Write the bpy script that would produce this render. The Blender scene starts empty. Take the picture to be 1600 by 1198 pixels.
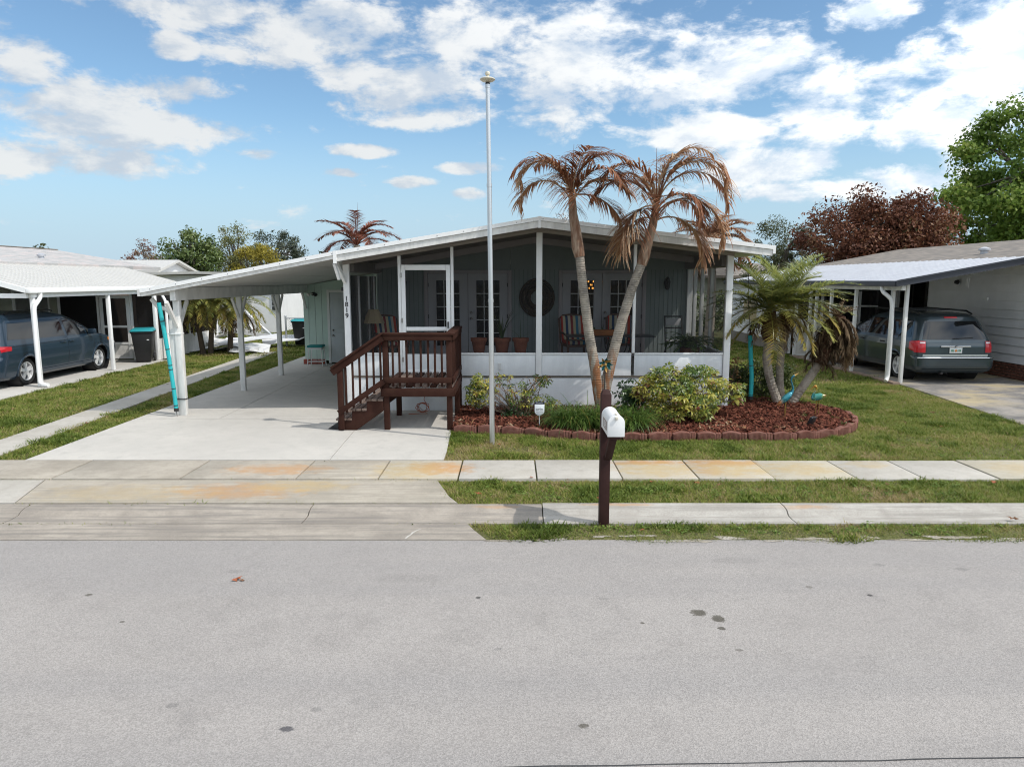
import bpy, math, random
import numpy as np
from mathutils import Vector, Matrix

random.seed(7)
RNG = np.random.default_rng(11)
SC = bpy.context.scene
COL = SC.collection
R = math.radians
PI = math.pi

# ------------------------------------------------------------------ camera
cam_d = bpy.data.cameras.new("camera")
cam = bpy.data.objects.new("camera", cam_d)
COL.objects.link(cam)
cam.location = (0, 0, 2.5)
cam.rotation_euler = (R(90 - 8.327), 0, 0)
cam_d.sensor_fit = 'HORIZONTAL'
cam_d.sensor_width = 36
cam_d.lens = 36 * 1100 / 1600
cam_d.clip_end = 3000
SC.camera = cam
SC.view_settings.view_transform = 'Standard'
SC.view_settings.look = 'None'
SC.view_settings.gamma = 1
SC.view_settings.use_curve_mapping = False
SC.view_settings.exposure = 0.69
SC.render.engine = 'CYCLES'
SC.cycles.max_bounces = 8
SC.cycles.transparent_max_bounces = 24
SC.cycles.use_denoising = True
SC.cycles.filter_width = 1.1

# ------------------------------------------------------------------ sun
TO_SUN = Vector((4.06, -1.8, 5.4)).normalized()
sun_d = bpy.data.lights.new("sun", 'SUN')
sun_d.energy = 2.05
sun_d.angle = R(0.53)
sun_d.color = (1.0, 0.955, 0.89)
sun = bpy.data.objects.new("sun", sun_d)
COL.objects.link(sun)
sun.rotation_euler = (-TO_SUN).to_track_quat('-Z', 'Y').to_euler()

# ------------------------------------------------------------------ sky
W = bpy.data.worlds.new("World")
SC.world = W
W.use_nodes = True
nt = W.node_tree
nt.nodes.clear()


class NB:
    """tiny node-graph helper"""
    def __init__(s, tree):
        s.t = tree

    def n(s, typ, **kw):
        o = s.t.nodes.new(typ)
        for k, v in kw.items():
            setattr(o, k, v)
        return o

    def l(s, a, b):
        s.t.links.new(a, b)

    def m(s, op, a, b=None, c=None, clamp=False):
        o = s.n('ShaderNodeMath', operation=op)
        o.use_clamp = clamp
        for i, v in enumerate((a, b, c)):
            if v is None:
                continue
            if isinstance(v, (int, float)):
                o.inputs[i].default_value = v
            else:
                s.l(v, o.inputs[i])
        return o.outputs[0]

    def mix(s, f, a, b):
        o = s.n('ShaderNodeMix', data_type='RGBA')
        for sock, v in ((o.inputs[0], f), (o.inputs[6], a), (o.inputs[7], b)):
            if isinstance(v, (int, float)):
                sock.default_value = v
            elif isinstance(v, tuple):
                sock.default_value = (*v, 1) if len(v) == 3 else v
            else:
                s.l(v, sock)
        return o.outputs[2]

    def noise(s, vec, scale, detail=4, rough=.55, dist=0):
        o = s.n('ShaderNodeTexNoise')
        o.inputs['Scale'].default_value = scale
        o.inputs['Detail'].default_value = detail
        o.inputs['Roughness'].default_value = rough
        o.inputs['Distortion'].default_value = dist
        if vec is not None:
            s.l(vec, o.inputs['Vector'])
        return o.outputs['Fac']

    def ramp(s, f, stops, interp='LINEAR'):
        o = s.n('ShaderNodeValToRGB')
        cr = o.color_ramp
        cr.interpolation = interp
        while len(cr.elements) > 1:
            cr.elements.remove(cr.elements[-1])
        cr.elements[0].position = stops[0][0]
        cr.elements[0].color = (*stops[0][1], 1)
        for p, c in stops[1:]:
            e = cr.elements.new(p)
            e.color = (*c, 1)
        s.l(f, o.inputs[0])
        return o.outputs[0]

    def smooth(s, v, lo, hi, a=0., b=1.):
        o = s.n('ShaderNodeMapRange', interpolation_type='SMOOTHSTEP')
        s.l(v, o.inputs[0])
        o.inputs[1].default_value = lo
        o.inputs[2].default_value = hi
        o.inputs[3].default_value = a
        o.inputs[4].default_value = b
        return o.outputs[0]

    def xyz(s, v, x=1, y=1, z=1):
        o = s.n('ShaderNodeVectorMath', operation='MULTIPLY')
        s.l(v, o.inputs[0])
        o.inputs[1].default_value = (x, y, z)
        return o.outputs[0]


def build_sky():
    b = NB(nt)
    out = b.n('ShaderNodeOutputWorld')
    bg = b.n('ShaderNodeBackground')
    b.l(bg.outputs[0], out.inputs[0])
    sky = b.n('ShaderNodeTexSky', sky_type='NISHITA')
    sky.sun_disc = False
    sky.sun_elevation = R(50.6)
    sky.sun_rotation = R(113.9)
    sky.air_density = 1.0
    sky.dust_density = 0.3
    sky.ozone_density = 2.2
    tc = b.n('ShaderNodeTexCoord')
    vec = tc.outputs['Generated']
    sp = b.n('ShaderNodeSeparateXYZ')
    b.l(vec, sp.inputs[0])
    az = b.m('MULTIPLY', b.m('ARCTAN2', sp.outputs[0], sp.outputs[1]), 180 / PI)
    el = b.m('MULTIPLY', b.m('ARCSINE', sp.outputs[2]), 180 / PI)
    blobs = CLOUDS
    best = None
    for a0, e0, ra, re in blobs:
        x = b.m('MULTIPLY', b.m('SUBTRACT', az, a0), 1 / (ra * 1.12))
        y = b.m('MULTIPLY', b.m('SUBTRACT', el, e0), 1 / (re * 1.18))
        q = b.m('SUBTRACT', 1.0, b.m('ADD', b.m('MULTIPLY', x, x), b.m('MULTIPLY', y, y)))
        best = q if best is None else b.m('MAXIMUM', best, q)
    best = b.m('MAXIMUM', best, -1.0)
    # unseen sky outside the view: broken cumulus, thickened to raise the fill light
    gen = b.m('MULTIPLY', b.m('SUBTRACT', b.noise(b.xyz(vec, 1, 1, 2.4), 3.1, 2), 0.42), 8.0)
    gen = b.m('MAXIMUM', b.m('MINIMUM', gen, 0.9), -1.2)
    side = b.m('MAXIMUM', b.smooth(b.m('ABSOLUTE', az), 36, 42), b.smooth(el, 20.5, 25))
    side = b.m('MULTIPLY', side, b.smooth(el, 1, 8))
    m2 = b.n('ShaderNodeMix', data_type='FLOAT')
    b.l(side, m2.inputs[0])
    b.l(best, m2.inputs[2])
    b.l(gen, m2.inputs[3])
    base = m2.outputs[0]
    v3 = b.xyz(vec, 1, 1, 2.1)
    n1 = b.noise(v3, 10, 10, .62, .2)
    n2 = b.noise(v3, 30, 6, .6)
    dens = b.m('ADD', b.m('MULTIPLY', base, 0.62), b.m('ADD', b.m('MULTIPLY', b.m('SUBTRACT', n1, .5), 3.9),
                                                        b.m('MULTIPLY', b.m('SUBTRACT', n2, .5), 1.25)))
    cover = b.smooth(dens, -.30, 0.52)
    cover = b.m('MULTIPLY', cover, 0.90)
    # cloud tone: bright tops, soft grey bellies
    v4 = b.n('ShaderNodeVectorMath', operation='ADD')
    b.l(v3, v4.inputs[0])
    v4.inputs[1].default_value = (0.02, 0.0, 0.055)
    n1b = b.noise(v4.outputs[0], 10, 6, .6, .2)
    lit = b.smooth(b.m('SUBTRACT', n1, n1b), -.14, .14)
    tone = b.ramp(lit, [(0, (.35, .395, .45)), (.45, (.435, .46, .485)), (1, (.535, .54, .535))])
    # forward-scatter gain on clouds towards the sun, mostly unseen; added for fill light
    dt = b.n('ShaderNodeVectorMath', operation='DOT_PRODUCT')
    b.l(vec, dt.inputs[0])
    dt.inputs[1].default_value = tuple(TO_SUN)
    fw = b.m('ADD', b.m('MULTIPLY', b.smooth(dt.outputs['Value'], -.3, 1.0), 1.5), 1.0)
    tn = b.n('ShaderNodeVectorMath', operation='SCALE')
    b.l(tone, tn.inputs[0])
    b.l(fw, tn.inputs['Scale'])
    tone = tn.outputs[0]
    skyc = b.n('ShaderNodeVectorMath', operation='SCALE')
    b.l(sky.outputs[0], skyc.inputs[0])
    skyc.inputs['Scale'].default_value = SKY_STRENGTH
    # thin high veil towards the horizon
    tint = b.n('ShaderNodeVectorMath', operation='MULTIPLY')
    b.l(skyc.outputs[0], tint.inputs[0])
    tint.inputs[1].default_value = (.86, .98, .985)
    skyc = tint
    veil = b.m('MULTIPLY', b.smooth(el, 13, 1), .88)
    sk = b.mix(veil, skyc.outputs[0], (.29, .395, .495))
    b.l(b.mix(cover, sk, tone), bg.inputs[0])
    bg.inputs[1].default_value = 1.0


SKY_STRENGTH = 0.095
CLOUDS = [(-33.5, 13.7, 2.1, 2.2), (-30.6, 11.0, 5.9, 2.0), (-25.2, 10.5, 6.0, 1.2), (-33.0, 8.0, 6.8, 1.0), (-24.7, 12.8, 3.0, 0.9), (-23.1, 18.3, 8.7, 1.2), (-15.3, 17.4, 6.1, 2.2), (-12.6, 15.1, 2.9, 1.5), (-7.4, 13.8, 5.9, 2.0), (-7.7, 12.1, 2.2, 0.7), (-20.0, 15.6, 0.9, 0.5), (-24.5, 15.9, 1.4, 0.7), (2.5, 17.8, 7.3, 3.1), (9.3, 15.4, 7.0, 3.1), (17.3, 15.0, 4.4, 2.1), (12.7, 13.6, 5.1, 1.1), (3.0, 13.9, 3.0, 2.4), (14.2, 11.0, 5.5, 1.2), (29.3, 13.0, 5.2, 2.3), (33.1, 15.0, 2.8, 2.8), (23.5, 12.4, 3.7, 2.5), (25.9, 17.6, 2.3, 1.1), (19.4, 8.2, 4.8, 1.1), (27.9, 6.7, 4.2, 1.0), (30.6, 10.4, 4.2, 1.6), (-12.0, 9.7, 2.5, 0.4), (-13.5, 8.1, 1.2, 0.3), (-3.3, 8.7, 2.1, 0.4), (-19.6, 9.2, 2.3, 0.4), (21.7, 6.4, 3.8, 0.7), (-8.0, 7.5, 1.7, 0.4), (-3.3, 6.7, 1.3, 0.4)]
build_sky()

# ------------------------------------------------------------------ materials
MATS = {}


def mat(name, col, rough=.6, metal=0., var=.0, vs=4., bump=0., bs=60., col2=None, spec=.35, detail=5, stretch=(1, 1, 1), coat=0., local=False):
    m = bpy.data.materials.new(name)
    m.use_nodes = True
    t = m.node_tree
    b = NB(t)
    p = t.nodes['Principled BSDF']
    p.inputs['Roughness'].default_value = rough
    p.inputs['Metallic'].default_value = metal
    p.inputs['Specular IOR Level'].default_value = spec
    p.inputs['Base Color'].default_value = (*col, 1)
    if coat:
        p.inputs['Coat Weight'].default_value = coat
        p.inputs['Coat Roughness'].default_value = .04
    if local:
        pos = b.n('ShaderNodeTexCoord').outputs['Object']
    else:
        pos = b.n('ShaderNodeNewGeometry').outputs['Position']
    pos = b.xyz(pos, *stretch)
    if var or col2:
        f = b.noise(pos, vs, detail, .6)
        f = b.smooth(f, .3, .7)
        if col2 is None:
            col2 = tuple(c * (1 - var) for c in col)
        b.l(b.mix(f, col, col2), p.inputs['Base Color'])
    if bump:
        f = b.noise(pos, bs, 4, .6)
        bp = b.n('ShaderNodeBump')
        bp.inputs['Strength'].default_value = bump
        bp.inputs['Distance'].default_value = .01
        b.l(f, bp.inputs['Height'])
        b.l(bp.outputs[0], p.inputs['Normal'])
    MATS[name] = m
    return m


def leaf_mat(name, stops, rough=.5, trans=.35, spec=.3):
    """foliage: every leaf carries its own 'tint' (0..1) that picks its pigment"""
    m = bpy.data.materials.new(name)
    m.use_nodes = True
    t = m.node_tree
    b = NB(t)
    p = t.nodes['Principled BSDF']
    p.inputs['Roughness'].default_value = rough
    p.inputs['Specular IOR Level'].default_value = spec
    a = b.n('ShaderNodeAttribute', attribute_name='tint')
    c = b.ramp(a.outputs['Fac'], stops)
    b.l(c, p.inputs['Base Color'])
    tr = b.n('ShaderNodeBsdfTranslucent')
    b.l(c, tr.inputs[0])
    mx = b.n('ShaderNodeMixShader')
    mx.inputs[0].default_value = trans
    b.l(p.outputs[0], mx.inputs[1])
    b.l(tr.outputs[0], mx.inputs[2])
    b.l(mx.outputs[0], t.nodes['Material Output'].inputs[0])
    MATS[name] = m
    return m


def see_through(name, col, fac, rough=.4, gloss=False):
    """insect screen or glass: part of the light passes straight through"""
    m = bpy.data.materials.new(name)
    m.use_nodes = True
    t = m.node_tree
    b = NB(t)
    p = t.nodes['Principled BSDF']
    p.inputs['Base Color'].default_value = (*col, 1)
    p.inputs['Roughness'].default_value = rough
    tr = b.n('ShaderNodeBsdfTransparent')
    mx = b.n('ShaderNodeMixShader')
    mx.inputs[0].default_value = fac
    if gloss:
        fr = b.n('ShaderNodeFresnel')
        fr.inputs[0].default_value = 1.5
        b.l(b.m('ADD', fr.outputs[0], fac, clamp=True), mx.inputs[0])
    else:
        p.inputs['Specular IOR Level'].default_value = .1
    b.l(tr.outputs[0], mx.inputs[1])
    b.l(p.outputs[0], mx.inputs[2])
    b.l(mx.outputs[0], t.nodes['Material Output'].inputs[0])
    MATS[name] = m
    return m


# ------------------------------------------------------------------ object helpers
ORG = {}


def tag(o, label=None, cat=None, group=None, kind=None):
    if label:
        o['label'] = label
    if cat:
        o['category'] = cat
    if group:
        o['group'] = group
    if kind:
        o['kind'] = kind
    return o


def thing(name, label, cat, loc=(0, 0, 0), group=None, kind=None):
    o = bpy.data.objects.new(name, None)
    COL.objects.link(o)
    o.location = loc
    o.empty_display_size = .2
    ORG[o.name] = Vector(loc)
    return tag(o, label, cat, group, kind)


def rot2(x, y, a):
    return x * math.cos(a) - y * math.sin(a), x * math.sin(a) + y * math.cos(a)


class MB:
    """collects vertices and faces, then links them as one mesh object"""
    def __init__(s):
        s.v = []
        s.f = []
        s.tint = []

    def add(s, vs, fs, tint=None):
        o = len(s.v)
        s.v += [tuple(q) for q in vs]
        s.f += [tuple(i + o for i in q) for q in fs]
        if tint is not None:
            s.tint += [tint] * len(fs)
        return s

    def box(s, x0, x1, y0, y1, z0, z1):
        vs = [(x0, y0, z0), (x1, y0, z0), (x1, y1, z0), (x0, y1, z0), (x0, y0, z1), (x1, y0, z1), (x1, y1, z1), (x0, y1, z1)]
        return s.add(vs, [(0, 3, 2, 1), (4, 5, 6, 7), (0, 1, 5, 4), (1, 2, 6, 5), (2, 3, 7, 6), (3, 0, 4, 7)])

    def obox(s, c, size, rot=(0, 0, 0)):
        from mathutils import Euler
        e = Euler(rot).to_matrix()
        hx, hy, hz = (q / 2 for q in size)
        vs = []
        for z in (-hz, hz):
            for x, y in ((-hx, -hy), (hx, -hy), (hx, hy), (-hx, hy)):
                vs.append(Vector(c) + e @ Vector((x, y, z)))
        return s.add(vs, [(0, 3, 2, 1), (4, 5, 6, 7), (0, 1, 5, 4), (1, 2, 6, 5), (2, 3, 7, 6), (3, 0, 4, 7)])

    def bar(s, a, b, w, h, up=(0, 0, 1)):
        """rectangular bar from a to b, w wide, h along up"""
        a, b = Vector(a), Vector(b)
        d = (b - a).normalized()
        u = Vector(up)
        sd = d.cross(u)
        if sd.length < 1e-4:
            sd = d.cross(Vector((0, 1, 0)))
        sd.normalize()
        u = sd.cross(d).normalized()
        vs = []
        for p in (a, b):
            for i, j in ((-1, -1), (1, -1), (1, 1), (-1, 1)):
                vs.append(p + sd * (i * w / 2) + u * (j * h / 2))
        return s.add(vs, [(0, 1, 2, 3)[::-1], (4, 5, 6, 7), (0, 1, 5, 4), (1, 2, 6, 5), (2, 3, 7, 6), (3, 0, 4, 7)])

    def tube(s, path, rad, n=8, caps=True, tint=None):
        path = [Vector(p) for p in path]
        if not isinstance(rad, (list, tuple)):
            rad = [rad] * len(path)
        up = None
        vs, fs = [], []
        for i, p in enumerate(path):
            d = (path[min(i + 1, len(path) - 1)] - path[max(i - 1, 0)]).normalized()
            if up is None:
                up = Vector((0, 0, 1)) if abs(d.z) < .9 else Vector((0, 1, 0))
            sd = d.cross(up).normalized()
            up = sd.cross(d).normalized()
            for k in range(n):
                t = 2 * PI * k / n
                vs.append(p + (sd * math.cos(t) + up * math.sin(t)) * rad[i])
        for i in range(len(path) - 1):
            for k in range(n):
                a, b2 = i * n + k, i * n + (k + 1) % n
                fs.append((a, b2, b2 + n, a + n))
        if caps:
            fs.append(tuple(range(n))[::-1])
            fs.append(tuple(range((len(path) - 1) * n, len(path) * n)))
        return s.add(vs, fs, tint)

    def lathe(s, prof, c=(0, 0, 0), n=20, axis='z', caps=True):
        vs, fs = [], []
        for r, h in prof:
            for k in range(n):
                t = 2 * PI * k / n
                x, y = r * math.cos(t), r * math.sin(t)
                q = (x, y, h) if axis == 'z' else ((h, x, y) if axis == 'x' else (x, h, y))
                vs.append((c[0] + q[0], c[1] + q[1], c[2] + q[2]))
        for i in range(len(prof) - 1):
            for k in range(n):
                a, b2 = i * n + k, i * n + (k + 1) % n
                fs.append((a, b2, b2 + n, a + n))
        if caps:
            fs.append(tuple(range(n))[::-1])
            fs.append(tuple(range((len(prof) - 1) * n, len(prof) * n)))
        return s.add(vs, fs)

    def prism(s, poly, a, b, plane='xz'):
        """poly extruded from a to b along the remaining axis"""
        n = len(poly)
        def P(u, v, w):
            return {'xz': (u, w, v), 'xy': (u, v, w), 'yz': (w, u, v)}[plane]
        vs = [P(u, v, a) for u, v in poly] + [P(u, v, b) for u, v in poly]
        fs = [tuple(range(n)), tuple(range(n, 2 * n))[::-1]]
        fs += [(i, i + n, (i + 1) % n + n, (i + 1) % n) for i in range(n)]
        return s.add(vs, fs)

    def build(s, name, m, parent=None, smooth=False, label=None, cat=None, group=None, kind=None, bevel=0., angle=40, fixn=True, origin=None):
        if parent is not None:
            org = ORG[parent.name]
        else:
            org = Vector(origin) if origin is not None else Vector((0, 0, 0))
        me = bpy.data.meshes.new(name)
        me.from_pydata([(q[0] - org.x, q[1] - org.y, q[2] - org.z) for q in s.v], [], s.f)
        if s.tint:
            at = me.attributes.new('tint', 'FLOAT', 'FACE')
            at.data.foreach_set('value', np.array(s.tint, dtype=np.float32))
        me.materials.append(MATS[m] if isinstance(m, str) else m)
        me.validate()
        if fixn:
            import bmesh
            bm = bmesh.new()
            bm.from_mesh(me)
            bmesh.ops.recalc_face_normals(bm, faces=bm.faces)
            if bevel:
                bmesh.ops.bevel(bm, geom=[e for e in bm.edges if len(e.link_faces) == 2 and e.calc_face_angle(0) > .6],
                                offset=bevel, segments=2, affect='EDGES', profile=.5)
            bm.to_mesh(me)
            bm.free()
        if smooth or bevel:
            me.polygons.foreach_set('use_smooth', [True] * len(me.polygons))
            me.set_sharp_from_angle(angle=R(angle))
        o = bpy.data.objects.new(name, me)
        COL.objects.link(o)
        if parent is not None:
            o.parent = parent
        else:
            o.location = org
        ORG[o.name] = Vector(org)
        return tag(o, label, cat, group, kind)


def dup_tree(o, parent=None):
    c = o.copy()
    COL.objects.link(c)
    c.parent = parent
    ORG[c.name] = ORG[o.name].copy()
    for ch in list(o.children):
        dup_tree(ch, c)
    return c


def lerp_table(tab, h):
    if h <= tab[0][0]:
        return tab[0][1]
    for (a, x), (b, y) in zip(tab, tab[1:]):
        if h <= b:
            t = (h - a) / (b - a)
            return x + (y - x) * t
    return tab[-1][1]


def fast_mesh(name, verts, faces, m, tint=None, parent=None, smooth=False, **kw):
    """verts (N,3) array, faces (M,k) array"""
    me = bpy.data.meshes.new(name)
    verts = np.asarray(verts, dtype=np.float32)
    faces = np.asarray(faces, dtype=np.int32)
    if parent is not None:
        verts = verts - np.array(ORG[parent.name], dtype=np.float32)
    k = faces.shape[1]
    me.vertices.add(len(verts))
    me.vertices.foreach_set('co', verts.ravel())
    me.loops.add(faces.size)
    me.loops.foreach_set('vertex_index', faces.ravel())
    me.polygons.add(len(faces))
    me.polygons.foreach_set('loop_start', np.arange(0, faces.size, k, dtype=np.int32))
    me.update(calc_edges=True)
    if tint is not None:
        at = me.attributes.new('tint', 'FLOAT', 'FACE')
        at.data.foreach_set('value', np.asarray(tint, dtype=np.float32))
    me.materials.append(MATS[m])
    if smooth:
        me.polygons.foreach_set('use_smooth', [True] * len(me.polygons))
    o = bpy.data.objects.new(name, me)
    COL.objects.link(o)
    if parent is not None:
        o.parent = parent
        ORG[o.name] = ORG[parent.name].copy()
    else:
        ORG[o.name] = Vector((0, 0, 0))
    return tag(o, **kw)


def vnoise(x, y, s, seed=0):
    """smooth value noise in [0,1]"""
    x = np.asarray(x) * s + seed * 17.3
    y = np.asarray(y) * s - seed * 9.1
    xi, yi = np.floor(x), np.floor(y)
    fx, fy = x - xi, y - yi
    fx, fy = fx * fx * (3 - 2 * fx), fy * fy * (3 - 2 * fy)
    def h(a, b):
        return np.mod(np.sin(a * 127.1 + b * 311.7 + seed) * 43758.5453, 1.0)
    return (h(xi, yi) * (1 - fx) + h(xi + 1, yi) * fx) * (1 - fy) + (h(xi, yi + 1) * (1 - fx) + h(xi + 1, yi + 1) * fx) * fy


def inside(px, py, poly):
    c = np.zeros(len(px), bool)
    n = len(poly)
    for i in range(n):
        x0, y0 = poly[i]
        x1, y1 = poly[(i + 1) % n]
        if y0 == y1:
            continue
        t = ((y0 > py) != (y1 > py)) & (px < (x1 - x0) * (py - y0) / (y1 - y0) + x0)
        c ^= t
    return c


def text_mesh(name, body, size, m, parent, loc, rot, extrude=.0006, offset=0.):
    """lettering as a real mesh; loc is in world space"""
    cu = bpy.data.curves.new('lettering', 'FONT')
    cu.body = body
    cu.size = size
    cu.align_x = 'CENTER'
    cu.extrude = extrude
    cu.offset = offset
    tmp = bpy.data.objects.new('lettering', cu)
    COL.objects.link(tmp)
    bpy.context.view_layer.update()
    me = bpy.data.meshes.new_from_object(tmp.evaluated_get(bpy.context.evaluated_depsgraph_get()))
    bpy.data.objects.remove(tmp)
    me.materials.clear()
    me.materials.append(MATS[m])
    me.name = name
    o = bpy.data.objects.new(name, me)
    COL.objects.link(o)
    o.parent = parent
    o.location = Vector(loc) - ORG[parent.name]
    o.rotation_euler = rot
    ORG[o.name] = ORG[parent.name].copy()
    return o
# ------------------------------------------------------------------ ground materials
def ground_mat(name, base, dark, grain=.10, gscale=180, blot=.9, stain=None, stain_at=.58, streak=None, bump=.25, rough=.9, wear=None, spots=(), spot_scale=5., spot_rag=4.2, spot_edge=(-.3, 1.3)):
    m = bpy.data.materials.new(name)
    m.use_nodes = True
    t = m.node_tree
    b = NB(t)
    p = t.nodes['Principled BSDF']
    p.inputs['Roughness'].default_value = rough
    p.inputs['Specular IOR Level'].default_value = .2
    pos = b.n('ShaderNodeNewGeometry').outputs['Position']
    n1 = b.smooth(b.noise(pos, blot, 6, .65), .35, .68)
    c = b.mix(n1, base, dark)
    n2 = b.noise(pos, blot * 6, 5, .7)
    c = b.mix(b.smooth(n2, .45, .75, 0, .5), c, tuple(q * .8 for q in dark))
    if stain:
        n3 = b.noise(b.xyz(pos, 1, 1.5, 1), .75, 5, .62, .4)
        c = b.mix(b.smooth(n3, stain_at - .1, stain_at + .1, 0, .85), c, stain)
    if streak:
        n4 = b.noise(b.xyz(pos, .5, 9, 1), 1.4, 5, .65)
        c = b.mix(b.smooth(n4, .42, .66, 0, .8), c, streak)
    if wear:   # long soft bands worn along the road
        n5 = b.noise(b.xyz(pos, .06, 1, 1), 1.1, 4, .55)
        c = b.mix(b.smooth(n5, .40, .62, 0, .75), c, wear)
        n6 = b.noise(pos, 2.2, 6, .7)
        c = b.mix(b.smooth(n6, .56, .72, 0, .35), c, tuple(q * .82 for q in wear))
    if spots:   # rust, oil and dirt that run over the joints
        sp_ = b.n('ShaderNodeSeparateXYZ')
        b.l(pos, sp_.inputs[0])
        nz = b.m('MULTIPLY', b.m('SUBTRACT', b.noise(b.xyz(pos, 1, 1.6, 1), spot_scale, 9, .68), .5), spot_rag)
    for sx_, sy_, rx_, ry_, col_, amt in spots:
        dx = b.m('MULTIPLY', b.m('SUBTRACT', sp_.outputs[0], sx_), 1 / rx_)
        dy = b.m('MULTIPLY', b.m('SUBTRACT', sp_.outputs[1], sy_), 1 / ry_)
        q = b.m('SUBTRACT', 1.0, b.m('ADD', b.m('MULTIPLY', dx, dx), b.m('MULTIPLY', dy, dy)))
        c = b.mix(b.smooth(b.m('ADD', q, nz), spot_edge[0], spot_edge[1], 0, amt), c, col_)
    v = b.n('ShaderNodeTexVoronoi')
    v.inputs['Scale'].default_value = gscale
    b.l(pos, v.inputs['Vector'])
    sx = b.n('ShaderNodeSeparateColor')
    b.l(v.outputs['Color'], sx.inputs[0])
    g = b.m('ADD', b.m('MULTIPLY', sx.outputs[0], grain * 2), 1 - grain)
    sc = b.n('ShaderNodeVectorMath', operation='SCALE')
    b.l(c, sc.inputs[0])
    b.l(g, sc.inputs['Scale'])
    b.l(sc.outputs[0], p.inputs['Base Color'])
    bp = b.n('ShaderNodeBump')
    bp.inputs['Strength'].default_value = bump
    bp.inputs['Distance'].default_value = .006
    b.l(b.m('ADD', v.outputs['Distance'], b.noise(pos, gscale * .4, 3)), bp.inputs['Height'])
    b.l(bp.outputs[0], p.inputs['Normal'])
    MATS[name] = m
    return m


OIL, FNT = (.085, .077, .062), (.215, .203, .192)
ROAD_SPOTS = [(1.475, 5.25, .075, .07, OIL, .9), (1.60, 5.15, .06, .075, OIL, .9), (1.585, 4.995, .035, .035, OIL, .85), (2.99, 5.56, .032, .026, (.06, .055, .055), .9), (-.28, 5.52, .026, .024, (.06, .058, .055), .9), (-3.54, 5.57, .035, .028, OIL, .8),
              (-1.32, 3.79, .05, .035, (.07, .068, .075), .85), (.42, 3.82, .04, .03, OIL, .8), (2.55, 5.72, .04, .03, OIL, .5), (-2.1, 4.02, .045, .035, FNT, .9), (-1.2, 3.98, .035, .03, FNT, .9), (-2.5, 6.05, .10, .05, FNT, .6), (1.0, 5.08, .022, .018, OIL, .8),
              (1.62, 4.68, .04, .02, OIL, .6), (.75, 5.5, .06, .03, FNT, .7), (3.4, 6.2, .07, .04, FNT, .8), (4.1, 6.1, .08, .04, FNT, .8), (4.35, 5.45, .035, .024, OIL, .6), (-3.0, 5.1, .026, .02, OIL, .7), (-.1, 4.7, .035, .025, FNT, .7), (2.1, 6.3, .3, .1, FNT, .35), (-.9, 5.9, .4, .12, FNT, .3)]
ground_mat('asphalt', (.318, .296, .277), (.292, .272, .255), grain=.19, gscale=130, blot=.45, bump=.35, wear=(.276, .260, .248), spot_scale=34., spot_rag=2.6, spot_edge=(.15, .65), spots=ROAD_SPOTS)
ground_mat('asphalt_edge', (.36, .345, .33), (.27, .26, .25), grain=.3, gscale=95, blot=2.5, bump=.5)
RU, YE = (.44, .225, .075), (.43, .325, .165)
SPOTS = ((-3.15, 9.15, .8, .30, RU, .55), (-.95, 9.2, .5, .35, RU, .85), (-1.4, 9.1, .6, .5, YE, .6), (-3.3, 8.2, .9, .35, RU, .55), (-2.6, 8.4, .7, .3, YE, .6), (-4.6, 8.1, 1.2, .4, YE, .35),
         (1.9, 9.5, .55, .16, RU, .9), (2.9, 9.45, .6, .2, RU, .95), (2.6, 9.1, .25, .3, RU, .5), (1.9, 9.15, .6, .4, YE, .75), (2.95, 9.15, .6, .45, YE, .75), (3.9, 9.2, .6, .4, YE, .65), (4.9, 9.4, .35, .25, YE, .5), (6.8, 9.2, .5, .4, YE, .45),
         (1.2, 7.66, .5, .05, RU, .5), (3.3, 7.6, .4, .06, RU, .45), (-.2, 7.62, .3, .05, RU, .4))
ground_mat('concrete_new', (.495, .470, .428), (.44, .42, .385), grain=.06, blot=.6, bump=.1, spots=((-4.4, 11.2, 1.1, 2.4, (.43, .405, .37), .5), (-4.9, 13.2, .25, .35, (.36, .335, .30), .45), (-3.6, 12.0, .18, .14, (.33, .31, .285), .4), (-5.8, 11.0, .2, 1.5, (.44, .42, .385), .5)))
ground_mat('concrete_pale', (.44, .415, .372), (.37, .345, .30), grain=.08, blot=1.2, spots=SPOTS)
ground_mat('concrete_grey', (.395, .357, .300), (.29, .26, .215), grain=.10, blot=1.0, spots=SPOTS)
ground_mat('concrete_apron', (.425, .382, .318), (.315, .28, .23), grain=.10, blot=.8, streak=(.29, .265, .22), spots=SPOTS)
ground_mat('concrete_rust', (.445, .41, .345), (.40, .355, .28), grain=.08, blot=1.4, spots=SPOTS)
ground_mat('concrete_yellow', (.445, .41, .335), (.40, .36, .28), grain=.08, blot=1.2, spots=SPOTS)
ground_mat('concrete_gutter', (.365, .325, .275), (.27, .24, .205), grain=.12, blot=1.2, streak=(.20, .182, .162), spots=SPOTS[-3:])
ground_mat('concrete_gutter_pale', (.44, .418, .378), (.33, .305, .27), grain=.12, blot=1.2, streak=(.27, .252, .225), spots=SPOTS[-3:])
ground_mat('concrete_stained', (.30, .275, .245), (.135, .13, .128), grain=.10, blot=1.3, stain=(.40, .33, .20), stain_at=.56)
ground_mat('soil', (.125, .118, .050), (.085, .092, .030), grain=.4, gscale=60, blot=1.1, bump=.8, stain=(.14, .115, .055), stain_at=.62)
ground_mat('sand', (.36, .33, .28), (.25, .22, .17), grain=.25, gscale=90, blot=2.0, bump=.5)
ground_mat('mulch_base', (.085, .030, .020), (.05, .02, .014), grain=.4, gscale=50, blot=3, bump=.8)
mat('tar', (.045, .045, .047), .8)
mat('oil', (.075, .066, .050), .75, var=.5, vs=25)
mat('oil_faint', (.25, .238, .228), .85, var=.2, vs=25)
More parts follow.
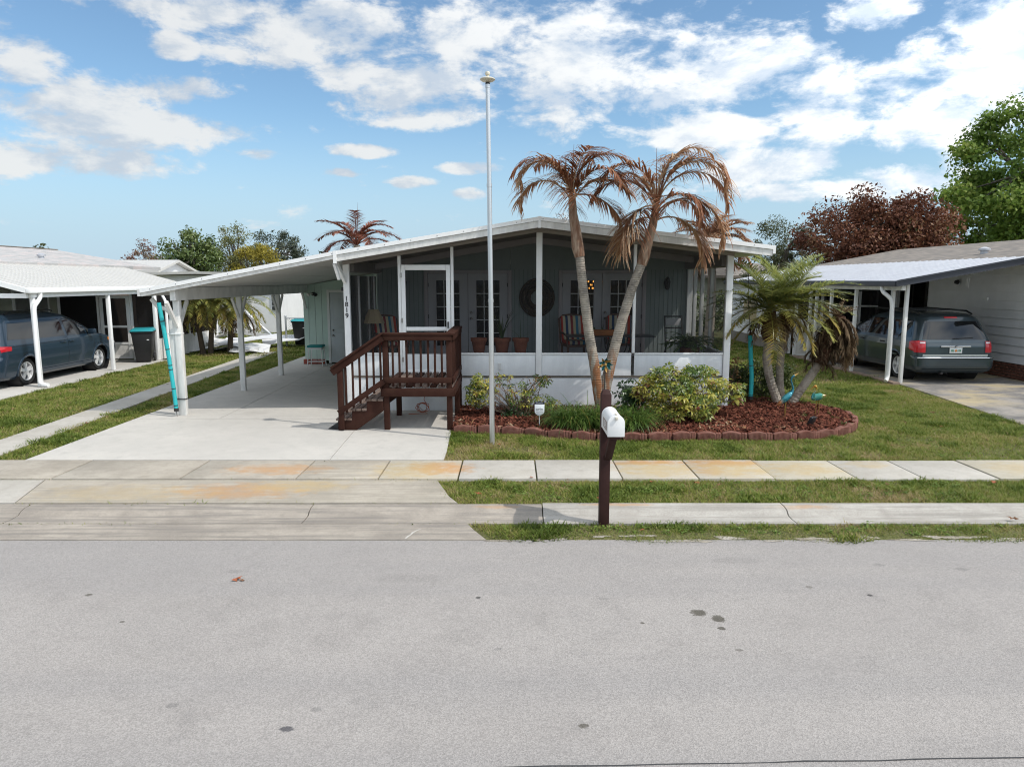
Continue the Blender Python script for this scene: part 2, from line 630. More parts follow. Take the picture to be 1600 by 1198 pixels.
mat('joint_dark', (.06, .055, .045), .95)

# ------------------------------------------------------------------ the ground, road and pavements
def sheet(name, poly, z, m, thick=0., parent=None, label=None, kind=None, sub=0):
    """flat polygon at height z (a number or a function of x, y), with sides going down"""
    mb = MB()
    zz = z if callable(z) else (lambda x, y: z)
    n = len(poly)
    top = [(x, y, zz(x, y)) for x, y in poly]
    if thick:
        bot = [(x, y, zz(x, y) - thick) for x, y in poly]
        mb.add(top + bot, [tuple(range(n))] + [(i, i + n, (i + 1) % n + n, (i + 1) % n) for i in range(n)])
    else:
        mb.add(top, [tuple(range(n))])
    return mb.build(name, m, parent, label=label, kind=kind)


prof = [(-600, -.03), (-1.6, -.03), (-1.1, -.16), (6.60, -.16), (6.78, -.106), (6.90, -.091), (7.2, -.085), (7.3, -.11), (7.6, -.11), (7.76, -.035), (9.7, -.035), (34, -.035), (900, -.035)]
g = MB()
xs = [-900, -60, -30, -15, 0, 15, 30, 60, 900]
g.add([(x, y, z) for y, z in prof for x in xs],
      [(j * 9 + i, j * 9 + i + 1, (j + 1) * 9 + i + 1, (j + 1) * 9 + i) for j in range(len(prof) - 1) for i in range(8)])
g.build('ground', 'soil', kind='structure')


def wavy(x0, x1, y, amp, step=.18, seed=1):
    n = int((x1 - x0) / step)
    return [(x0 + (x1 - x0) * i / n, y + amp * (random.random() - .5)) for i in range(n + 1)]


blotch_pts = []
edge = [(-300, 6.95), (300, 6.95)]
road = sheet('road', [(-300, -1.2), (300, -1.2)] + edge[::-1], -.10, 'asphalt', .08, kind='structure')
# sandy fringe at the right-hand road edge
for k in range(36):
    blotch_pts.append((-.1 + k * .34 + random.uniform(-.1, .1), random.uniform(6.78, 6.92), random.uniform(.06, .24), random.uniform(.015, .05)))
mb = MB()
sm = [(-3 + 12 * i / 60, 3.455 + .028 * (-3 + 12 * i / 60) + .003 * math.sin(i * 1.7) + .004 * random.random()) for i in range(61)]
mb.add([(x, y, -.0965) for x, y in sm] + [(x, y + .005 + .004 * random.random(), -.0965) for x, y in sm], [(i, i + 1, i + 62, i + 61) for i in range(60)])
mb.build('tar_seam', 'tar', road)


def blotch(name, x, y, rx, ry, m, z=-.0965, seed=0, parent=None):
    rr = random.Random(seed)
    n = 26
    ph = [rr.random() * 6.28 for _ in range(4)]
    pts = []
    for i in range(n):
        t = 2 * PI * i / n
        k = 1 + .28 * math.sin(2 * t + ph[0]) + .2 * math.sin(3 * t + ph[1]) + .16 * math.sin(5 * t + ph[2]) + .12 * math.sin(8 * t + ph[3])
        pts.append((x + rx * k * math.cos(t), y + ry * k * math.sin(t)))
    mb = MB()
    zf = z if callable(z) else (lambda a, c: z)
    mb.add([(x, y, zf(x, y))] + [(a, c, zf(a, c)) for a, c in pts], [(0, i + 1, (i + 1) % n + 1) for i in range(n)])
    return mb.build(name, m, parent)


for i, (x, y, rx, ry) in enumerate(blotch_pts):
    blotch('sand_patch', x, y, rx, ry, 'sand', lambda px, py, i=i: .0025 + .0006 * (i % 5) + max(-.0995, float(np.interp(py, [6.6, 6.78, 6.9, 7.2], [-.16, -.106, -.091, -.085]))), 300 + i, road)

# concrete strip between the road and the gutter, in front of the drive
apron_near = lambda x, y: -.094 + (y - 6.8) * .06
sheet('road_apron', [(-14, 6.815), (-.26, 6.815), (-.40, 7.06), (-.47, 7.215), (-14, 7.215)], apron_near, 'concrete_gutter', .05, kind='structure')

mb = MB()
cr = [(-1.09, 6.83), (-1.075, 6.90), (-1.045, 6.94), (-1.04, 6.99), (-1.0, 7.04), (-.975, 7.07)]
mb.add([(x, y, apron_near(x, y) + .003) for x, y in cr] + [(x + .016 + .012 * (i % 2), y + .004, apron_near(x, y) + .003) for i, (x, y) in enumerate(cr)], [(i, i + 1, i + 7, i + 6) for i in range(5)])
mb.build('crack_repair', 'concrete_new', bpy.data.objects['road_apron'])

# rolled kerb with its gutter, cast in lengths
kerb = thing('kerb', None, None, (0, 7.45, 0), kind='structure')
cuts = [-16, -12.3, -8.6, -5.45, -2.25, .34, 3.05, 6.1, 9.2, 12.5, 16]
for a, b_ in zip(cuts, cuts[1:]):
    drive = b_ < .5
    mb = MB()
    dip = .012 if drive else 0
    pr = [(7.228, -.068), (7.36, -.074), (7.475, -.066), (7.525, -.022 - dip), (7.60, -.004 - dip), (7.715, .0 - dip), (7.715, -.15), (7.228, -.15)]
    mb.prism(pr, a + .006, b_ - .006, 'yz')
    mb.build('kerb_length', 'concrete_gutter' if drive else 'concrete_gutter_pale', kerb, smooth=True, angle=35)

# drive apron between kerb and pavement
apron = thing('driveway_apron', None, None, (-4, 8.2, 0), kind='structure')
for x0, x1, m in [(-14, -5.92, 'concrete_pale'), (-5.90, -.9, 'concrete_apron')]:
    p = [(x0, 7.735), (x1, 7.735), (x1, 8.665), (x0, 8.665)]
    if x1 > -1:
        p = [(x0 + .25, 7.735), (-.62, 7.735), (-.74, 7.98), (-.95, 8.665), (x0 - .02, 8.665)]
    else:
        p = [(x0, 7.735), (x1 + .25, 7.735), (x1 - .02, 8.665), (x0, 8.665)]
    sheet('apron_slab', p, -.005, m, .09, apron)

# pavement of square slabs
pave = thing('sidewalk', None, None, (0, 9.15, 0), kind='structure')
js = [-14, -12.4, -10.8, -9.2, -7.5, -5.88, -4.24, -2.76, -1.71, -.69, .32, 1.41, 2.39, 3.36, 4.42, 5.27, 6.22, 7.25, 8.3, 9.3, 10.3, 11.3, 12.3, 13.3, 14.3]
pm = ['concrete_grey'] * 6 + ['concrete_grey', 'concrete_apron', 'concrete_rust', 'concrete_pale', 'concrete_pale', 'concrete_rust', 'concrete_rust', 'concrete_yellow', 'concrete_pale', 'concrete_pale', 'concrete_yellow',
                              'concrete_pale', 'concrete_pale', 'concrete_pale', 'concrete_pale', 'concrete_pale', 'concrete_pale', 'concrete_pale']
for i, (a, b_) in enumerate(zip(js, js[1:])):
    dz = random.uniform(-.006, .006)
    g2 = random.uniform(.006, .012)
    mb = MB()
    mb.prism([(a + g2, 8.70), (b_ - g2, 8.70), (b_ - g2, 9.63), (a + g2, 9.63)], -.10, .002 + dz, 'xy')
    mb.build('paving_slab', pm[i], pave, bevel=.006)

# the drive in cast bays
drive = thing('driveway', None, None, (-4, 13, 0), kind='structure')
for p in [[(-6.86, 9.655), (-2.575, 9.655), (-2.70, 12.60), (-6.885, 12.60)],
          [(-2.565, 9.655), (-.965, 9.655), (-.97, 10.2), (-1.02, 11.5), (-1.01, 13.48), (-2.69, 13.48), (-2.69, 12.60)],
          [(-6.885, 12.612), (-5.35, 12.612), (-5.42, 17.0), (-6.90, 17.0)], [(-5.338, 12.612), (-2.70, 12.612), (-2.70, 13.48), (-3.19, 13.49), (-3.19, 17.0), (-5.41, 17.0)],
          [(-6.90, 17.012), (-5.42, 17.012), (-5.48, 21.19), (-6.25, 21.19), (-6.26, 23.4), (-6.92, 23.4)], [(-5.41, 17.012), (-3.19, 17.012), (-3.19, 21.19), (-5.47, 21.19)]]:
    sheet('driveway_slab', p, .0, 'concrete_new', .09, drive)

path = thing('path', None, None, (-8, 15, 0), kind='structure')
ys = [9.66, 11.2, 12.9, 14.8, 17.0, 19.4, 22.0, 25.0]
for y0, y1 in zip(ys, ys[1:]):
    c = lambda y: (-8.07 - (y - 9.7) * .062, -7.42 - (y - 9.7) * .062)
    a, b_ = c(y0), c(y1)
    sheet('path_slab', [(a[0], y0 + .006), (a[1], y0 + .006), (b_[1], y1 - .006), (b_[0], y1 - .006)], -.008, 'concrete_pale', .08, path)

sheet('driveway_beyond_lawn', [(-16.5, 9.655), (-10.75, 9.655), (-10.9, 14.7), (-10.98, 22.28), (-16.5, 22.28)], -.004, 'concrete_new', .08, kind='structure').name = 'neighbour_driveway'
sheet('neighbour_driveway', [(8.72, 9.655), (14.5, 9.655), (14.5, 14.5), (12.84, 15.8), (12.84, 23.58), (9.42, 23.58), (9.46, 17.25), (9.42, 16.4), (8.98, 12.1)], -.004, 'concrete_stained', .08, kind='structure')

# ------------------------------------------------------------------ mulch bed
BED_FRONT = [(-1.03, 11.56), (-.43, 11.56), (.05, 11.50), (.63, 11.26), (1.23, 11.04), (2.03, 10.94), (2.67, 11.04), (3.3, 11.07), (3.87, 11.0), (4.52, 11.05), (5.07, 11.18), (5.55, 11.45), (5.92, 11.90), (6.17, 12.45), (6.22, 13.0), (6.07, 13.45), (5.80, 13.97)]
BED = BED_FRONT + [(5.3, 14.5), (4.25, 14.6), (4.23, 13.49), (-1.0, 13.49)]
def bed_z(x, y):
    return .02 + .05 * min(1, max(0, (y - 11.0) / 1.2))
mb = MB()
cx_, cy_ = 2.3, 12.7
pts = BED
mb.add([(cx_, cy_, .075)] + [(x, y, .015) for x, y in pts], [(0, i + 1, (i + 1) % len(pts) + 1) for i in range(len(pts))])
mb.build('flower_bed_soil', 'mulch_base', kind='structure')

leaf_mat('mulch_chip', [(0, (.045, .016, .012)), (.35, (.135, .043, .027)), (.7, (.20, .075, .048)), (.86, (.21, .10, .06)), (.93, (.30, .17, .08)), (1, (.28, .20, .13))], .9, .0, .1)
N = 15000
x = RNG.uniform(-1.05, 6.3, N * 2)
y = RNG.uniform(10.9, 14.6, N * 2)
k = inside(x, y, BED)
x, y = x[k], y[k]
n = len(x)
L = RNG.uniform(.015, .042, n)
Wd = RNG.uniform(.006, .014, n)
a = RNG.uniform(0, 2 * PI, n)
ti = RNG.normal(0, .35, n)
tj = RNG.normal(0, .35, n)
zc = .03 + .05 * np.clip((y - 11) / 1.0, 0, 1) + RNG.uniform(0, .028, n)
ux, uy, uz = np.cos(a), np.sin(a), ti
wx, wy, wz = -np.sin(a), np.cos(a), tj
V = []
for su, sw in ((-1, -1), (1, -1), (1, 1), (-1, 1)):
    V.append(np.stack([x + su * L * ux + sw * Wd * wx, y + su * L * uy + sw * Wd * wy, zc + su * L * uz + sw * Wd * wz], 1))
V = np.stack(V, 1).reshape(-1, 3)
F = np.arange(4 * n).reshape(-1, 4)
tt = np.clip(RNG.beta(1.6, 2.2, n) * .95 + (vnoise(x, y, 2.2, 3) > .72) * RNG.uniform(0, .5, n) * (y < 12.2), 0, 1)
fast_mesh('mulch', V, F, 'mulch_chip', tt, kind='stuff', label='dark red wood mulch spread over the flower bed')

# ------------------------------------------------------------------ bed edging of scalloped blocks
mat('edging_red', (.165, .064, .046), .95, var=.35, vs=14, bump=.6, bs=140, col2=(.22, .105, .08))
edging = thing('garden_edging', 'row of scalloped dusty red concrete edging blocks curving round the mulch bed', 'garden edging', (2.5, 11.0, 0))
def resample(pts, step):
    out = [Vector((*pts[0], 0))]
    acc = 0
    for (x0, y0), (x1, y1) in zip(pts, pts[1:]):
        a, b_ = Vector((x0, y0, 0)), Vector((x1, y1, 0))
        L = (b_ - a).length
        d = step - acc
        while d <= L:
            out.append(a + (b_ - a) * (d / L))
            d += step
        acc = (acc + L) % step if L >= step - acc else acc + L
    return out
st = resample(BED_FRONT, .405)
blk = None
for i, (p, q) in enumerate(zip(st, st[1:])):
    d = q - p
    ang = math.atan2(d.y, d.x)
    if blk is None:
        # a scalloped block: arched face with ribbed front and a small square shoulder at one end
        mb = MB()
        hw = .145
        top = [(-hw + 2 * hw * k / 10, 0.072 + .028 * math.sin(PI * k / 10)) for k in range(11)]
        poly = [(-hw, -.06)] + [(hw, -.06)] + top[::-1]
        mb.prism(poly, -.045, .045, 'xz')
        mb.box(hw + .006, hw + .046, -.040, .040, -.06, .078)
        mb.box(hw + .052, hw + .088, -.036, .040, -.06, .072)
        for k in range(14):
            xx = -hw + .018 + k * .0195
            mb.box(xx - .006, xx + .006, -.051, -.043, -.05, 0.066 + .026 * math.sin(PI * (xx + hw) / (2 * hw)))
        blk = mb.build('edging_block', 'edging_red', edging, bevel=.004, )
        blk.data.transform(Matrix.Translation(Vector((2.5, 11.0, 0))))
        ob = blk
    else:
        ob = blk.copy()
        COL.objects.link(ob)
        ob.parent = edging
    mid = (p + q) / 2
    ob.location = Vector((mid.x, mid.y, .008 + random.uniform(-.008, .008))) - Vector((2.5, 11.0, 0))
    ob.rotation_euler = (random.uniform(-.09, .09), random.uniform(-.05, .05), ang + random.uniform(-.07, .07))
# ------------------------------------------------------------------ the mobile home
mat('white_paint', (.74, .74, .72), .45, var=.06, vs=3, bump=.05, bs=30)
mat('white_trim', (.86, .86, .85), .35, var=.05, vs=6)
mat('white_weathered', (.76, .75, .72), .55, var=.22, vs=3.5, bump=.1, bs=40, stretch=(2.5, 1, .6))
mat('skirt_white', (.80, .815, .82), .5, var=.13, vs=2.2, bump=.15, bs=18, stretch=(2.2, 2.2, .5))
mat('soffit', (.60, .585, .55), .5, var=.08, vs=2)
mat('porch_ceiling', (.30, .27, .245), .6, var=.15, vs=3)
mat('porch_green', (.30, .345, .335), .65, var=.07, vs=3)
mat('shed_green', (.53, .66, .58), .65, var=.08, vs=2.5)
mat('groove_green', (.15, .195, .185), .7)
mat('mauve_trim', (.46, .42, .43), .5)
mat('door_white', (.50, .49, .51), .45)
mat('grey_door', (.50, .53, .54), .5, var=.05)
mat('brick_red', (.30, .075, .05), .8, var=.2, vs=20)
mat('dark_metal', (.03, .028, .027), .5)
mat('black_plastic', (.022, .022, .023), .45)
mat('chrome', (.62, .62, .62), .2, 1.)
mat('nickel', (.40, .38, .36), .3, 1.)
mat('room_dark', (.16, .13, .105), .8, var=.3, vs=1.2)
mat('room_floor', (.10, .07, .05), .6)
mat('porch_floor', (.26, .25, .23), .7, var=.2, vs=3)
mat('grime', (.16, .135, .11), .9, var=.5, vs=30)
see_through('screen_mesh', (.030, .030, .032), .34, .8)
see_through('screen_dark', (.015, .015, .017), .90, .8)
see_through('door_glass', (.01, .012, .014), .30, .04, gloss=True)

PROF = [(-6.67, 2.34), (-3.15, 3.01), (.49, 3.61), (4.63, 3.11)]
def zr(x):
    return lerp_table(PROF, x)

house = thing('mobile_home', 'white and grey-green mobile home with screened front porch and open carport', 'house', (.5, 13.5, 0))

def strip(x0, x1, d0, d1, y0, y1, name, m, extra=(), parent=None):
    xs = sorted({x0, x1, *[p[0] for p in PROF if x0 < p[0] < x1]})
    mb = MB()
    poly = [(x, zr(x) - d0) for x in xs] + [(x, zr(x) - d1) for x in reversed(xs)]
    mb.prism(poly, y0, y1, 'xz')
    return mb.build(name, m, parent or house)

strip(-3.15, 4.63, .0, .14, 12.80, 30.3, 'roof', 'white_weathered')
strip(-6.67, -3.153, .0, .075, 12.80, 21.9, 'carport_roof', 'soffit')
for a, b_ in ((-6.69, -3.17), (-3.165, .487), (.493, 4.65)):
    strip(a, b_, -.008, .062, 12.745, 12.797, 'fascia_trim', 'white_trim')
    strip(a, b_, .066, .178 if a > -6 else .125, 12.768, 12.797, 'fascia', 'white_weathered')
mb = MB()
mb.box(-3.19, -3.13, 12.735, 12.80, 2.80, 3.02)
mb.build('fascia_joint', 'white_trim', house)
mb = MB()
mb.box(.465, .515, 12.74, 12.80, 3.42, 3.622)
mb.build('fascia_joint', 'white_trim', house)
mb = MB()  # eave edges down both long sides
mb.box(4.652, 4.70, 12.75, 30.3, 2.97, 3.115)
mb.build('eave_trim', 'white_trim', house)
mb = MB()
mb.box(-6.735, -6.692, 12.75, 21.9, 2.215, 2.345)
mb.build('eave_trim', 'white_weathered', house)
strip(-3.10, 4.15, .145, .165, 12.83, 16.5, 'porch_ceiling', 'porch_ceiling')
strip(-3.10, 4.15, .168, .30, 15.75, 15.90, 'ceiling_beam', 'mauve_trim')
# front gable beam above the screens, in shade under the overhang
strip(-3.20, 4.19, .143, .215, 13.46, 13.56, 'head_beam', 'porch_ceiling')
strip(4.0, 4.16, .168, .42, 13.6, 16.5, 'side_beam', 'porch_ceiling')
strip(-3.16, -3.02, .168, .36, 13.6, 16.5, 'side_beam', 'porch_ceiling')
sc_ = MB()
for k in range(24):
    x = -6.5 + k * .47
    sc_.box(x - .006, x + .006, 12.741, 12.744, zr(x) - .035, zr(x) - .024)
sc_.build('screw_heads', 'dark_metal', house, kind='stuff')
# faint seams of the roof pans seen under the carport
for i in range(1, 4):
    x = -6.67 + i * .9
    strip(x - .004, x + .004, .0755, .079, 12.83, 21.19, 'pan_seam', 'soffit')

# skirting, floor line, knee panels
mb = MB()
mb.box(-3.18, 4.17, 13.52, 13.56, -.10, .635)
mb.build('skirting', 'skirt_white', house)
mb = MB()
mb.box(4.13, 4.17, 13.565, 30, -.10, .635)
mb.build('skirting', 'skirt_white', house)
mb = MB()
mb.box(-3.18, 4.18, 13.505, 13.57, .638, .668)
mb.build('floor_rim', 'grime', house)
mb = MB()
mb.box(-3.15, 4.15, 13.58, 16.5, .60, .70)
mb.build('porch_floor', 'porch_floor', house)
for x0, x1 in ((-3.075, -2.165), (-1.105, .455), (.575, 2.30), (2.36, 4.065)):
    mb = MB()
    mb.box(x0, x1, 13.515, 13.55, .672, 1.085)
    mb.build('knee_panel', 'skirt_white', house, bevel=.004)
    mb = MB()
    mb.box(x0, x1, 13.495, 13.565, 1.088, 1.118)
    mb.build('sill', 'white_trim', house)
    # screen above each knee panel
    xs_ = sorted({x0, x1, *([.49] if x0 < .49 < x1 else [])})
    mb = MB()
    mb.add([(x0, 13.53, 1.118), (x1, 13.53, 1.118), (x1, 13.53, zr(x1) - .215), (x0, 13.53, zr(x0) - .215)], [(0, 1, 2, 3)])
    mb.build('insect_screen', 'screen_mesh', house)
mb = MB()
mb.add([(-2.10, 13.53, 2.80), (-1.165, 13.53, 2.80), (-1.165, 13.53, zr(-1.165) - .215), (-2.10, 13.53, zr(-2.10) - .215)], [(0, 1, 2, 3)])
mb.build('insect_screen', 'screen_mesh', house)
for x0, x1, zb, nm in ((-3.20, -3.085, .0, 'corner_post'), (.46, .572, .672, 'porch_post'), (4.07, 4.19, .0, 'corner_post'), (-2.162, -2.105, .672, 'mullion'), (-1.163, -1.108, .672, 'mullion'), (2.303, 2.357, 1.12, 'mullion')):
    mb = MB()
    mb.box(x0, x1, 13.47, 13.575, zb, min(zr(x0), zr(x1)) - (.215 if nm != 'corner_post' else .145))
    mb.build(nm, 'white_trim', house, bevel=.006)
# side screens with their mullions
for sx, ys_, m in ((4.12, (14.62, 15.35, 15.95), 'screen_mesh'), (-3.15, (14.55, 15.55, 16.15), 'screen_dark')):
    mb = MB()
    mb.box(sx - .02, sx + .02, 13.58, 16.49, .672, 1.085)
    mb.build('knee_panel', 'skirt_white', house)
    mb = MB()
    mb.box(sx - .035, sx + .035, 13.58, 16.49, 1.088, 1.115)
    mb.build('sill', 'white_trim', house)
    yy = [13.58, *ys_, 16.49]
    for y in ys_:
        mb = MB()
        mb.box(sx - .045, sx + .03, y - .03, y + .03, 1.118, zr(sx) - .42)
        mb.build('mullion', 'white_trim', house, bevel=.005)
    for y0, y1 in zip(yy, yy[1:]):
        mb = MB()
        mb.add([(sx, y0 + .03, 1.118), (sx, y1 - .03, 1.118), (sx, y1 - .03, zr(sx) - .42), (sx, y0 + .03, zr(sx) - .42)], [(0, 1, 2, 3)])
        mb.build('insect_screen', m, house)
mb = MB()
mb.box(4.06, 4.18, 16.42, 16.50, .70, 2.75)
mb.build('mullion', 'white_trim', house)

# the screen door over the landing
dr = MB()
dr.box(-2.098, -2.02, 13.45, 13.49, .70, 2.79)
dr.box(-1.248, -1.17, 13.45, 13.49, .70, 2.79)
dr.box(-2.018, -1.25, 13.452, 13.488, 2.69, 2.79)
dr.box(-2.018, -1.25, 13.452, 13.488, 1.545, 1.62)
dr.box(-2.018, -1.25, 13.452, 13.488, .70, .80)
door = dr.build('screen_door', 'white_trim', house, bevel=.006)
mb = MB()
mb.box(-2.016, -1.252, 13.465, 13.475, .802, 1.10)
mb.build('kick_panel', 'skirt_white', door)
mb = MB()
mb.add([(-2.018, 13.47, 1.622), (-1.25, 13.47, 1.622), (-1.25, 13.47, 2.688), (-2.018, 13.47, 2.688)], [(0, 1, 2, 3)])
mb.add([(-2.018, 13.47, 1.10), (-1.25, 13.47, 1.10), (-1.25, 13.47, 1.543), (-2.018, 13.47, 1.543)], [(0, 1, 2, 3)])
mb.build('insect_screen', 'screen_mesh', door)
mb = MB()
mb.box(-1.23, -1.205, 13.42, 13.45, 1.60, 1.72)
mb.build('handle', 'dark_metal', door)
for z in (.95, 1.7, 2.55):
    mb = MB()
    mb.box(-2.108, -2.08, 13.44, 13.452, z, z + .09)
    mb.build('hinge', 'nickel', door)

# back wall of the porch, built round the two pairs of french doors
DOORS = (-2.01, 1.11)
DW = 1.97
cols = [-3.14, DOORS[0], DOORS[0] + DW, DOORS[1], DOORS[1] + DW, 4.12]
for a, b_ in ((cols[0], cols[1]), (cols[2], cols[3]), (cols[4], cols[5])):
    n_ = max(1, round((b_ - a) / 1.22))
    for k in range(n_):
        x0, x1 = a + (b_ - a) * k / n_, a + (b_ - a) * (k + 1) / n_
        mb = MB()
        xs_ = sorted({x0 + .002, x1 - .002, *([.49] if x0 < .49 < x1 else [])})
        mb.prism([(x, .70) for x in (xs_[0], xs_[-1])] + [(x, zr(x) - .17) for x in reversed(xs_)], 16.5, 16.56, 'xz')
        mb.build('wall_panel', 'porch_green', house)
for x0 in DOORS:
    mb = MB()
    x1 = x0 + DW
    mb.prism([(x0 + .002, 2.735), (x1 - .002, 2.735), (x1 - .002, zr(x1) - .17), (x0 + .002, zr(x0) - .17)], 16.5, 16.56, 'xz')
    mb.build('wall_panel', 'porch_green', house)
grooves = MB()
for k in range(70):
    x = -3.1 + k * .102
    if any(d0 - .06 < x < d0 + DW + .06 for d0 in DOORS):
        continue
    grooves.box(x - .004, x + .004, 16.494, 16.50, .70, 2.75)
grooves.build('wall_groove', 'groove_green', house)

pane_me = None
for x0 in DOORS:
    x1 = x0 + DW
    fr = MB()
    fr.box(x0 - .03, x0 + .055, 16.455, 16.498, .70, 2.735)
    fr.box(x1 - .055, x1 + .03, 16.455, 16.498, .70, 2.735)
    fr.box(x0 + .057, x1 - .057, 16.455, 16.498, 2.66, 2.735)
    fd = fr.build('french_door', 'mauve_trim', house, bevel=.006)
    mid = (x0 + x1) / 2
    for lx0, lx1, hs in ((x0 + .06, mid - .006, 1), (mid + .006, x1 - .06, -1)):
        gx0, gx1, gz0, gz1 = lx0 + .19, lx1 - .19, .98, 2.50
        lf = MB()
        lf.box(lx0, gx0, 16.50, 16.545, .72, 2.655)
        lf.box(gx1, lx1, 16.50, 16.545, .72, 2.655)
        lf.box(gx0, gx1, 16.50, 16.545, .72, gz0)
        lf.box(gx0, gx1, 16.50, 16.545, gz1, 2.655)
        # raised moulding round the lights
        for q in ((gx0 - .025, gx0, gz0 - .025, gz1 + .025), (gx1, gx1 + .025, gz0 - .025, gz1 + .025)):
            lf.box(q[0], q[1], 16.488, 16.50, q[2], q[3])
        lf.box(gx0, gx1, 16.488, 16.50, gz0 - .025, gz0)
        lf.box(gx0, gx1, 16.488, 16.50, gz1, gz1 + .025)
        lf.build('door_leaf', 'door_white', fd)
        for k in (1, 2):
            mb = MB()
            xx = gx0 + (gx1 - gx0) * k / 3
            mb.box(xx - .008, xx + .008, 16.497, 16.523, gz0, gz1)
            mb.build('glazing_bar', 'white_trim', fd)
        for k in range(1, 5):
            mb = MB()
            zz = gz0 + (gz1 - gz0) * k / 5
            mb.box(gx0, gx1, 16.4975, 16.5235, zz - .008, zz + .008)
            mb.build('glazing_bar', 'white_trim', fd)
        pw, ph = (gx1 - gx0) / 3, (gz1 - gz0) / 5
        for i in range(3):
            for j in range(5):
                if pane_me is None:
                    mb = MB()
                    mb.box(-pw / 2 + .008, pw / 2 - .008, -.002, .002, -ph / 2 + .008, ph / 2 - .008)
                    o = mb.build('window_pane', 'door_glass', fd)
                    o.data.transform(Matrix.Translation(Vector(ORG[fd.name])))
                    pane_me = o.data
                else:
                    o = bpy.data.objects.new('window_pane', pane_me)
                    COL.objects.link(o)
                    o.parent = fd
                o.location = Vector((gx0 + pw * (i + .5), 16.512, gz0 + ph * (j + .5))) - ORG[fd.name]
        if hs == -1:
            for zz in (1.62, 1.76):
                mb = MB()
                mb.lathe([(.012, .0), (.030, .005), (.032, .02), (.02, .045), (.028, .06), (.012, .075)], (lx0 + .07, 16.50, zz), 12, 'y')
                mb.v = [(a, 16.50 - (b2 - 16.50), c2) for a, b2, c2 in mb.v]
                mb.build('door_knob', 'nickel', fd, smooth=True)
        for zz in (.95, 1.62, 2.35):
            mb = MB()
            hx = lx0 if hs == 1 else lx1
            mb.box(hx - .012, hx + .012, 16.485, 16.5, zz, zz + .09)
            mb.build('hinge', 'dark_metal', fd)

# room behind the doors
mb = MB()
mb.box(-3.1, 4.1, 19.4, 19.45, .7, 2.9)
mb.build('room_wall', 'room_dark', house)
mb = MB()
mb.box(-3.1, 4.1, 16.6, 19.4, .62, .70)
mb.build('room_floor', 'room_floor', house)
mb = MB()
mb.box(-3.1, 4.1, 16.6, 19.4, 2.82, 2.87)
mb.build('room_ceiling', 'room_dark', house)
mb = MB()
mb.box(-3.20, -3.14, 16.5, 30, .0, 2.86)
mb.build('side_wall', 'shed_green', house)
mb = MB()
mb.box(4.12, 4.18, 16.5, 30, .64, 2.94)
mb.build('side_wall', 'white_paint', house)
mb = MB()
mb.prism([(-3.13, .0), (4.11, .0), (4.11, zr(4.11) - .145), (.49, 3.46), (-3.13, zr(-3.13) - .145)], 29.94, 30, 'xz')
mb.build('rear_wall', 'white_paint', house)

# wall lamps either side (part of the wall)
for x in (-2.50, 3.58):
    mb = MB()
    mb.box(x - .035, x + .035, 16.46, 16.498, 2.36, 2.52)
    mb.lathe([(.02, 2.28), (.05, 2.31), (.075, 2.46), (.05, 2.54), (.015, 2.58)], (x, 16.38, 0), 8)
    mb.bar((x, 16.46, 2.50), (x, 16.38, 2.55), .02, .02)
    mb.build('wall_lamp', 'dark_metal', house)

# carport beam, posts and braces
mb = MB()
mb.box(-6.20, -6.10, 12.85, 21.19, 2.135, 2.365)
mb.build('carport_beam', 'white_weathered', house)
for i, y in enumerate((13.0, 15.96, 18.6)):
    r_ = .055 if i else .06
    mb = MB()
    mb.box(-6.15 - r_, -6.15 + r_, y - .05, y + .05, 0, 2.133)
    po = mb.build('carport_post', 'white_weathered', house, bevel=.006)
    for sgn in (-1, 1):
        mb = MB()
        mb.bar((-6.15, y + sgn * .045, 1.66), (-6.15, y + sgn * .40, 2.12), .05, .06)
        mb.build('brace', 'white_weathered', po)
    if i == 0:
        mb = MB()   # second upright strapped to the front post, with its curved gutter pipe
        mb.box(-6.315, -6.218, 12.97, 13.06, 0, 1.80)
        mb.build('downpipe', 'white_weathered', po, bevel=.012)
        mb = MB()
        mb.tube([(-6.267, 13.015, 1.78), (-6.275, 13.015, 1.86), (-6.31, 13.015, 1.93), (-6.38, 13.015, 1.985), (-6.50, 13.015, 2.01), (-6.62, 13.02, 2.16)], .042, 10)
        mb.build('pipe_elbow', 'white_weathered', po, smooth=True)
        for z in (.30, 1.52):
            mb = MB()
            mb.box(-6.325, -6.085, 12.935, 13.065, z, z + .018)
            mb.build('strap', 'dark_metal' if z < 1 else 'white_trim', po)
mb = MB()
mb.bar((-6.15, 21.14, 1.66), (-6.15, 20.80, 2.12), .05, .06)
mb.build('brace', 'white_weathered', house)
mb = MB()
mb.bar((-3.155, 13.0, 2.52), (-3.20, 12.86, 2.80), .05, .05)
mb.bar((-3.15, 13.45, 2.46), (-3.26, 13.15, 2.86), .06, .06)
mb.build('brace', 'white_trim', house)
mb = MB()
mb.box(-3.235, -3.203, 13.46, 13.51, 2.30, 2.37)
mb.build('door_bell', 'black_plastic', house)

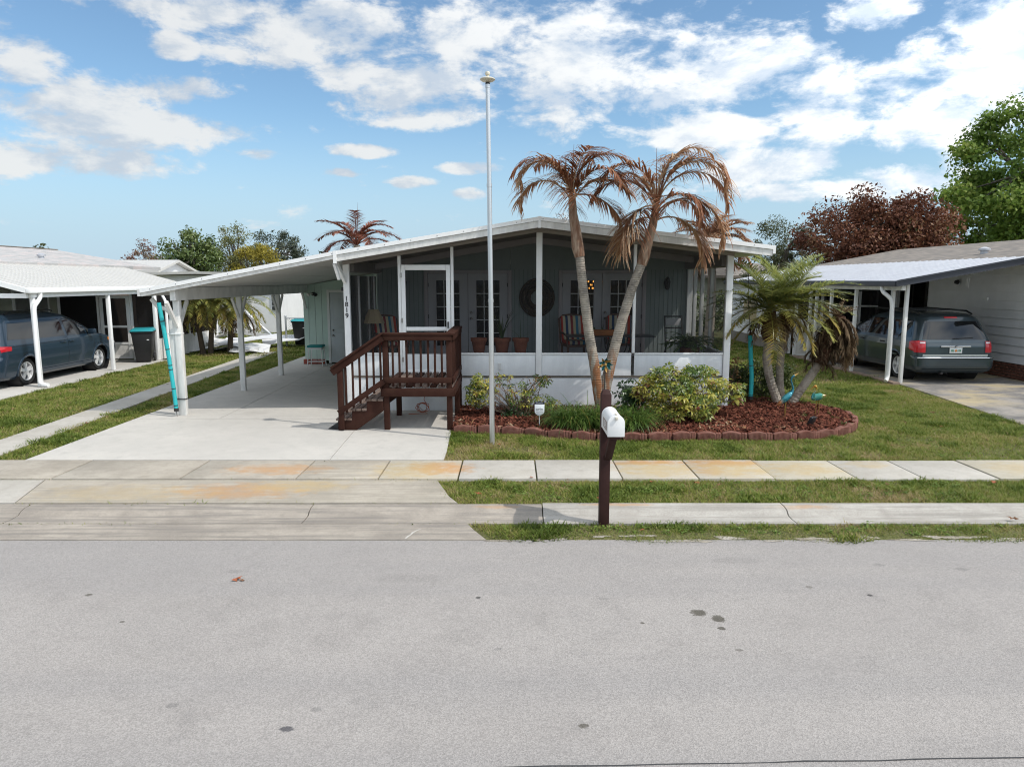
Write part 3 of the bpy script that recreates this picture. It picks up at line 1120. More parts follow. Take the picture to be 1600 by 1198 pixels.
# store room at the back of the carport
mb = MB()
mb.prism([(-6.25, .10), (-3.205, .10), (-3.205, 2.85), (-6.25, zr(-6.25) - .085)], 21.2, 21.26, 'xz')
mb.build('store_wall', 'shed_green', house)
mb = MB()
mb.prism([(-6.25, .0), (-6.19, .0), (-6.19, 2.30), (-6.25, 2.29)], 21.262, 29.9, 'xz')
mb.build('store_wall', 'shed_green', house)
strip(-6.67, -3.155, .0, .07, 21.905, 30.2, 'carport_roof', 'soffit')
gm = MB()
for k in range(13):
    x = -6.1 + k * .2
    if not -5.55 < x < -4.5:
        gm.box(x - .004, x + .004, 21.193, 21.20, .12, 2.35)
gm.build('wall_groove', 'porch_green', house)
bk = None
for k in range(7):
    x = -6.29 + k * .215
    if -5.55 < x + .1 < -4.5:
        continue
    mb = MB()
    mb.box(x, x + .205, 21.12, 21.198, 0, .145)
    mb.build('brick', 'brick_red', house, bevel=.006)
mb = MB()
mb.box(-5.53, -5.455, 21.15, 21.198, .03, 2.22)
mb.box(-4.555, -4.48, 21.15, 21.198, .03, 2.22)
mb.box(-5.453, -4.557, 21.15, 21.198, 2.14, 2.22)
sd = mb.build('store_door', 'white_paint', house)
mb = MB()
mb.box(-5.45, -4.56, 21.165, 21.197, .05, 2.135)
for zz in ((.2, .95), (1.05, 1.95)):
    for xx in (-5.33, -4.95):
        mb.box(xx, xx + .28, 21.158, 21.165, *zz)
mb.build('door_leaf', 'grey_door', sd, bevel=.004)
for zz in (1.02, .86):
    mb = MB()
    mb.lathe([(.012, 0), (.032, -.01), (.034, -.03), (.014, -.055)], (-5.37, 21.165, zz), 12, 'y')
    mb.build('door_knob', 'nickel', sd, smooth=True)
mb = MB()
mb.lathe([(.02, 0), (.055, -.01), (.055, -.03), (.02, -.04)], (-5.94, 21.2, 2.10), 12, 'y')
fl = mb.build('flood_light', 'dark_metal', house)
for s_ in (-1, 1):
    mb = MB()
    mb.tube([(-5.94, 21.17, 2.10), (-5.94 + s_ * .07, 21.10, 2.11), (-5.94 + s_ * .12, 21.04, 2.07)], [.018, .03, .055], 10)
    mb.build('lamp_head', 'white_weathered' if s_ < 0 else 'dark_metal', fl, smooth=True)

# house number down the corner post
for i, ch in enumerate('1819'):
    text_mesh('house_number', ch, 0.125, 'black_plastic', house, (-3.145, 13.463, 2.115 - i * .108), (PI / 2, 0, 0), .003, .002)

# a small socket box and hose bib on the knee wall
mb = MB()
mb.box(-.26, -.21, 13.48, 13.514, .80, .92)
mb.build('socket_box', 'white_weathered', house)

# ------------------------------------------------------------------ chandelier burning in the room
m = bpy.data.materials.new('bulb')
m.use_nodes = True
p = m.node_tree.nodes['Principled BSDF']
p.inputs['Emission Color'].default_value = (1, .42, .08, 1)
p.inputs['Emission Strength'].default_value = 2.6
MATS['bulb'] = m
ch = thing('chandelier', 'lit amber glass chandelier glowing behind the glass of the right-hand french doors', 'chandelier', (2.1, 18.5, 2.8))
mb = MB()
mb.tube([(2.1, 18.5, 2.82), (2.1, 18.5, 2.6)], .012, 6)
mb.tube([(2.1 + .26 * math.cos(t * PI / 8), 18.5 + .26 * math.sin(t * PI / 8), 2.5) for t in range(17)], .012, 6)
mb.bar((1.84, 18.5, 2.5), (2.36, 18.5, 2.5), .015, .015)
mb.bar((2.1, 18.24, 2.5), (2.1, 18.76, 2.5), .015, .015)
mb.bar((2.1, 18.5, 2.5), (2.1, 18.5, 2.62), .015, .015)
mb.build('frame', 'nickel', ch)
for r_, z, n_ in ((.26, 2.47, 9), (.18, 2.385, 7), (.09, 2.30, 4)):
    for k in range(n_):
        t = 2 * PI * k / n_
        mb = MB()
        mb.lathe([(.003, -.026), (.012, -.016), (.013, .0), (.006, .022)], (2.1 + r_ * math.cos(t), 18.5 + r_ * math.sin(t), z), 8)
        mb.build('glass_drop', 'bulb', ch, smooth=True)
# ------------------------------------------------------------------ wooden landing and steps
mat('deck_brown', (.047, .021, .0145), .8, spec=.12, var=.35, vs=6, bump=.35, bs=25, stretch=(1, 1, 1), col2=(.036, .014, .010))
mat('deck_worn', (.20, .15, .125), .8, var=.5, vs=7, bump=.5, bs=30, col2=(.09, .055, .042))
deck = thing('porch_steps', 'dark brown wooden landing with railing and three steps below the screen door', 'steps', (-1.6, 12.5, 0))
def dk(name, fn, m='deck_brown', par=None, bev=.005):
    mb = MB()
    fn(mb)
    return mb.build(name, m, par or deck, bevel=bev)
XL, XR, YF, YB = -2.11, -1.05, 11.70, 13.40
for x, y, zt in ((XL, YF, 1.585), (XR, YF, 1.585), (XL, 12.97, .57), (XR + .03, 12.97, .57)):
    dk('post', lambda b, x=x, y=y, zt=zt: b.box(x - .046, x + .046, y - .046, y + .046, 0, zt))
dk('post', lambda b: b.box(XR - .01, XR + .08, YB - .05, YB + .04, 0, 1.585))
# rim boards
dk('rim_board', lambda b: b.box(XL - .06, XR + .075, YF - .088, YF - .049, .575, .715))
dk('rim_board', lambda b: b.box(XR + .049, XR + .088, YF - .046, YB + .04, .575, .715))
dk('rim_board', lambda b: b.box(XL - .088, XL - .049, YF - .046, YB + .04, .575, .715))
# deck planks front to back, ends showing above the rim
n_ = 9
for k in range(n_):
    x0 = XL - .08 + (XR - XL + .16) * k / n_
    x1 = XL - .08 + (XR - XL + .16) * (k + 1) / n_ - .03
    dk('plank', lambda b: b.box(x0, x1, YF - .03, YB + .04, .718, .756), 'deck_worn' if k % 3 else 'deck_brown')
# railings
dk('bottom_rail', lambda b: b.box(XL - .046, XR + .046, YF - .086, YF - .048, .805, .895))
dk('top_rail', lambda b: b.box(XL - .06, XR + .05, YF - .088, YF - .048, 1.515, 1.60))
dk('rail_cap', lambda b: b.box(XL - .07, XR + .09, YF - .10, YF + .055, 1.603, 1.64))
dk('rail_cap', lambda b: b.box(XR - .06, XR + .10, YF + .058, YB + .05, 1.603, 1.64))
dk('top_rail', lambda b: b.box(XR + .049, XR + .088, YF - .04, YB + .04, 1.515, 1.60))
dk('bottom_rail', lambda b: b.box(XR + .049, XR + .088, YF - .04, YB + .04, .805, .895))
for k in range(8):
    x = XL + (XR - XL) * (k + 1) / 9 + random.uniform(-.004, .004)
    dk('baluster', lambda b: b.bar((x, YF - .03, .74), (x + random.uniform(-.006, .006), YF - .03, 1.60), .034, .034, (0, 1, 0)))
for k in range(11):
    y = YF + (YB - YF) * (k + 1) / 12
    dk('baluster', lambda b: b.bar((XR + .03, y, .74), (XR + .03, y, 1.60), .034, .034, (0, 1, 0)))
# steps going down to the left
saw = [(-2.93, 0), (-2.93, .165), (-2.69, .165), (-2.69, .33), (-2.44, .33), (-2.44, .495), (-2.16, .495), (-2.16, .33), (-2.62, .0)]
for y in (11.66, 12.96):
    dk('stringer', lambda b: b.prism(saw, y - .02, y + .02, 'xz'), bev=.003)
for x0, x1, z in ((-2.96, -2.68, .167), (-2.71, -2.43, .332), (-2.46, -2.15, .497)):
    for k in range(3):
        a = x0 + (x1 - x0) * k / 3
        dk('tread', lambda b: b.box(a, a + (x1 - x0) / 3 - .014, 11.62, 13.0, z, z + .035), 'deck_worn')
dk('post', lambda b: b.box(-2.905, -2.815, 11.575, 11.637, .02, 1.03))
dk('post', lambda b: b.box(-2.905, -2.815, 12.985, 13.05, .02, .22))
dk('stair_rail', lambda b: b.bar((-2.99, 11.58, .985), (XL - .03, 11.58, 1.565), .042, .115))
dk('rail_cap', lambda b: b.bar((-3.0, 11.60, 1.062), (XL - .03, 11.60, 1.64), .14, .036))
dk('stair_rail', lambda b: b.bar((-2.90, 11.575, .31), (XL - .02, 11.575, .84), .04, .09))
for k in range(6):
    t = (k + .75) / 6.4
    x = -2.86 + (XL + 2.86) * t
    zb = .32 + (.84 - .32) * t - .08
    zt_ = 1.0 + (1.56 - 1.0) * t
    dk('baluster', lambda b: b.bar((x, 11.625, zb), (x, 11.625, zt_), .034, .034, (0, 1, 0)))

mb = MB()
mb.prism([(-3.12, 11.72), (-2.95, 11.68), (-2.95, 12.25), (-3.09, 12.28)], .002, .014, 'xy')
tag(mb.build('door_mat', 'black_plastic', None, origin=(-3.03, 12, 0), bevel=.003), 'small black rubber mat lying on the slab at the foot of the wooden steps', 'mat')

mat('cord_orange', (.36, .085, .03), .5)
mb = MB()
pts = [(-1.62, 13.30, .62), (-1.68, 13.25, .25)] + [(-1.70 + (.11 + .03 * math.sin(k * 1.3)) * math.cos(k * .55), 13.18 + .05 * math.sin(k * .5), .11 + .085 * math.sin(k * .55 + .2 * math.sin(k))) for k in range(40)] + [(-1.6, 13.1, .01), (-1.95, 13.05, .01)]
mb.tube(pts, .006, 5)
tag(mb.build('extension_cord', 'cord_orange', None, smooth=True, origin=(-1.78, 13.2, 0)), 'coiled orange extension cord hanging under the wooden landing', 'cord')

# ------------------------------------------------------------------ flagpole
mat('pole_silver', (.62, .63, .64), .32, .75)
mat('finial_cream', (.62, .58, .48), .45)
fp = thing('flagpole', 'tall silver metal flagpole with a disc and ball on top, standing in the front lawn', 'flagpole', (-.31, 10.78, -.03))
segs = [(-.31, 0, .040), (-.322, 2.2, .037), (-.338, 3.9, .033), (-.355, 5.30, .029)]
for (xa, za, ra), (xb, zb, rb) in zip(segs, segs[1:]):
    mb = MB()
    mb.tube([(xa, 10.78, za - .05 if za == 0 else za), (xb, 10.78, zb)], [ra, ra - .002], 16)
    mb.build('pole_section', 'pole_silver', fp, smooth=True)
    mb = MB()
    mb.tube([(xb, 10.78, zb - .03), (xb, 10.78, zb + .02)], [ra + .003, ra + .003], 16)
    mb.build('collar', 'pole_silver', fp, smooth=True)
mb = MB()
mb.lathe([(.032, 5.28), (.034, 5.34), (.028, 5.345), (.03, 5.355)], (-.355, 10.78, 0), 16)
mb.build('truck', 'dark_metal', fp, smooth=True)
mb = MB()
mb.lathe([(.03, 5.35), (.085, 5.365), (.112, 5.385), (.112, 5.395), (.085, 5.41), (.03, 5.42)], (-.355, 10.78, 0), 24)
mb.build('disc', 'finial_cream', fp, smooth=True)
mb = MB()
mb.lathe([(.022, 5.415), (.024, 5.44), (.018, 5.445), (.034, 5.455), (.038, 5.475), (.030, 5.495), (.008, 5.505)], (-.355, 10.78, 0), 16)
mb.build('ball', 'finial_cream', fp, smooth=True)

# ------------------------------------------------------------------ mailbox
mat('mail_post', (.045, .0195, .017), .65, spec=.2, var=.25, vs=9, bump=.15, bs=40)
mat('mail_white', (.78, .78, .77), .4, var=.03, vs=8)
mat('plate_pink', (.34, .27, .25), .5, var=.3, vs=60)
ml = thing('mailbox', 'white arched mailbox on a chamfered dark brown wooden post at the road verge', 'mailbox', (.985, 7.2, -.09))
mb = MB()
w = .052
mb.box(.978 - w, .978 + w, 7.23 - w, 7.23 + w, -.15, 1.33)
vs = [(.978 + a * w, 7.23 + b_ * w, 1.33) for a, b_ in ((-1, -1), (1, -1), (1, 1), (-1, 1))] + [(.978 + a * w * .62, 7.23 + b_ * w * .62, 1.375) for a, b_ in ((-1, -1), (1, -1), (1, 1), (-1, 1))]
mb.add(vs, [(4, 5, 6, 7), (0, 1, 5, 4), (1, 2, 6, 5), (2, 3, 7, 6), (3, 0, 4, 7)])
mb.build('post', 'mail_post', ml, bevel=.004)
mb = MB()
mb.box(.953, 1.065, 6.74, 7.176, .955, .992)
mb.build('support_board', 'mail_post', ml, bevel=.004)
mb = MB()
mb.bar((1.005, 7.18, .66), (1.005, 6.86, .945), .075, .05)
mb.build('brace', 'mail_post', ml, bevel=.004)
def arch(cx, hw, z0, z1, n=14):
    zs = z1 - hw
    return [(cx - hw, z0), (cx + hw, z0)] + [(cx + hw * math.cos(PI * k / n), zs + hw * math.sin(PI * k / n)) for k in range(n + 1)]
mb = MB()
mb.prism(arch(1.012, .079, .995, 1.205), 6.72, 7.17, 'xz')
bx_ = mb.build('box', 'mail_white', ml, smooth=True, angle=50)
mb = MB()
mb.prism(arch(1.012, .084, .993, 1.21), 6.70, 6.722, 'xz')
mb.build('door', 'mail_white', ml, bevel=.004)
mb = MB()
mb.prism(arch(1.012, .0825, .994, 1.208), 7.155, 7.178, 'xz')
mb.build('rear_rim', 'mail_white', ml, bevel=.003)
mb = MB()
mb.box(.997, 1.027, 6.675, 6.70, 1.165, 1.195)
mb.box(1.0, 1.024, 6.70, 6.75, 1.205, 1.222)
mb.build('latch', 'finial_cream', ml, bevel=.006)
mb = MB()
mb.box(.9295, .9325, 6.80, 7.05, 1.035, 1.125)
pl_ = mb.build('number_plate', 'plate_pink', ml)
text_mesh('digits', '1819', .10, 'mail_white', pl_, (.9285, 6.925, 1.046), (PI / 2, 0, -PI / 2))

# ------------------------------------------------------------------ yard sign
mat('sign_white', (.74, .76, .78), .4)
mat('sign_navy', (.02, .025, .05), .45)
mat('sign_grey', (.22, .23, .25), .5)
ys_ = thing('yard_sign', 'small white shield security sign with navy top on a short stake in the mulch', 'sign', (.465, 11.72, .02))
mb = MB()
mb.box(.457, .473, 11.72, 11.727, -.05, .27)
mb.build('stake', 'sign_white', ys_)
sh = [(.383, .43), (.383, .30), (.40, .268), (.435, .243), (.465, .235), (.495, .243), (.53, .268), (.547, .30), (.547, .43)]
mb = MB()
mb.prism(sh, 11.708, 11.718, 'xz')
mb.build('shield', 'sign_white', ys_, bevel=.002)
mb = MB()
mb.prism([(.383, .432), (.547, .432), (.547, .468), (.50, .47), (.465, .485), (.43, .47), (.383, .468)], 11.707, 11.719, 'xz')
mb.build('top_band', 'sign_navy', ys_)
for body, sz, z, m, nm in (('arlo', .074, .325, 'sign_grey', 'wordmark'), ('SECURED BY', .019, .442, 'sign_white', 'wordmark')):
    text_mesh(nm, body, sz, m, ys_, (.465, 11.7055, z), (PI / 2, 0, 0))
mb = MB()
mb.box(.41, .52, 11.706, 11.708, .292, .298)
mb.build('small_print', 'sign_grey', ys_)

# ------------------------------------------------------------------ metal garden birds
def bird_mat(name, stops, axis_a, axis_b):
    m = bpy.data.materials.new(name)
    m.use_nodes = True
    b = NB(m.node_tree)
    p = m.node_tree.nodes['Principled BSDF']
    p.inputs['Roughness'].default_value = .3
    p.inputs['Metallic'].default_value = .25
    a = b.n('ShaderNodeAttribute', attribute_name='tint')
    c = b.ramp(a.outputs['Fac'], stops)
    tc = b.n('ShaderNodeTexCoord').outputs['Object']
    f = b.smooth(b.noise(tc, 55, 3), .60, .68)
    b.l(b.mix(f, c, (.50, .62, .58)), p.inputs['Base Color'])
    MATS[name] = m

bird_mat('heron_paint', [(0, (.35, .12, .03)), (.12, (.30, .11, .03)), (.2, (.03, .20, .22)), (.4, (.02, .20, .26)), (.7, (.015, .13, .19)), (.9, (.01, .11, .15)), (.94, (.50, .28, .06)), (1, (.5, .26, .05))], 0, 1)
bird_mat('heron_paint_light', [(0, (.35, .11, .02)), (.15, (.14, .22, .05)), (.3, (.05, .24, .19)), (.55, (.05, .25, .22)), (.72, (.03, .2, .2)), (.8, (.4, .32, .05)), (.9, (.45, .20, .03)), (1, (.5, .2, .03))], 0, 1)
mat('bird_leg', (.30, .20, .05), .4, .5)
def bird(label, loc, path, rad, tints, m, legs, legtop, rotz, sx=.72):
    rad = [r_ * .82 for r_ in rad]
    t = thing('metal_heron', label, 'garden ornament', loc)
    # smooth the path
    P, Rr, T = [], [], []
    n = len(path)
    for i in range(n - 1):
        p0, p1, p2, p3 = (Vector((path[max(0, min(n - 1, i + k))][0], 0, path[max(0, min(n - 1, i + k))][1])) for k in (-1, 0, 1, 2))
        for s in range(5):
            u = s / 5
            P.append(.5 * ((2 * p1) + (p2 - p0) * u + (2 * p0 - 5 * p1 + 4 * p2 - p3) * u * u + (3 * p1 - p0 - 3 * p2 + p3) * u ** 3))
            Rr.append(rad[i] + (rad[i + 1] - rad[i]) * (3 * u * u - 2 * u ** 3))
            T.append(tints[i] + (tints[i + 1] - tints[i]) * u)
    P.append(Vector((path[-1][0], 0, path[-1][1])))
    Rr.append(rad[-1])
    T.append(tints[-1])
    mb = MB()
    nn = 12
    L = Vector(loc)
    def W_(p):
        x, y = rot2(p.x * sx, p.y, rotz)
        return L + Vector((x, y, p.z))
    rings = []
    for i, p in enumerate(P):
        d = (P[min(i + 1, len(P) - 1)] - P[max(i - 1, 0)]).normalized()
        sd = Vector((0, 1, 0))
        up = sd.cross(d).normalized()
        rings.append([W_(p + sd * math.cos(2 * PI * k / nn) * Rr[i] * .82 + up * math.sin(2 * PI * k / nn) * Rr[i]) for k in range(nn)])
    vs = [v for r in rings for v in r]
    for i in range(len(P) - 1):
        mb.add([], [])
    mb.v = [tuple(v) for v in vs]
    for i in range(len(P) - 1):
        for k in range(nn):
            mb.f.append((i * nn + k, i * nn + (k + 1) % nn, (i + 1) * nn + (k + 1) % nn, (i + 1) * nn + k))
            mb.tint.append((T[i] + T[i + 1]) / 2)
    mb.f.append(tuple(range(nn))[::-1])
    mb.tint.append(T[0])
    mb.f.append(tuple(range((len(P) - 1) * nn, len(P) * nn)))
    mb.tint.append(T[-1])
    mb.build('body', m, t, smooth=True, angle=80)
    for (x0, z0), (x1, z1), (x2, z2), yy in legs:
        mb = MB()
        pts = [W_(Vector(q)) for q in ((x0, yy, z0), (x1, yy, z1), (x2, yy, z2), (x2 + .035, yy, z2 - .005))]
        mb.tube(pts, [.011, .006, .005, .004], 6)
        mb.build('leg', 'bird_leg', t, smooth=True)
    # folded wings as shallow shells on the flanks
    bi = int(len(P) * .22)
    for sy in (-1, 1):
        mb = MB()
        c = P[bi]
        pts = []
        for k in range(9):
            for j in range(4):
                u = -1 + 2 * k / 8
                v = -1 + 2 * j / 3
                q = Vector((c.x + u * .105 - .02, sy * (max(Rr) * .80 + .008) * math.sqrt(max(0, 1 - .45 * u * u - .3 * v * v)), c.z + u * .045 + v * max(Rr) * .62 * math.sqrt(max(0, 1 - u * u * .8))))
                pts.append(W_(q))
        fs = [(k * 4 + j, k * 4 + j + 1, (k + 1) * 4 + j + 1, (k + 1) * 4 + j) for k in range(8) for j in range(3)]
        mb.add(pts, fs)
        mb.tint = [.22 + .3 * (i // 3) / 8 for i in range(len(fs))]
        mb.build('wing', m, t, smooth=True, fixn=False)
    return t

bird('tall teal metal heron with raised neck and orange beak standing in the mulch', (4.86, 12.35, .06),
     [(-.20, .24), (-.13, .285), (0, .36), (.10, .42), (.165, .47), (.19, .54), (.155, .62), (.13, .69), (.155, .745), (.195, .762), (.225, .775), (.315, .815)],
     [.012, .05, .078, .07, .042, .028, .022, .020, .024, .030, .017, .004], [0, .12, .25, .4, .5, .6, .7, .75, .8, .88, .95, 1], 'heron_paint',
     [((0, .30), (-.015, .17), (.0, .005), -.025), ((.03, .31), (.055, .17), (.03, .005), .03)], .3, R(8))
bird('smaller green metal heron with its orange beak tucked down at the edge of the mulch', (5.52, 12.55, .05),
     [(.20, .40), (.14, .385), (.05, .375), (-.05, .36), (-.115, .345), (-.12, .40), (-.07, .455), (-.035, .51), (-.05, .555), (-.085, .56), (-.12, .54), (-.185, .485)],
     [.012, .045, .082, .082, .05, .028, .021, .021, .032, .03, .014, .004], [0, .1, .3, .45, .6, .7, .76, .8, .86, .9, .95, 1], 'heron_paint_light',
     [((-.03, .31), (-.035, .17), (-.05, .005), -.028), ((.05, .31), (.065, .17), (.06, .005), .03)], .3, R(-6))

# ------------------------------------------------------------------ garden spotlight
sp_ = thing('garden_spotlight', 'small black garden spotlight staked in the mulch behind the edging blocks', 'spotlight', (5.06, 11.72, .04))
mb = MB()
mb.box(5.05, 5.07, 11.71, 11.73, .0, .09)
mb.build('stake', 'black_plastic', sp_)
mb = MB()
mb.obox((5.09, 11.74, .145), (.13, .06, .15), (R(25), 0, R(35)))
mb.build('housing', 'black_plastic', sp_, bevel=.018)
mb = MB()
mb.obox((5.113, 11.707, .16), (.11, .012, .125), (R(25), 0, R(35)))
mb.build('lens', 'dark_metal', sp_, bevel=.005)

# ------------------------------------------------------------------ padded marker poles
mat('foam_teal', (.03, .42, .44), .6, var=.08, vs=10)
def foam_pole(label, pts, r_, bands, rod, group=None):
    t = thing('padded_pole', label, 'pole', pts[0])
    mb = MB()
    mb.tube(pts, r_, 12)
    mb.build('foam_sleeve', 'foam_teal', t, smooth=True)
    P = [Vector(p) for p in pts]
    L = sum((b_ - a).length for a, b_ in zip(P, P[1:]))
    for s in bands:
        d = s * L
        for a, b_ in zip(P, P[1:]):
            l = (b_ - a).length
            if d <= l:
                q = a + (b_ - a) * (d / l)
                u = (b_ - a).normalized()
                mb = MB()
                mb.tube([q - u * .008, q + u * .008], r_ + .003, 12)
                mb.build('tape_band', 'black_plastic', t)
                break
            d -= l
    mb = MB()
    mb.tube(rod, .006, 6)
    mb.build('rod', 'dark_metal', t)
    mb = MB()
    mb.tube([Vector(pts[0]) - Vector((0, 0, .03)), Vector(pts[0]) + Vector((0, 0, .03))], r_ + .006, 12)
    mb.build('end_cap', 'dark_metal', t)
foam_pole('turquoise foam-wrapped pole leaning beside the front carport post', [(-6.22, 12.84, .13), (-6.24, 12.84, .5), (-6.285, 12.83, 1.1), (-6.335, 12.81, 1.65), (-6.375, 12.78, 2.10)], .036,
          (.04, .20, .38, .42, .57, .83), [(-6.215, 12.84, 0), (-6.22, 12.84, .14)])
foam_pole('turquoise foam-wrapped pole standing in the mulch right of the porch', [(4.80, 13.97, .17), (4.80, 13.97, .6), (4.765, 13.97, .95), (4.73, 13.97, 1.42)], .043,
          (.04, .52), [(4.79, 13.97, 0), (4.80, 13.97, .4), (4.74, 13.97, 1.4), (4.66, 13.97, 2.1), (4.63, 13.97, 2.85)])

# ------------------------------------------------------------------ pinwheel flower
mat('petal_gold', (.42, .26, .08), .35, .5)
mat('petal_teal', (.02, .12, .13), .35, .4)
pw_ = thing('metal_flower', 'gold and teal metal flower spinner on a thin stem between the twin palm trunks', 'garden ornament', (1.62, 12.0, .05))
mb = MB()
mb.tube([(1.60, 12.02, 0), (1.60, 12.02, 1.05)], .008, 6)
mb.build('stem', 'dark_metal', pw_)
for ring, n_, L_, tl in ((0, 9, .135, .03), (1, 7, .095, .055)):
    for k in range(n_):
        t = 2 * PI * (k + .5 * ring) / n_
        d = Vector((math.cos(t), 0, math.sin(t)))
        s_ = Vector((-math.sin(t), 0, math.cos(t)))
        c = Vector((1.60, 12.0 - .012 * ring, 1.07))
        f = Vector((0, -1, 0))
        mb = MB()
        mb.add([c + d * .015, c + d * L_ * .55 + s_ * .027 + f * tl * .5, c + d * L_ + f * tl * 1.1, c + d * L_ * .55 - s_ * .027 + f * tl * .5, c + d * L_ * .55 + f * (tl * .3 - .012)],
               [(0, 4, 1), (1, 4, 2), (2, 4, 3), (3, 4, 0)])
        mb.build('petal', 'petal_gold' if k % 2 else 'petal_teal', pw_, fixn=False)
mb = MB()
mb.lathe([(.004, -.06), (.02, -.05), (.026, -.03), (.02, 0)], (1.60, 12.0, 1.07), 12, 'y')
mb.build('hub', 'petal_gold', pw_, smooth=True)

# ------------------------------------------------------------------ what stands on the porch
def stripes(name, cols, axis='x', scale=1.):
    m = bpy.data.materials.new(name)
    m.use_nodes = True
    b = NB(m.node_tree)
    p = m.node_tree.nodes['Principled BSDF']
    p.inputs['Roughness'].default_value = .9
    tc = b.n('ShaderNodeTexCoord').outputs['Object']
    sp = b.n('ShaderNodeSeparateXYZ')
    b.l(tc, sp.inputs[0])
    v = b.m('FRACT', b.m('MULTIPLY', b.m('ADD', sp.outputs[0], 5.), scale))
    st = [(i / len(cols), c) for i, c in enumerate(cols)]
    b.l(b.ramp(v, st, 'CONSTANT'), p.inputs['Base Color'])
    MATS[name] = m
stripes('stripe_fabric', [(.55, .05, .03), (.60, .52, .36), (.03, .07, .16), (.62, .55, .42), (.30, .04, .04), (.60, .50, .30), (.05, .20, .30), (.55, .50, .42), (.50, .06, .03), (.10, .13, .17)], scale=1.7)
mat('rattan', (.20, .11, .075), .7, var=.4, vs=30)
mat('lamp_cream', (.50, .40, .25), .8)
mat('terracotta', (.27, .095, .055), .85, var=.25, vs=8)
mat('table_dark', (.035, .035, .04), .3)
mat('wood_orange', (.38, .13, .03), .6, var=.2, vs=12)
mat('white_pad', (.55, .55, .56), .8)

def striped_chair(label, x, y, rz):
    t = thing('patio_chair', label, 'chair', (0, 0, 0), 'striped patio chairs on the porch')
    for sx in (-.26, .26):
        for sy in (-.24, .24):
            mb = MB()
            mb.bar((sx, sy, 0), (sx * .97, sy * .97, .40), .04, .04, (0, 1, 0))
            mb.build('leg', 'rattan', t)
        mb = MB()
        mb.tube([(sx * 1.08, -.27, .40), (sx * 1.12, -.27, .60), (sx * 1.12, 0, .64), (sx * 1.08, .24, .66)], .022, 8)
        mb.build('armrest', 'rattan', t, smooth=True)
    mb = MB()
    mb.box(-.28, .28, -.28, .27, .36, .41)
    mb.build('seat_frame', 'rattan', t, bevel=.01)
    mb = MB()
    mb.box(-.27, .27, -.29, .22, .412, .50)
    mb.build('cushion', 'stripe_fabric', t, bevel=.03)
    mb = MB()
    mb.obox((0, .27, .74), (.54, .09, .56), (R(-14), 0, 0))
    mb.build('backrest', 'stripe_fabric', t, bevel=.035)
    mb = MB()
    mb.tube([(-.29, .24, .41), (-.30, .36, .95), (-.2, .39, 1.02), (0, .40, 1.04), (.2, .39, 1.02), (.30, .36, .95), (.29, .24, .41)], .02, 8)
    mb.build('back_frame', 'rattan', t, smooth=True)
    t.location = (x, y, .70)
    t.rotation_euler = (0, 0, rz)
    return t
striped_chair('striped cushioned patio chair under the cream lampshade by the left screens', -2.62, 15.3, R(35))
striped_chair('striped cushioned patio chair left of the glass table, by the left palm trunk', 1.42, 15.55, R(12))
striped_chair('striped cushioned patio chair behind the planter box on the glass table', 2.42, 15.85, R(-8))

t = thing('floor_lamp', 'lamp with a wide cream shade standing in the left porch corner', 'lamp', (-2.98, 15.2, .70))
mb = MB()
mb.lathe([(.15, .70), (.15, .73), (.03, .75), (.02, 1.0), (.05, 1.1), (.03, 1.2), (.012, 1.3), (.012, 1.60)], (-2.98, 15.2, 0), 14)
mb.build('base', 'table_dark', t, smooth=True)
mb = MB()
n_ = 10
mb.add([(-2.98 + r_ * math.cos(2 * PI * k / n_), 15.2 + r_ * math.sin(2 * PI * k / n_), z) for r_, z in ((.24, 1.59), (.11, 1.88)) for k in range(n_)], [(k, (k + 1) % n_, (k + 1) % n_ + n_, k + n_) for k in range(n_)])
mb.build('lamp_shade', 'lamp_cream', t)

t = thing('plant_table', 'low dark table carrying the three terracotta pots behind the porch sill', 'table', (-.25, 14.0, .70))
mb = MB()
mb.box(-.95, .40, 13.80, 14.25, 1.02, 1.055)
mb.build('tabletop', 'table_dark', t, bevel=.01)
for sx in (-.88, .33):
    for sy in (13.86, 14.19):
        mb = MB()
        mb.box(sx - .02, sx + .02, sy - .02, sy + .02, .70, 1.02)
        mb.build('leg', 'table_dark', t)

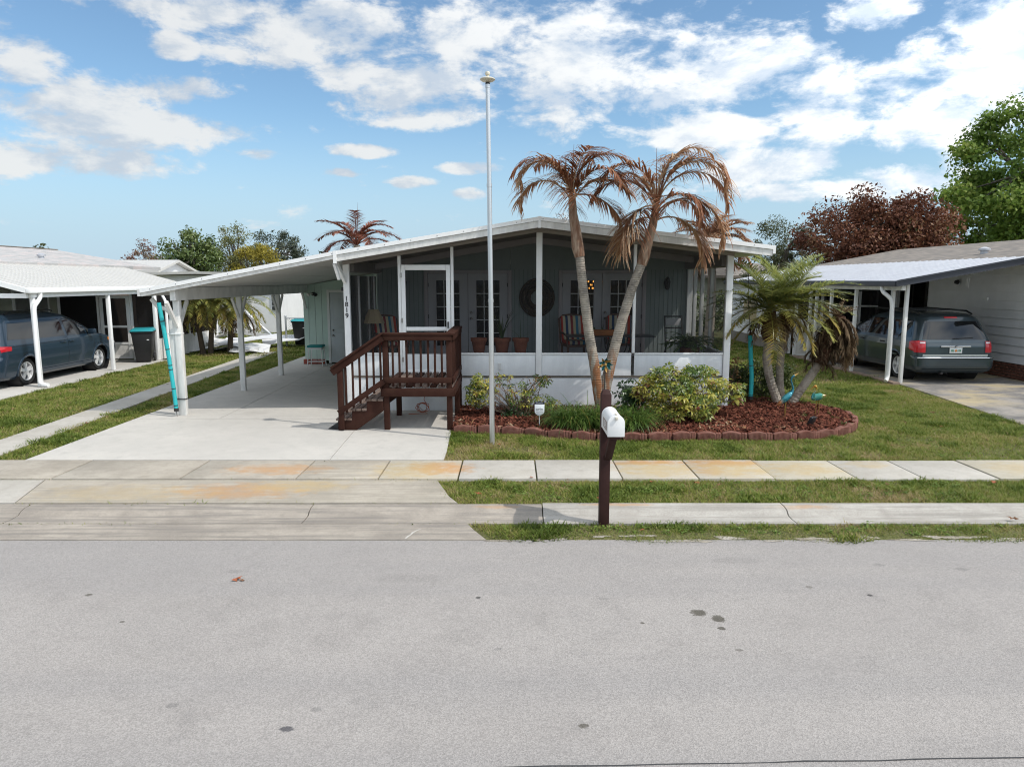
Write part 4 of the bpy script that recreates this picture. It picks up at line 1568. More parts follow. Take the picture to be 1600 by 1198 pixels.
leaf_mat('spiky_green', [(0, (.03, .055, .02)), (.6, (.06, .10, .03)), (1, (.13, .15, .05))], .5, .2)
def pot(label, x, y, z, h=.30, r_=.15, name='flower_pot'):
    t = thing(name, label, 'flower pot', (x, y, z))
    mb = MB()
    mb.lathe([(r_ * .68, z), (r_ * .95, z + h * .76), (r_ * 1.08, z + h * .77), (r_ * 1.12, z + h), (r_ * .98, z + h), (r_ * .95, z + h * .86)], (x, y, 0), 20)
    mb.build('pot', 'terracotta', t, smooth=True, angle=35)
    return t
pot('empty terracotta pot, leftmost on the dark plant table', -.66, 14.0, 1.057, .31)
p2 = pot('terracotta pot with a tall spiky plant, half hidden by the flagpole', -.20, 14.02, 1.057, .31, .16)
p3 = pot('terracotta pot with one trailing stem, right end of the dark plant table', .17, 14.0, 1.057, .31)
def spikes(parent, x, y, z, n, hmin, hmax, lean, name='leaf', m='spiky_green', wd=.012, seed=1):
    rr = random.Random(seed)
    for k in range(n):
        a = rr.random() * 2 * PI
        h = rr.uniform(hmin, hmax)
        ln = rr.random() * lean
        mb = MB()
        pts = []
        for j in range(6):
            u = j / 5
            q = ln * u ** 1.6 * h
            c = Vector((x + math.cos(a) * (q + .02), y + math.sin(a) * (q + .02), z + h * u * (1 - .25 * ln * u)))
            wv = Vector((-math.sin(a), math.cos(a), 0)) * wd * (1 - u ** 2)
            pts += [c - wv, c + wv]
        mb.add(pts, [(2 * j, 2 * j + 1, 2 * j + 3, 2 * j + 2) for j in range(5)], rr.random())
        mb.build(name, m, parent, fixn=False)
spikes(p2, -.20, 14.02, 1.33, 22, .35, .68, .8, seed=3)
spikes(p3, .17, 14.0, 1.33, 4, .2, .45, 1.5, seed=5, wd=.006)

t = thing('patio_table', 'dark glass-topped patio table on curled iron legs behind the palm trunks', 'table', (2.05, 15.0, .70))
mb = MB()
mb.box(1.15, 3.0, 14.65, 15.35, 1.325, 1.345)
mb.build('tabletop', 'table_dark', t, bevel=.008)
for cx in (1.85, 2.25):
    for yy in (14.78, 15.2):
        mb = MB()
        mb.tube([(cx + .24 * math.cos(PI + PI * k / 14), yy, 1.18 + .33 * math.sin(PI + PI * k / 14)) for k in range(15)], .012, 6)
        mb.tube([(cx - .24, yy, 1.18), (cx - .26, yy, 1.32)], .012, 6)
        mb.tube([(cx + .24, yy, 1.18), (cx + .26, yy, 1.32)], .012, 6)
        mb.bar((cx - .12, yy, .90), (cx - .2, yy, .70), .022, .022)
        mb.bar((cx + .12, yy, .90), (cx + .2, yy, .70), .022, .022)
        mb.build('leg', 'dark_metal', t, smooth=True)
t = thing('planter_box', 'orange wooden planter box with small sprigs on the glass table', 'planter', (2.0, 14.9, 1.345))
mb = MB()
mb.prism([(1.72, 1.347), (2.28, 1.347), (2.30, 1.47), (1.70, 1.47)], 14.8, 15.0, 'xz')
mb.build('box', 'wood_orange', t, bevel=.006)
for sx in (1.74, 1.92, 2.1, 2.24):
    spikes(t, sx, 14.9, 1.46, 5, .05, .14, .9, 'sprig', seed=int(sx * 100), wd=.008)

t = thing('folding_chair', 'black framed folding chair with a pale seat in the right porch corner', 'chair', (3.55, 15.6, .70))
for sx in (3.40, 3.78):
    mb = MB()
    mb.bar((sx, 15.45, .70), (sx, 15.75, 1.72), .025, .025)
    mb.bar((sx, 15.85, .70), (sx, 15.35, 1.18), .025, .025)
    mb.build('side_frame', 'dark_metal', t)
mb = MB()
mb.box(3.42, 3.76, 15.72, 15.74, 1.50, 1.66)
mb.build('backrest', 'white_pad', t, bevel=.006)
mb = MB()
mb.box(3.40, 3.78, 15.735, 15.755, 1.69, 1.72)
mb.box(3.40, 3.78, 15.68, 15.70, 1.44, 1.47)
mb.build('crossbar', 'dark_metal', t)
mb = MB()
mb.box(3.42, 3.76, 15.32, 15.70, 1.16, 1.19)
mb.build('seat', 'white_pad', t, bevel=.006)

leaf_mat('fern_green', [(0, (.06, .13, .025)), (.6, (.11, .21, .04)), (1, (.18, .27, .06))], .6, .4)

# round woven wall hanging
mat('woven', (.085, .06, .035), .9, var=.5, vs=40, bump=.6, bs=90)
t = thing('wall_wreath', 'round brown woven wreath hanging on the porch wall between the french doors', 'wreath', (.58, 16.45, 2.10))
for r0, r_ in ((.30, .055), (.20, .055), (.385, .03)):
    mb = MB()
    n_ = 36
    ring = [(.58 + r0 * math.cos(2 * PI * k / n_), 16.44, 2.10 + r0 * 1.08 * math.sin(2 * PI * k / n_)) for k in range(n_ + 1)]
    mb.tube(ring, [r_ * random.uniform(.9, 1.1) for _ in ring], 8, caps=False)
    mb.build('woven_ring', 'woven', t, smooth=True)

# stool by the store room door
mat('stool_white', (.66, .66, .64), .5)
mat('stool_teal', (.02, .20, .19), .6)
t = thing('stool', 'white metal stool with a teal padded top beside the store room door', 'stool', (-5.78, 20.72, 0))
mb = MB()
mb.box(-6.0, -5.56, 20.52, 20.92, .55, .62)
mb.build('seat', 'stool_teal', t, bevel=.02)
mb = MB()
mb.box(-5.98, -5.58, 20.54, 20.90, .49, .548)
mb.build('seat_frame', 'stool_white', t)
for sx in (-1, 1):
    for sy in (-1, 1):
        mb = MB()
        mb.tube([(-5.78 + sx * .18, 20.72 + sy * .16, .49), (-5.78 + sx * .225, 20.72 + sy * .20, 0)], .014, 8)
        mb.build('leg', 'stool_white', t)
mb = MB()
for a, b_ in (((-1, -1), (1, -1)), ((1, -1), (1, 1)), ((1, 1), (-1, 1)), ((-1, 1), (-1, -1))):
    mb.tube([(-5.78 + a[0] * .21, 20.72 + a[1] * .187, .13), (-5.78 + b_[0] * .21, 20.72 + b_[1] * .187, .13)], .01, 6)
mb.build('stretcher', 'stool_white', t)
# ------------------------------------------------------------------ foliage generators
def leaf_cloud(name, centres, spread, n, size, m, parent, seed=0, aspect=.55, tint_fn=None, up=.25, kind=None, **kw):
    """n folded leaves scattered round clump centres; spread is a radius or an array of them"""
    rg = np.random.default_rng(seed)
    C = np.asarray(centres, float)
    sp = np.broadcast_to(np.asarray(spread, float), (len(C),))
    idx = rg.integers(0, len(C), n)
    d = rg.normal(0, 1, (n, 3))
    d /= np.linalg.norm(d, axis=1, keepdims=True) + 1e-9
    r = rg.uniform(0, 1, n) ** .55
    P = C[idx] + d * (r * sp[idx])[:, None] * np.array([1, 1, .8])
    nr = d * .6 + rg.normal(0, .55, (n, 3))
    nr[:, 2] += up
    nr /= np.linalg.norm(nr, axis=1, keepdims=True) + 1e-9
    a = rg.normal(0, 1, (n, 3))
    U = np.cross(nr, a)
    U /= np.linalg.norm(U, axis=1, keepdims=True) + 1e-9
    V = np.cross(nr, U)
    s = size * rg.uniform(.65, 1.3, n)[:, None]
    w = s * aspect
    fold = nr * s * .18
    A = P - U * s
    B = P + V * w + fold
    Cc = P + U * s
    D = P - V * w + fold
    verts = np.stack([A, B, Cc, D], 1).reshape(-1, 3)
    f = np.arange(4 * n).reshape(-1, 4)
    F = np.concatenate([f[:, [0, 1, 2]], f[:, [0, 2, 3]]])
    clump = rg.uniform(0, 1, len(C))[idx]
    t = tint_fn(P, clump, rg) if tint_fn else np.clip(.45 * clump + .55 * rg.uniform(0, 1, n), 0, 1)
    return fast_mesh(name, verts, F, m, np.concatenate([t, t]), parent, **kw)


def clumps_in(c, r, n, seed, shell=.55, flat=0.):
    """clump centres in an ellipsoid, denser towards its outside"""
    rg = np.random.default_rng(seed)
    d = rg.normal(0, 1, (n, 3))
    d /= np.linalg.norm(d, axis=1, keepdims=True)
    q = shell + (1 - shell) * rg.uniform(0, 1, n) ** .6
    q = np.where(rg.uniform(0, 1, n) < .22, rg.uniform(.1, shell, n), q)
    P = d * q[:, None] * np.array(r)
    if flat:
        P[:, 2] = np.maximum(P[:, 2], -r[2] * flat)
    return P + np.array(c)


mat('bark_grey', (.17, .145, .12), .95, var=.45, vs=6, bump=.6, bs=18, stretch=(1, 1, .3))
mat('bark_brown', (.10, .075, .055), .95, var=.45, vs=6, bump=.6, bs=18, stretch=(1, 1, .3))


def limbs(parent, base, top, rad, targets, n, seed, m='bark_grey', name='branch', thick=.35):
    rr = random.Random(seed)
    base, top = Vector(base), Vector(top)
    mb = MB()
    pts = [base + (top - base) * (i / 6) + Vector((rr.uniform(-1, 1), rr.uniform(-1, 1), 0)) * rad * .5 * (i > 0) for i in range(7)]
    mb.tube([pts[0] - Vector((0, 0, .1))] + pts[1:], [rad * (1.25 if i == 0 else 1 - .1 * i) for i in range(7)], 9)
    mb.build('trunk', m, parent, smooth=True)
    tg = [Vector(q) for q in targets]
    rr.shuffle(tg)
    mb = MB()
    for q in tg[:n]:
        s = pts[rr.choice((3, 4, 5, 6))]
        mid = s * .5 + q * .5 + Vector((rr.uniform(-.1, .1), rr.uniform(-.1, .1), rr.uniform(-.05, .15))) * (q - s).length
        mb.tube([s, s * .6 + mid * .4, mid, mid * .4 + q * .6, q], [rad * thick * k for k in (1, .8, .6, .4, .15)], 5, caps=False)
        for _ in range(2):
            e = q + Vector((rr.uniform(-1, 1), rr.uniform(-1, 1), rr.uniform(-.3, 1))) * min(.7, (q - s).length * .18)
            mb.tube([mid, mid * .4 + e * .6, e], [rad * thick * k for k in (.5, .3, .1)], 4, caps=False)
    mb.build(name, m, parent, smooth=True)


def tree(name, label, base, crown_c, crown_r, nclump, nleaf, size, m, seed, spread=.9, trunk_r=.2, bark='bark_grey', nl=16, aspect=.55, shell=.55, tint_fn=None, group=None, cat='tree', flat=0., trunk_top=None):
    t = thing(name, label, cat, base, group)
    C = clumps_in(crown_c, crown_r, nclump, seed, shell, flat)
    rg = np.random.default_rng(seed)
    leaf_cloud('crown', C, spread * rg.uniform(.55, 1.2, nclump), nleaf, size, m, t, seed, aspect, tint_fn)
    limbs(t, base, trunk_top or (crown_c[0], crown_c[1], crown_c[2] + crown_r[2] * .25), trunk_r, C, nl, seed, bark)
    return t


# ------------------------------------------------------------------ palms
def frond_path(base, az, e0, e1, L, n=14, curl=1.0, sway=0.):
    p = Vector(base)
    out = [p.copy()]
    for i in range(n):
        u = (i + .5) / n
        e = e0 + (e1 - e0) * u ** curl
        a = az + sway * u
        p = p + Vector((math.cos(a) * math.cos(e), math.sin(a) * math.cos(e), math.sin(e))) * (L / n)
        out.append(p.copy())
    return out


def frond(parent, base, az, e0, e1, L, nleaf, ll, m, seed, hang=.5, width=.014, curl=1.0, start=.15, rach=.014, tint=(0, 1), name='frond', vee=.5, stemtint=.5, sway=0., ragged=.04):
    """one palm leaf: an arching midrib with two rows of leaflets"""
    rr = random.Random(seed)
    path = frond_path(base, az, e0, e1, L, 16, curl, sway)
    mb = MB()
    mb.tube(path, [rach * (1 - .85 * i / 16) for i in range(17)], 5, caps=False, tint=stemtint)
    for k in range(nleaf):
        u = start + (1 - start) * (k + rr.random()) / nleaf
        f = u * 16
        i = min(15, int(f))
        c = path[i].lerp(path[i + 1], f - i)
        d = (path[i + 1] - path[i]).normalized()
        side = d.cross(Vector((0, 0, 1)))
        if side.length < .15:
            side = Vector((-math.sin(az), math.cos(az), 0))
        side.normalize()
        upv = side.cross(d).normalized()
        if upv.z < 0 and abs(d.z) < .7:
            upv = -upv
        l0 = ll * (.35 + .65 * math.sin(PI * min(1, .12 + u * .80))) * rr.uniform(.75, 1.15)
        for s in (-1, 1):
            if rr.random() < ragged:
                continue
            l = l0 * rr.uniform(1 - 2.2 * ragged, 1 + ragged)
            dirv = (side * s * rr.uniform(.75, 1.05) + d * rr.uniform(.45, .9) + upv * vee * rr.uniform(.2, 1)).normalized()
            pts = []
            q = c.copy()
            dv = dirv
            nseg = 4
            wv = d.cross(dv)
            for j in range(nseg + 1):
                w = width * (1 - (j / nseg) ** 1.8) * (.7 + .6 * min(1, j))
                wdir = dv.cross(Vector((0, 0, 1)) if abs(dv.z) < .8 else d).normalized()
                pts += [q + wdir * w / 1.0, q - wdir * w]
                g_ = hang * (j + 1) / nseg
                dv = (dv * (1 - g_ * .55) + Vector((rr.uniform(-.12, .12), rr.uniform(-.12, .12), -1)) * g_ * .55).normalized()
                q = q + dv * (l / nseg)
            mb.add(pts, [(2 * j, 2 * j + 1, 2 * j + 3, 2 * j + 2) for j in range(nseg)], tint[0] + (tint[1] - tint[0]) * rr.random())
    return mb.build(name, m, parent, fixn=False)


leaf_mat('dead_frond', [(0, (.15, .055, .030)), (.3, (.29, .125, .065)), (.6, (.41, .225, .125)), (.85, (.52, .37, .235)), (1, (.56, .44, .30))], .65, .25, .2)
leaf_mat('dry_frond', [(0, (.055, .035, .022)), (.4, (.13, .085, .05)), (.8, (.24, .17, .10)), (1, (.34, .26, .17))], .8, .2, .15)
leaf_mat('date_green', [(0, (.17, .21, .065)), (.4, (.27, .30, .085)), (.7, (.38, .37, .11)), (.85, (.46, .38, .10)), (1, (.48, .33, .11))], .32, .42, .6)


def palm_bark(name, base, dark, rust, rust_z, ring=26):
    m = bpy.data.materials.new(name)
    m.use_nodes = True
    b = NB(m.node_tree)
    p = m.node_tree.nodes['Principled BSDF']
    p.inputs['Roughness'].default_value = .9
    pos = b.n('ShaderNodeNewGeometry').outputs['Position']
    sp = b.n('ShaderNodeSeparateXYZ')
    b.l(pos, sp.inputs[0])
    n1 = b.noise(pos, 7, 6, .7)
    wob = b.m('ADD', sp.outputs[2], b.m('MULTIPLY', b.noise(pos, 4, 2), .06))
    w = b.m('FRACT', b.m('MULTIPLY', wob, ring))
    c = b.mix(b.smooth(n1, .38, .66), base, dark)
    c = b.mix(b.smooth(b.noise(pos, 16, 5, .75), .60, .74, 0, .8), c, tuple(q * .45 for q in dark))
    c = b.mix(b.smooth(w, .82, .97, 0, .30), c, tuple(q * .5 for q in dark))
    if rust:
        low = b.smooth(b.m('ADD', sp.outputs[2], b.m('MULTIPLY', b.noise(b.xyz(pos, 1, 1, .4), 6, 4), .9)), rust_z + .35, rust_z + .75, 1, 0)
        sidev = b.smooth(b.noise(b.xyz(pos, 1, 1, .25), 9, 3), .40, .55)
        c = b.mix(b.m('MULTIPLY', low, sidev), c, rust)
    b.l(c, p.inputs['Base Color'])
    bp = b.n('ShaderNodeBump')
    bp.inputs['Strength'].default_value = .6
    bp.inputs['Distance'].default_value = .02
    b.l(b.m('ADD', b.smooth(w, .7, 1), n1), bp.inputs['Height'])
    b.l(bp.outputs[0], p.inputs['Normal'])
    MATS[name] = m
palm_bark('palm_bark_pale', (.37, .325, .27), (.20, .175, .15), (.27, .115, .05), 1.05)
palm_bark('date_bark', (.40, .345, .28), (.24, .20, .16), None, 0, 26)
mat('crownshaft', (.17, .085, .05), .8, var=.5, vs=16, bump=.9, bs=40, col2=(.40, .30, .22), stretch=(1, 1, .16))
mat('crown_green', (.22, .22, .06), .6, var=.5, vs=9, col2=(.32, .15, .05))


def tall_palm(label, path, rads, cs_path, fr, seed):
    t = thing('palm_tree', label, 'palm tree', (path[0][0], path[0][1], 0), 'twin dead palms in the front bed')
    # smooth trunk with slight rings
    P, Rr = [], []
    for i in range(len(path) - 1):
        for s in range(12):
            u = s / 12
            P.append(Vector(path[i]).lerp(Vector(path[i + 1]), u))
            r_ = rads[i] + (rads[i + 1] - rads[i]) * u
            Rr.append(r_ * (1.0 + (.035 if s % 3 == 0 else 0)))
    P.append(Vector(path[-1]))
    Rr.append(rads[-1])
    # relax the polyline
    for _ in range(6):
        P = [P[0]] + [(P[i - 1] + P[i] * 2 + P[i + 1]) / 4 for i in range(1, len(P) - 1)] + [P[-1]]
    mb = MB()
    mb.tube(P, Rr, 14)
    mb.build('trunk', 'palm_bark_pale', t, smooth=True, angle=60)
    mb = MB()
    n_ = len(cs_path)
    mb.tube([c[:3] for c in cs_path], [c[3] for c in cs_path], 12)
    mb.build('crownshaft', 'crownshaft', t, smooth=True)
    top = Vector(cs_path[-1][:3])
    for i, (az, e0, e1, L, fl) in enumerate(fr):
        t0 = random.choice((0., .05, .2, .35, .5))
        frond(t, top - Vector((0, 0, .12 * (i % 3))), R(az), R(e0), R(e1), L * random.uniform(.70, .82), 60, .60, 'dead_frond', seed * 100 + i, hang=.56, width=.0118, curl=fl, rach=.017, tint=(t0, t0 + .5), vee=.25, stemtint=random.uniform(.55, 1), start=.25, ragged=.20, sway=random.uniform(-.25, .25))
    for k in range(7):   # bare spear leaves standing up
        a = random.uniform(0, 2 * PI)
        mb = MB()
        e = top + Vector((math.cos(a) * .22, math.sin(a) * .22, random.uniform(.45, 1.0)))
        mb.tube([top, top.lerp(e, .5) + Vector((0, 0, .05)), e], [.012, .008, .002], 4, tint=.3)
        mb.build('spear_leaf', 'dead_frond', t)
    return t


tall_palm('dead palm with upright pale trunk and brown arching fronds, left one of the front pair',
          [(1.66, 12.3, -.05), (1.55, 12.3, .44), (1.45, 12.3, 1.03), (1.34, 12.3, 1.6), (1.23, 12.3, 2.37), (1.16, 12.3, 2.95)], [.115, .102, .088, .085, .078, .076],
          [(1.165, 12.3, 2.90, .088), (1.13, 12.3, 3.06, .105), (1.09, 12.3, 3.35, .088), (1.04, 12.3, 3.62, .075), (1.02, 12.3, 3.92, .06)],
          [(178, 80, -95, 1.95, 1.5), (172, 66, -95, 1.65, 1.3), (192, 84, -70, 2.0, 1.7), (6, 80, -50, 1.85, 1.5), (352, 62, -60, 1.7, 1.3), (338, 82, -80, 1.75, 1.6),
           (16, 18, -60, 1.45, .9), (95, 78, -70, 1.8, 1.4), (268, 80, -95, 1.35, 1.1), (60, 86, -20, 1.7, 1.6), (300, 87, -10, 1.5, 1.7), (130, 86, -30, 1.8, 1.6)], 3)
tall_palm('dead palm with trunk leaning right and brown arching fronds, right one of the front pair',
          [(1.52, 12.3, -.05), (1.62, 12.3, .48), (1.74, 12.3, 1.09), (1.92, 12.3, 1.82), (2.08, 12.3, 2.37), (2.24, 12.3, 2.80)], [.115, .104, .092, .086, .080, .078],
          [(2.23, 12.3, 2.76, .085), (2.27, 12.3, 2.90, .10), (2.33, 12.3, 3.15, .085), (2.40, 12.3, 3.40, .075), (2.46, 12.3, 3.75, .058)],
          [(0, 76, -96, 2.6, 1.15), (356, 56, -96, 2.2, .9), (12, 34, -96, 1.9, .8), (2, 78, -95, 2.3, 1.5), (352, 82, -92, 2.35, 1.7), (15, 66, -95, 1.8, 1.2), (186, 82, -70, 1.95, 1.6), (172, 72, -66, 1.8, 1.4), (205, 30, -95, 1.55, .8),
           (200, 12, -95, 1.5, .8), (90, 80, -70, 1.9, 1.5), (272, 80, -95, 1.5, 1.2), (40, 86, -10, 1.8, 1.7), (325, 70, -95, 1.6, 1.1), (150, 86, -30, 1.7, 1.6), (10, 86, -40, 2.0, 1.8), (225, 40, -95, 1.4, .8)], 4)

# clump of three date palms at the right end of the bed
dp = thing('date_palm', 'green date palm clump in the mulch bed with one trunk leaning right and drooping brown', 'palm tree', (5.5, 13.9, 0))
def date_trunk(path, r0, r1):
    P = []
    for i in range(len(path) - 1):
        for s in range(10):
            P.append(Vector(path[i]).lerp(Vector(path[i + 1]), s / 10))
    P.append(Vector(path[-1]))
    for _ in range(5):
        P = [P[0]] + [(P[i - 1] + P[i] * 2 + P[i + 1]) / 4 for i in range(1, len(P) - 1)] + [P[-1]]
    rr_ = [(r0 + (r1 - r0) * i / (len(P) - 1)) * (1.07 if i % 2 else .97) * (2.0 if i == 0 else 1.6 if i == 1 else 1.25 if i == 2 else 1) for i in range(len(P))]
    mb = MB()
    mb.tube(P, rr_, 11)
    return mb.build('trunk', 'date_bark', dp, smooth=True, angle=25)
date_trunk([(5.36, 13.85, -.05), (5.22, 13.85, .3), (5.10, 13.85, .62), (5.03, 13.85, 1.0), (5.07, 13.85, 1.4), (5.06, 13.85, 1.9)], .085, .080)
date_trunk([(5.46, 14.0, -.05), (5.40, 14.05, .45), (5.40, 14.1, .8), (5.44, 14.15, 1.15), (5.52, 14.15, 1.5), (5.52, 14.15, 1.85)], .075, .070)
date_trunk([(5.52, 13.85, -.05), (5.68, 13.85, .25), (5.88, 13.85, .55), (6.13, 13.85, .95), (6.30, 13.85, 1.35), (6.40, 13.85, 1.75)], .085, .078)
mat('fibre_brown', (.10, .045, .025), .95, var=.5, vs=18, bump=.8, bs=40)
for c, zz, r_ in (((5.055, 13.85), (1.32, 1.9), .14), ((5.50, 14.15), (1.5, 1.9), .11)):
    mb = MB()
    mb.tube([(c[0] + .03, c[1], zz[0]), (c[0], c[1], zz[0] + .15), (c[0], c[1], zz[1])], [r_ * .8, r_ * 1.15, r_ * .8], 10)
    mb.build('boot_sheath', 'fibre_brown', dp, smooth=True)
i = 0
for top, n_, Lm in ((Vector((5.06, 13.85, 1.95)), 42, 1.36), (Vector((5.52, 14.12, 2.0)), 36, 1.36)):
    for k in range(n_):
        az = k * 137.5 + 20
        lvl = k / n_
        e0 = 78 - 88 * lvl + random.uniform(-8, 8)
        e1 = e0 - 46 - random.uniform(0, 30)
        tn = (.0, .62) if lvl < .62 else ((.3, .85) if lvl < .8 else (.68, 1.0))
        frond(dp, top + Vector((random.uniform(-.04, .04), random.uniform(-.04, .04), random.uniform(-.06, .06))), R(az), R(e0), R(e1), Lm * random.uniform(.78, 1.08), 50, .30, 'date_green', 5000 + i, hang=.16, width=.0105, start=.10, rach=.011, tint=tn, vee=.45, stemtint=.75)
        i += 1
    for k in range(12):   # dry skirt
        frond(dp, top - Vector((0, 0, .12)), R(k * 30 + random.uniform(-9, 9)), R(random.uniform(-25, 0)), R(-90), random.uniform(.5, .85), 26, .22, 'dry_frond', 6000 + i, hang=.5, width=.008, start=.1, rach=.010, tint=(.2, 1))
        i += 1
# the leaning head, all dead and hanging
top = Vector((6.40, 13.85, 1.75))
for k in range(44):
    az = k * 137.5
    bend = .25 + .4 * (math.cos(R(az)) > 0)
    frond(dp, top + Vector((random.uniform(-.10, .16), random.uniform(-.1, .1), random.uniform(-.28, .08))), R(az), R(random.uniform(-35, 40)), R(random.uniform(-97, -88)), random.uniform(.45, .85) + .12 * (math.cos(R(az)) > .2), 40, .24, 'dry_frond', 7000 + k, hang=.7, width=.011, start=.05, curl=.38, rach=.013, tint=(0, .8))
for k in range(16):
    frond(dp, top + Vector((0, 0, .05)), R(k * 37), R(random.uniform(25, 70)), R(random.uniform(-20, 30)), random.uniform(.3, .5), 8, .12, 'dry_frond', 7100 + k, hang=.2, width=.008, start=.3, rach=.012, tint=(.4, 1), stemtint=.8)
for k in range(26):   # stubs of old leaf bases up the leaning trunk
    u = k / 26
    p = Vector((6.05, 13.85, .88)).lerp(top, u)
    frond(dp, p, R(k * 137.5), R(10), R(-88), random.uniform(.25, .5), 14, .2, 'dry_frond', 7200 + k, hang=.6, width=.010, start=.05, rach=.016, tint=(0, .55))
mb = MB()
mb.tube([(6.08, 13.85, .86), (6.22, 13.85, 1.15), (6.36, 13.85, 1.5), (6.44, 13.85, 1.82)], [.12, .17, .19, .10], 12)
mb.build('boot_sheath', 'fibre_brown', dp, smooth=True)

# ------------------------------------------------------------------ shrubs of the bed
leaf_mat('variegated', [(0, (.035, .075, .018)), (.35, (.085, .14, .026)), (.62, (.22, .24, .04)), (.82, (.46, .40, .075)), (.94, (.56, .50, .15)), (1, (.16, .07, .03))], .35, .28, .45)
leaf_mat('dark_leaf', [(0, (.015, .035, .014)), (.7, (.04, .08, .026)), (1, (.07, .12, .04))], .3, .2, .5)
leaf_mat('strap_green', [(0, (.045, .09, .018)), (.5, (.10, .18, .035)), (.85, (.17, .25, .06)), (1, (.40, .34, .10))], .38, .35, .5)


def rosettes(name, pts, m, parent, seed, r_=.10, nl=(6, 9), tint_fn=None, aspect=.30):
    """umbrella whorls of drooping leaflets on short stalks"""
    rg = np.random.default_rng(seed)
    V, F, T = [], [], []
    for i, p in enumerate(pts):
        nk = rg.integers(*nl)
        ax = np.array([rg.normal(0, .45), rg.normal(0, .45) - .35, 1.0])
        ax /= np.linalg.norm(ax)
        u = np.cross(ax, [1, .3, 0]); u /= np.linalg.norm(u)
        v = np.cross(ax, u)
        a0 = rg.uniform(0, 6.28)
        rr_ = r_ * rg.uniform(.7, 1.25)
        t0 = tint_fn(p, rg)
        for k in range(nk):
            a = a0 + 2 * PI * k / nk + rg.uniform(-.2, .2)
            d = np.cos(a) * u + np.sin(a) * v
            w = np.cross(ax, d)
            b0 = p + d * rr_ * .12
            b1 = p + d * rr_ * .6 + ax * rr_ * .05
            b2 = p + d * rr_ * 1.05 - ax * rr_ * rg.uniform(.15, .5)
            ww = w * rr_ * aspect * .6
            o = len(V)
            V += [b0, b1 + ww - ax * rr_ * .04, b2, b1 - ww - ax * rr_ * .04, b1]
            F += [(o, o + 1, o + 4), (o + 4, o + 1, o + 2), (o, o + 4, o + 3), (o + 3, o + 4, o + 2)]
            t = float(np.clip(t0 + rg.normal(0, .12), 0, 1))
            T += [t] * 4
    return fast_mesh(name, V, F, m, T, parent)


def stems(parent, base, pts, rad, n, seed, m='bark_grey', name='stem'):
    rr = random.Random(seed)
    mb = MB()
    pp = [Vector(p) for p in pts]
    rr.shuffle(pp)
    for p in pp[:n]:
        s = Vector(base) + Vector((rr.uniform(-.16, .16), rr.uniform(-.12, .12), 0))
        mid = s.lerp(p, .5) + Vector((rr.uniform(-.08, .08), rr.uniform(-.08, .08), rr.uniform(-.02, .1)))
        mb.tube([s, s.lerp(mid, .6), mid, mid.lerp(p, .6) + Vector((0, 0, .03)), p], [rad, rad * .85, rad * .7, rad * .5, rad * .3], 5, caps=False)
    return mb.build(name, m, parent, smooth=True)


t = thing('variegated_shrub', 'full yellow and green variegated shrub in the bed below the right porch screens', 'shrub', (3.05, 12.35, .05))
rg = np.random.default_rng(5)
P = []
for c, r_, n_ in (((2.75, 12.35, .60), (.55, .45, .40), 200), ((3.30, 12.45, .68), (.50, .45, .32), 140), ((3.25, 11.95, .38), (.28, .25, .28), 60), ((3.85, 12.5, .52), (.36, .3, .24), 55), ((2.45, 12.3, .50), (.30, .3, .35), 40), ((2.85, 12.05, .42), (.45, .3, .32), 60)):
    d = rg.normal(0, 1, (n_, 3)); d /= np.linalg.norm(d, axis=1, keepdims=True)
    P.append(np.array(c) + d * (.55 + .45 * rg.uniform(0, 1, n_) ** .5)[:, None] * np.array(r_))
P = np.concatenate(P)
P = P[P[:, 2] > .12]
def vt(p, rg):
    base = .26 + .56 * float(vnoise(np.array([p[0]]), np.array([p[2] * 1.3 + p[1] * .4]), 3.0, 4)[0])
    return base + rg.normal(0, .14) + .12 * (p[0] < 3.0) - .16 * (p[2] > .85)
rosettes('foliage', P, 'variegated', t, 5, .105, tint_fn=vt)
stems(t, (3.05, 12.4, .03), P, .014, 40, 5)

mat('twig_tan', (.23, .17, .12), .9, var=.4, vs=20)
t = thing('variegated_shrub', 'sparse half-bare variegated shrub with yellow leaves on its left side, behind the flagpole', 'shrub', (.1, 12.6, .05))
rg = np.random.default_rng(8)
P = []
for c, r_, n_ in (((-.55, 12.5, .52), (.32, .25, .30), 120), ((.15, 12.45, .45), (.35, .2, .25), 34), ((-.15, 12.6, .72), (.25, .2, .14), 14), ((.55, 12.6, .72), (.16, .15, .14), 14), ((.52, 12.5, .34), (.22, .15, .14), 16), ((.75, 12.5, .30), (.15, .1, .08), 8)):
    d = rg.normal(0, 1, (n_, 3)); d /= np.linalg.norm(d, axis=1, keepdims=True)
    P.append(np.array(c) + d * (rg.uniform(0, 1, n_) ** .4)[:, None] * np.array(r_))
P = np.concatenate(P)
rosettes('foliage', P, 'variegated', t, 9, .085, tint_fn=lambda p, r: .60 + r.normal(0, .2))
Q = np.array([(.15 + rg.uniform(-.55, .55), 12.6 + rg.uniform(-.3, .2), rg.uniform(.45, .80)) for _ in range(60)])
stems(t, (.15, 12.62, .03), Q, .010, 34, 12, 'twig_tan')
stems(t, (.10, 12.6, .03), P, .009, 24, 13, 'twig_tan')
leaf_mat('withered', [(0, (.10, .05, .025)), (.6, (.22, .11, .05)), (1, (.30, .19, .08))], .8, .2)
o = rosettes('withered_leaves', Q[:34] + np.array([0, -.05, .02]), 'withered', t, 14, .05, (2, 5), lambda p, r: r.uniform(0, 1), .5)
o['kind'] = 'stuff'
leaf_cloud('low_foliage', [(-.05, 12.4, .12), (.2, 12.4, .10), (.0, 12.5, .2)], .16, 160, .035, 'dark_leaf', t, 15)

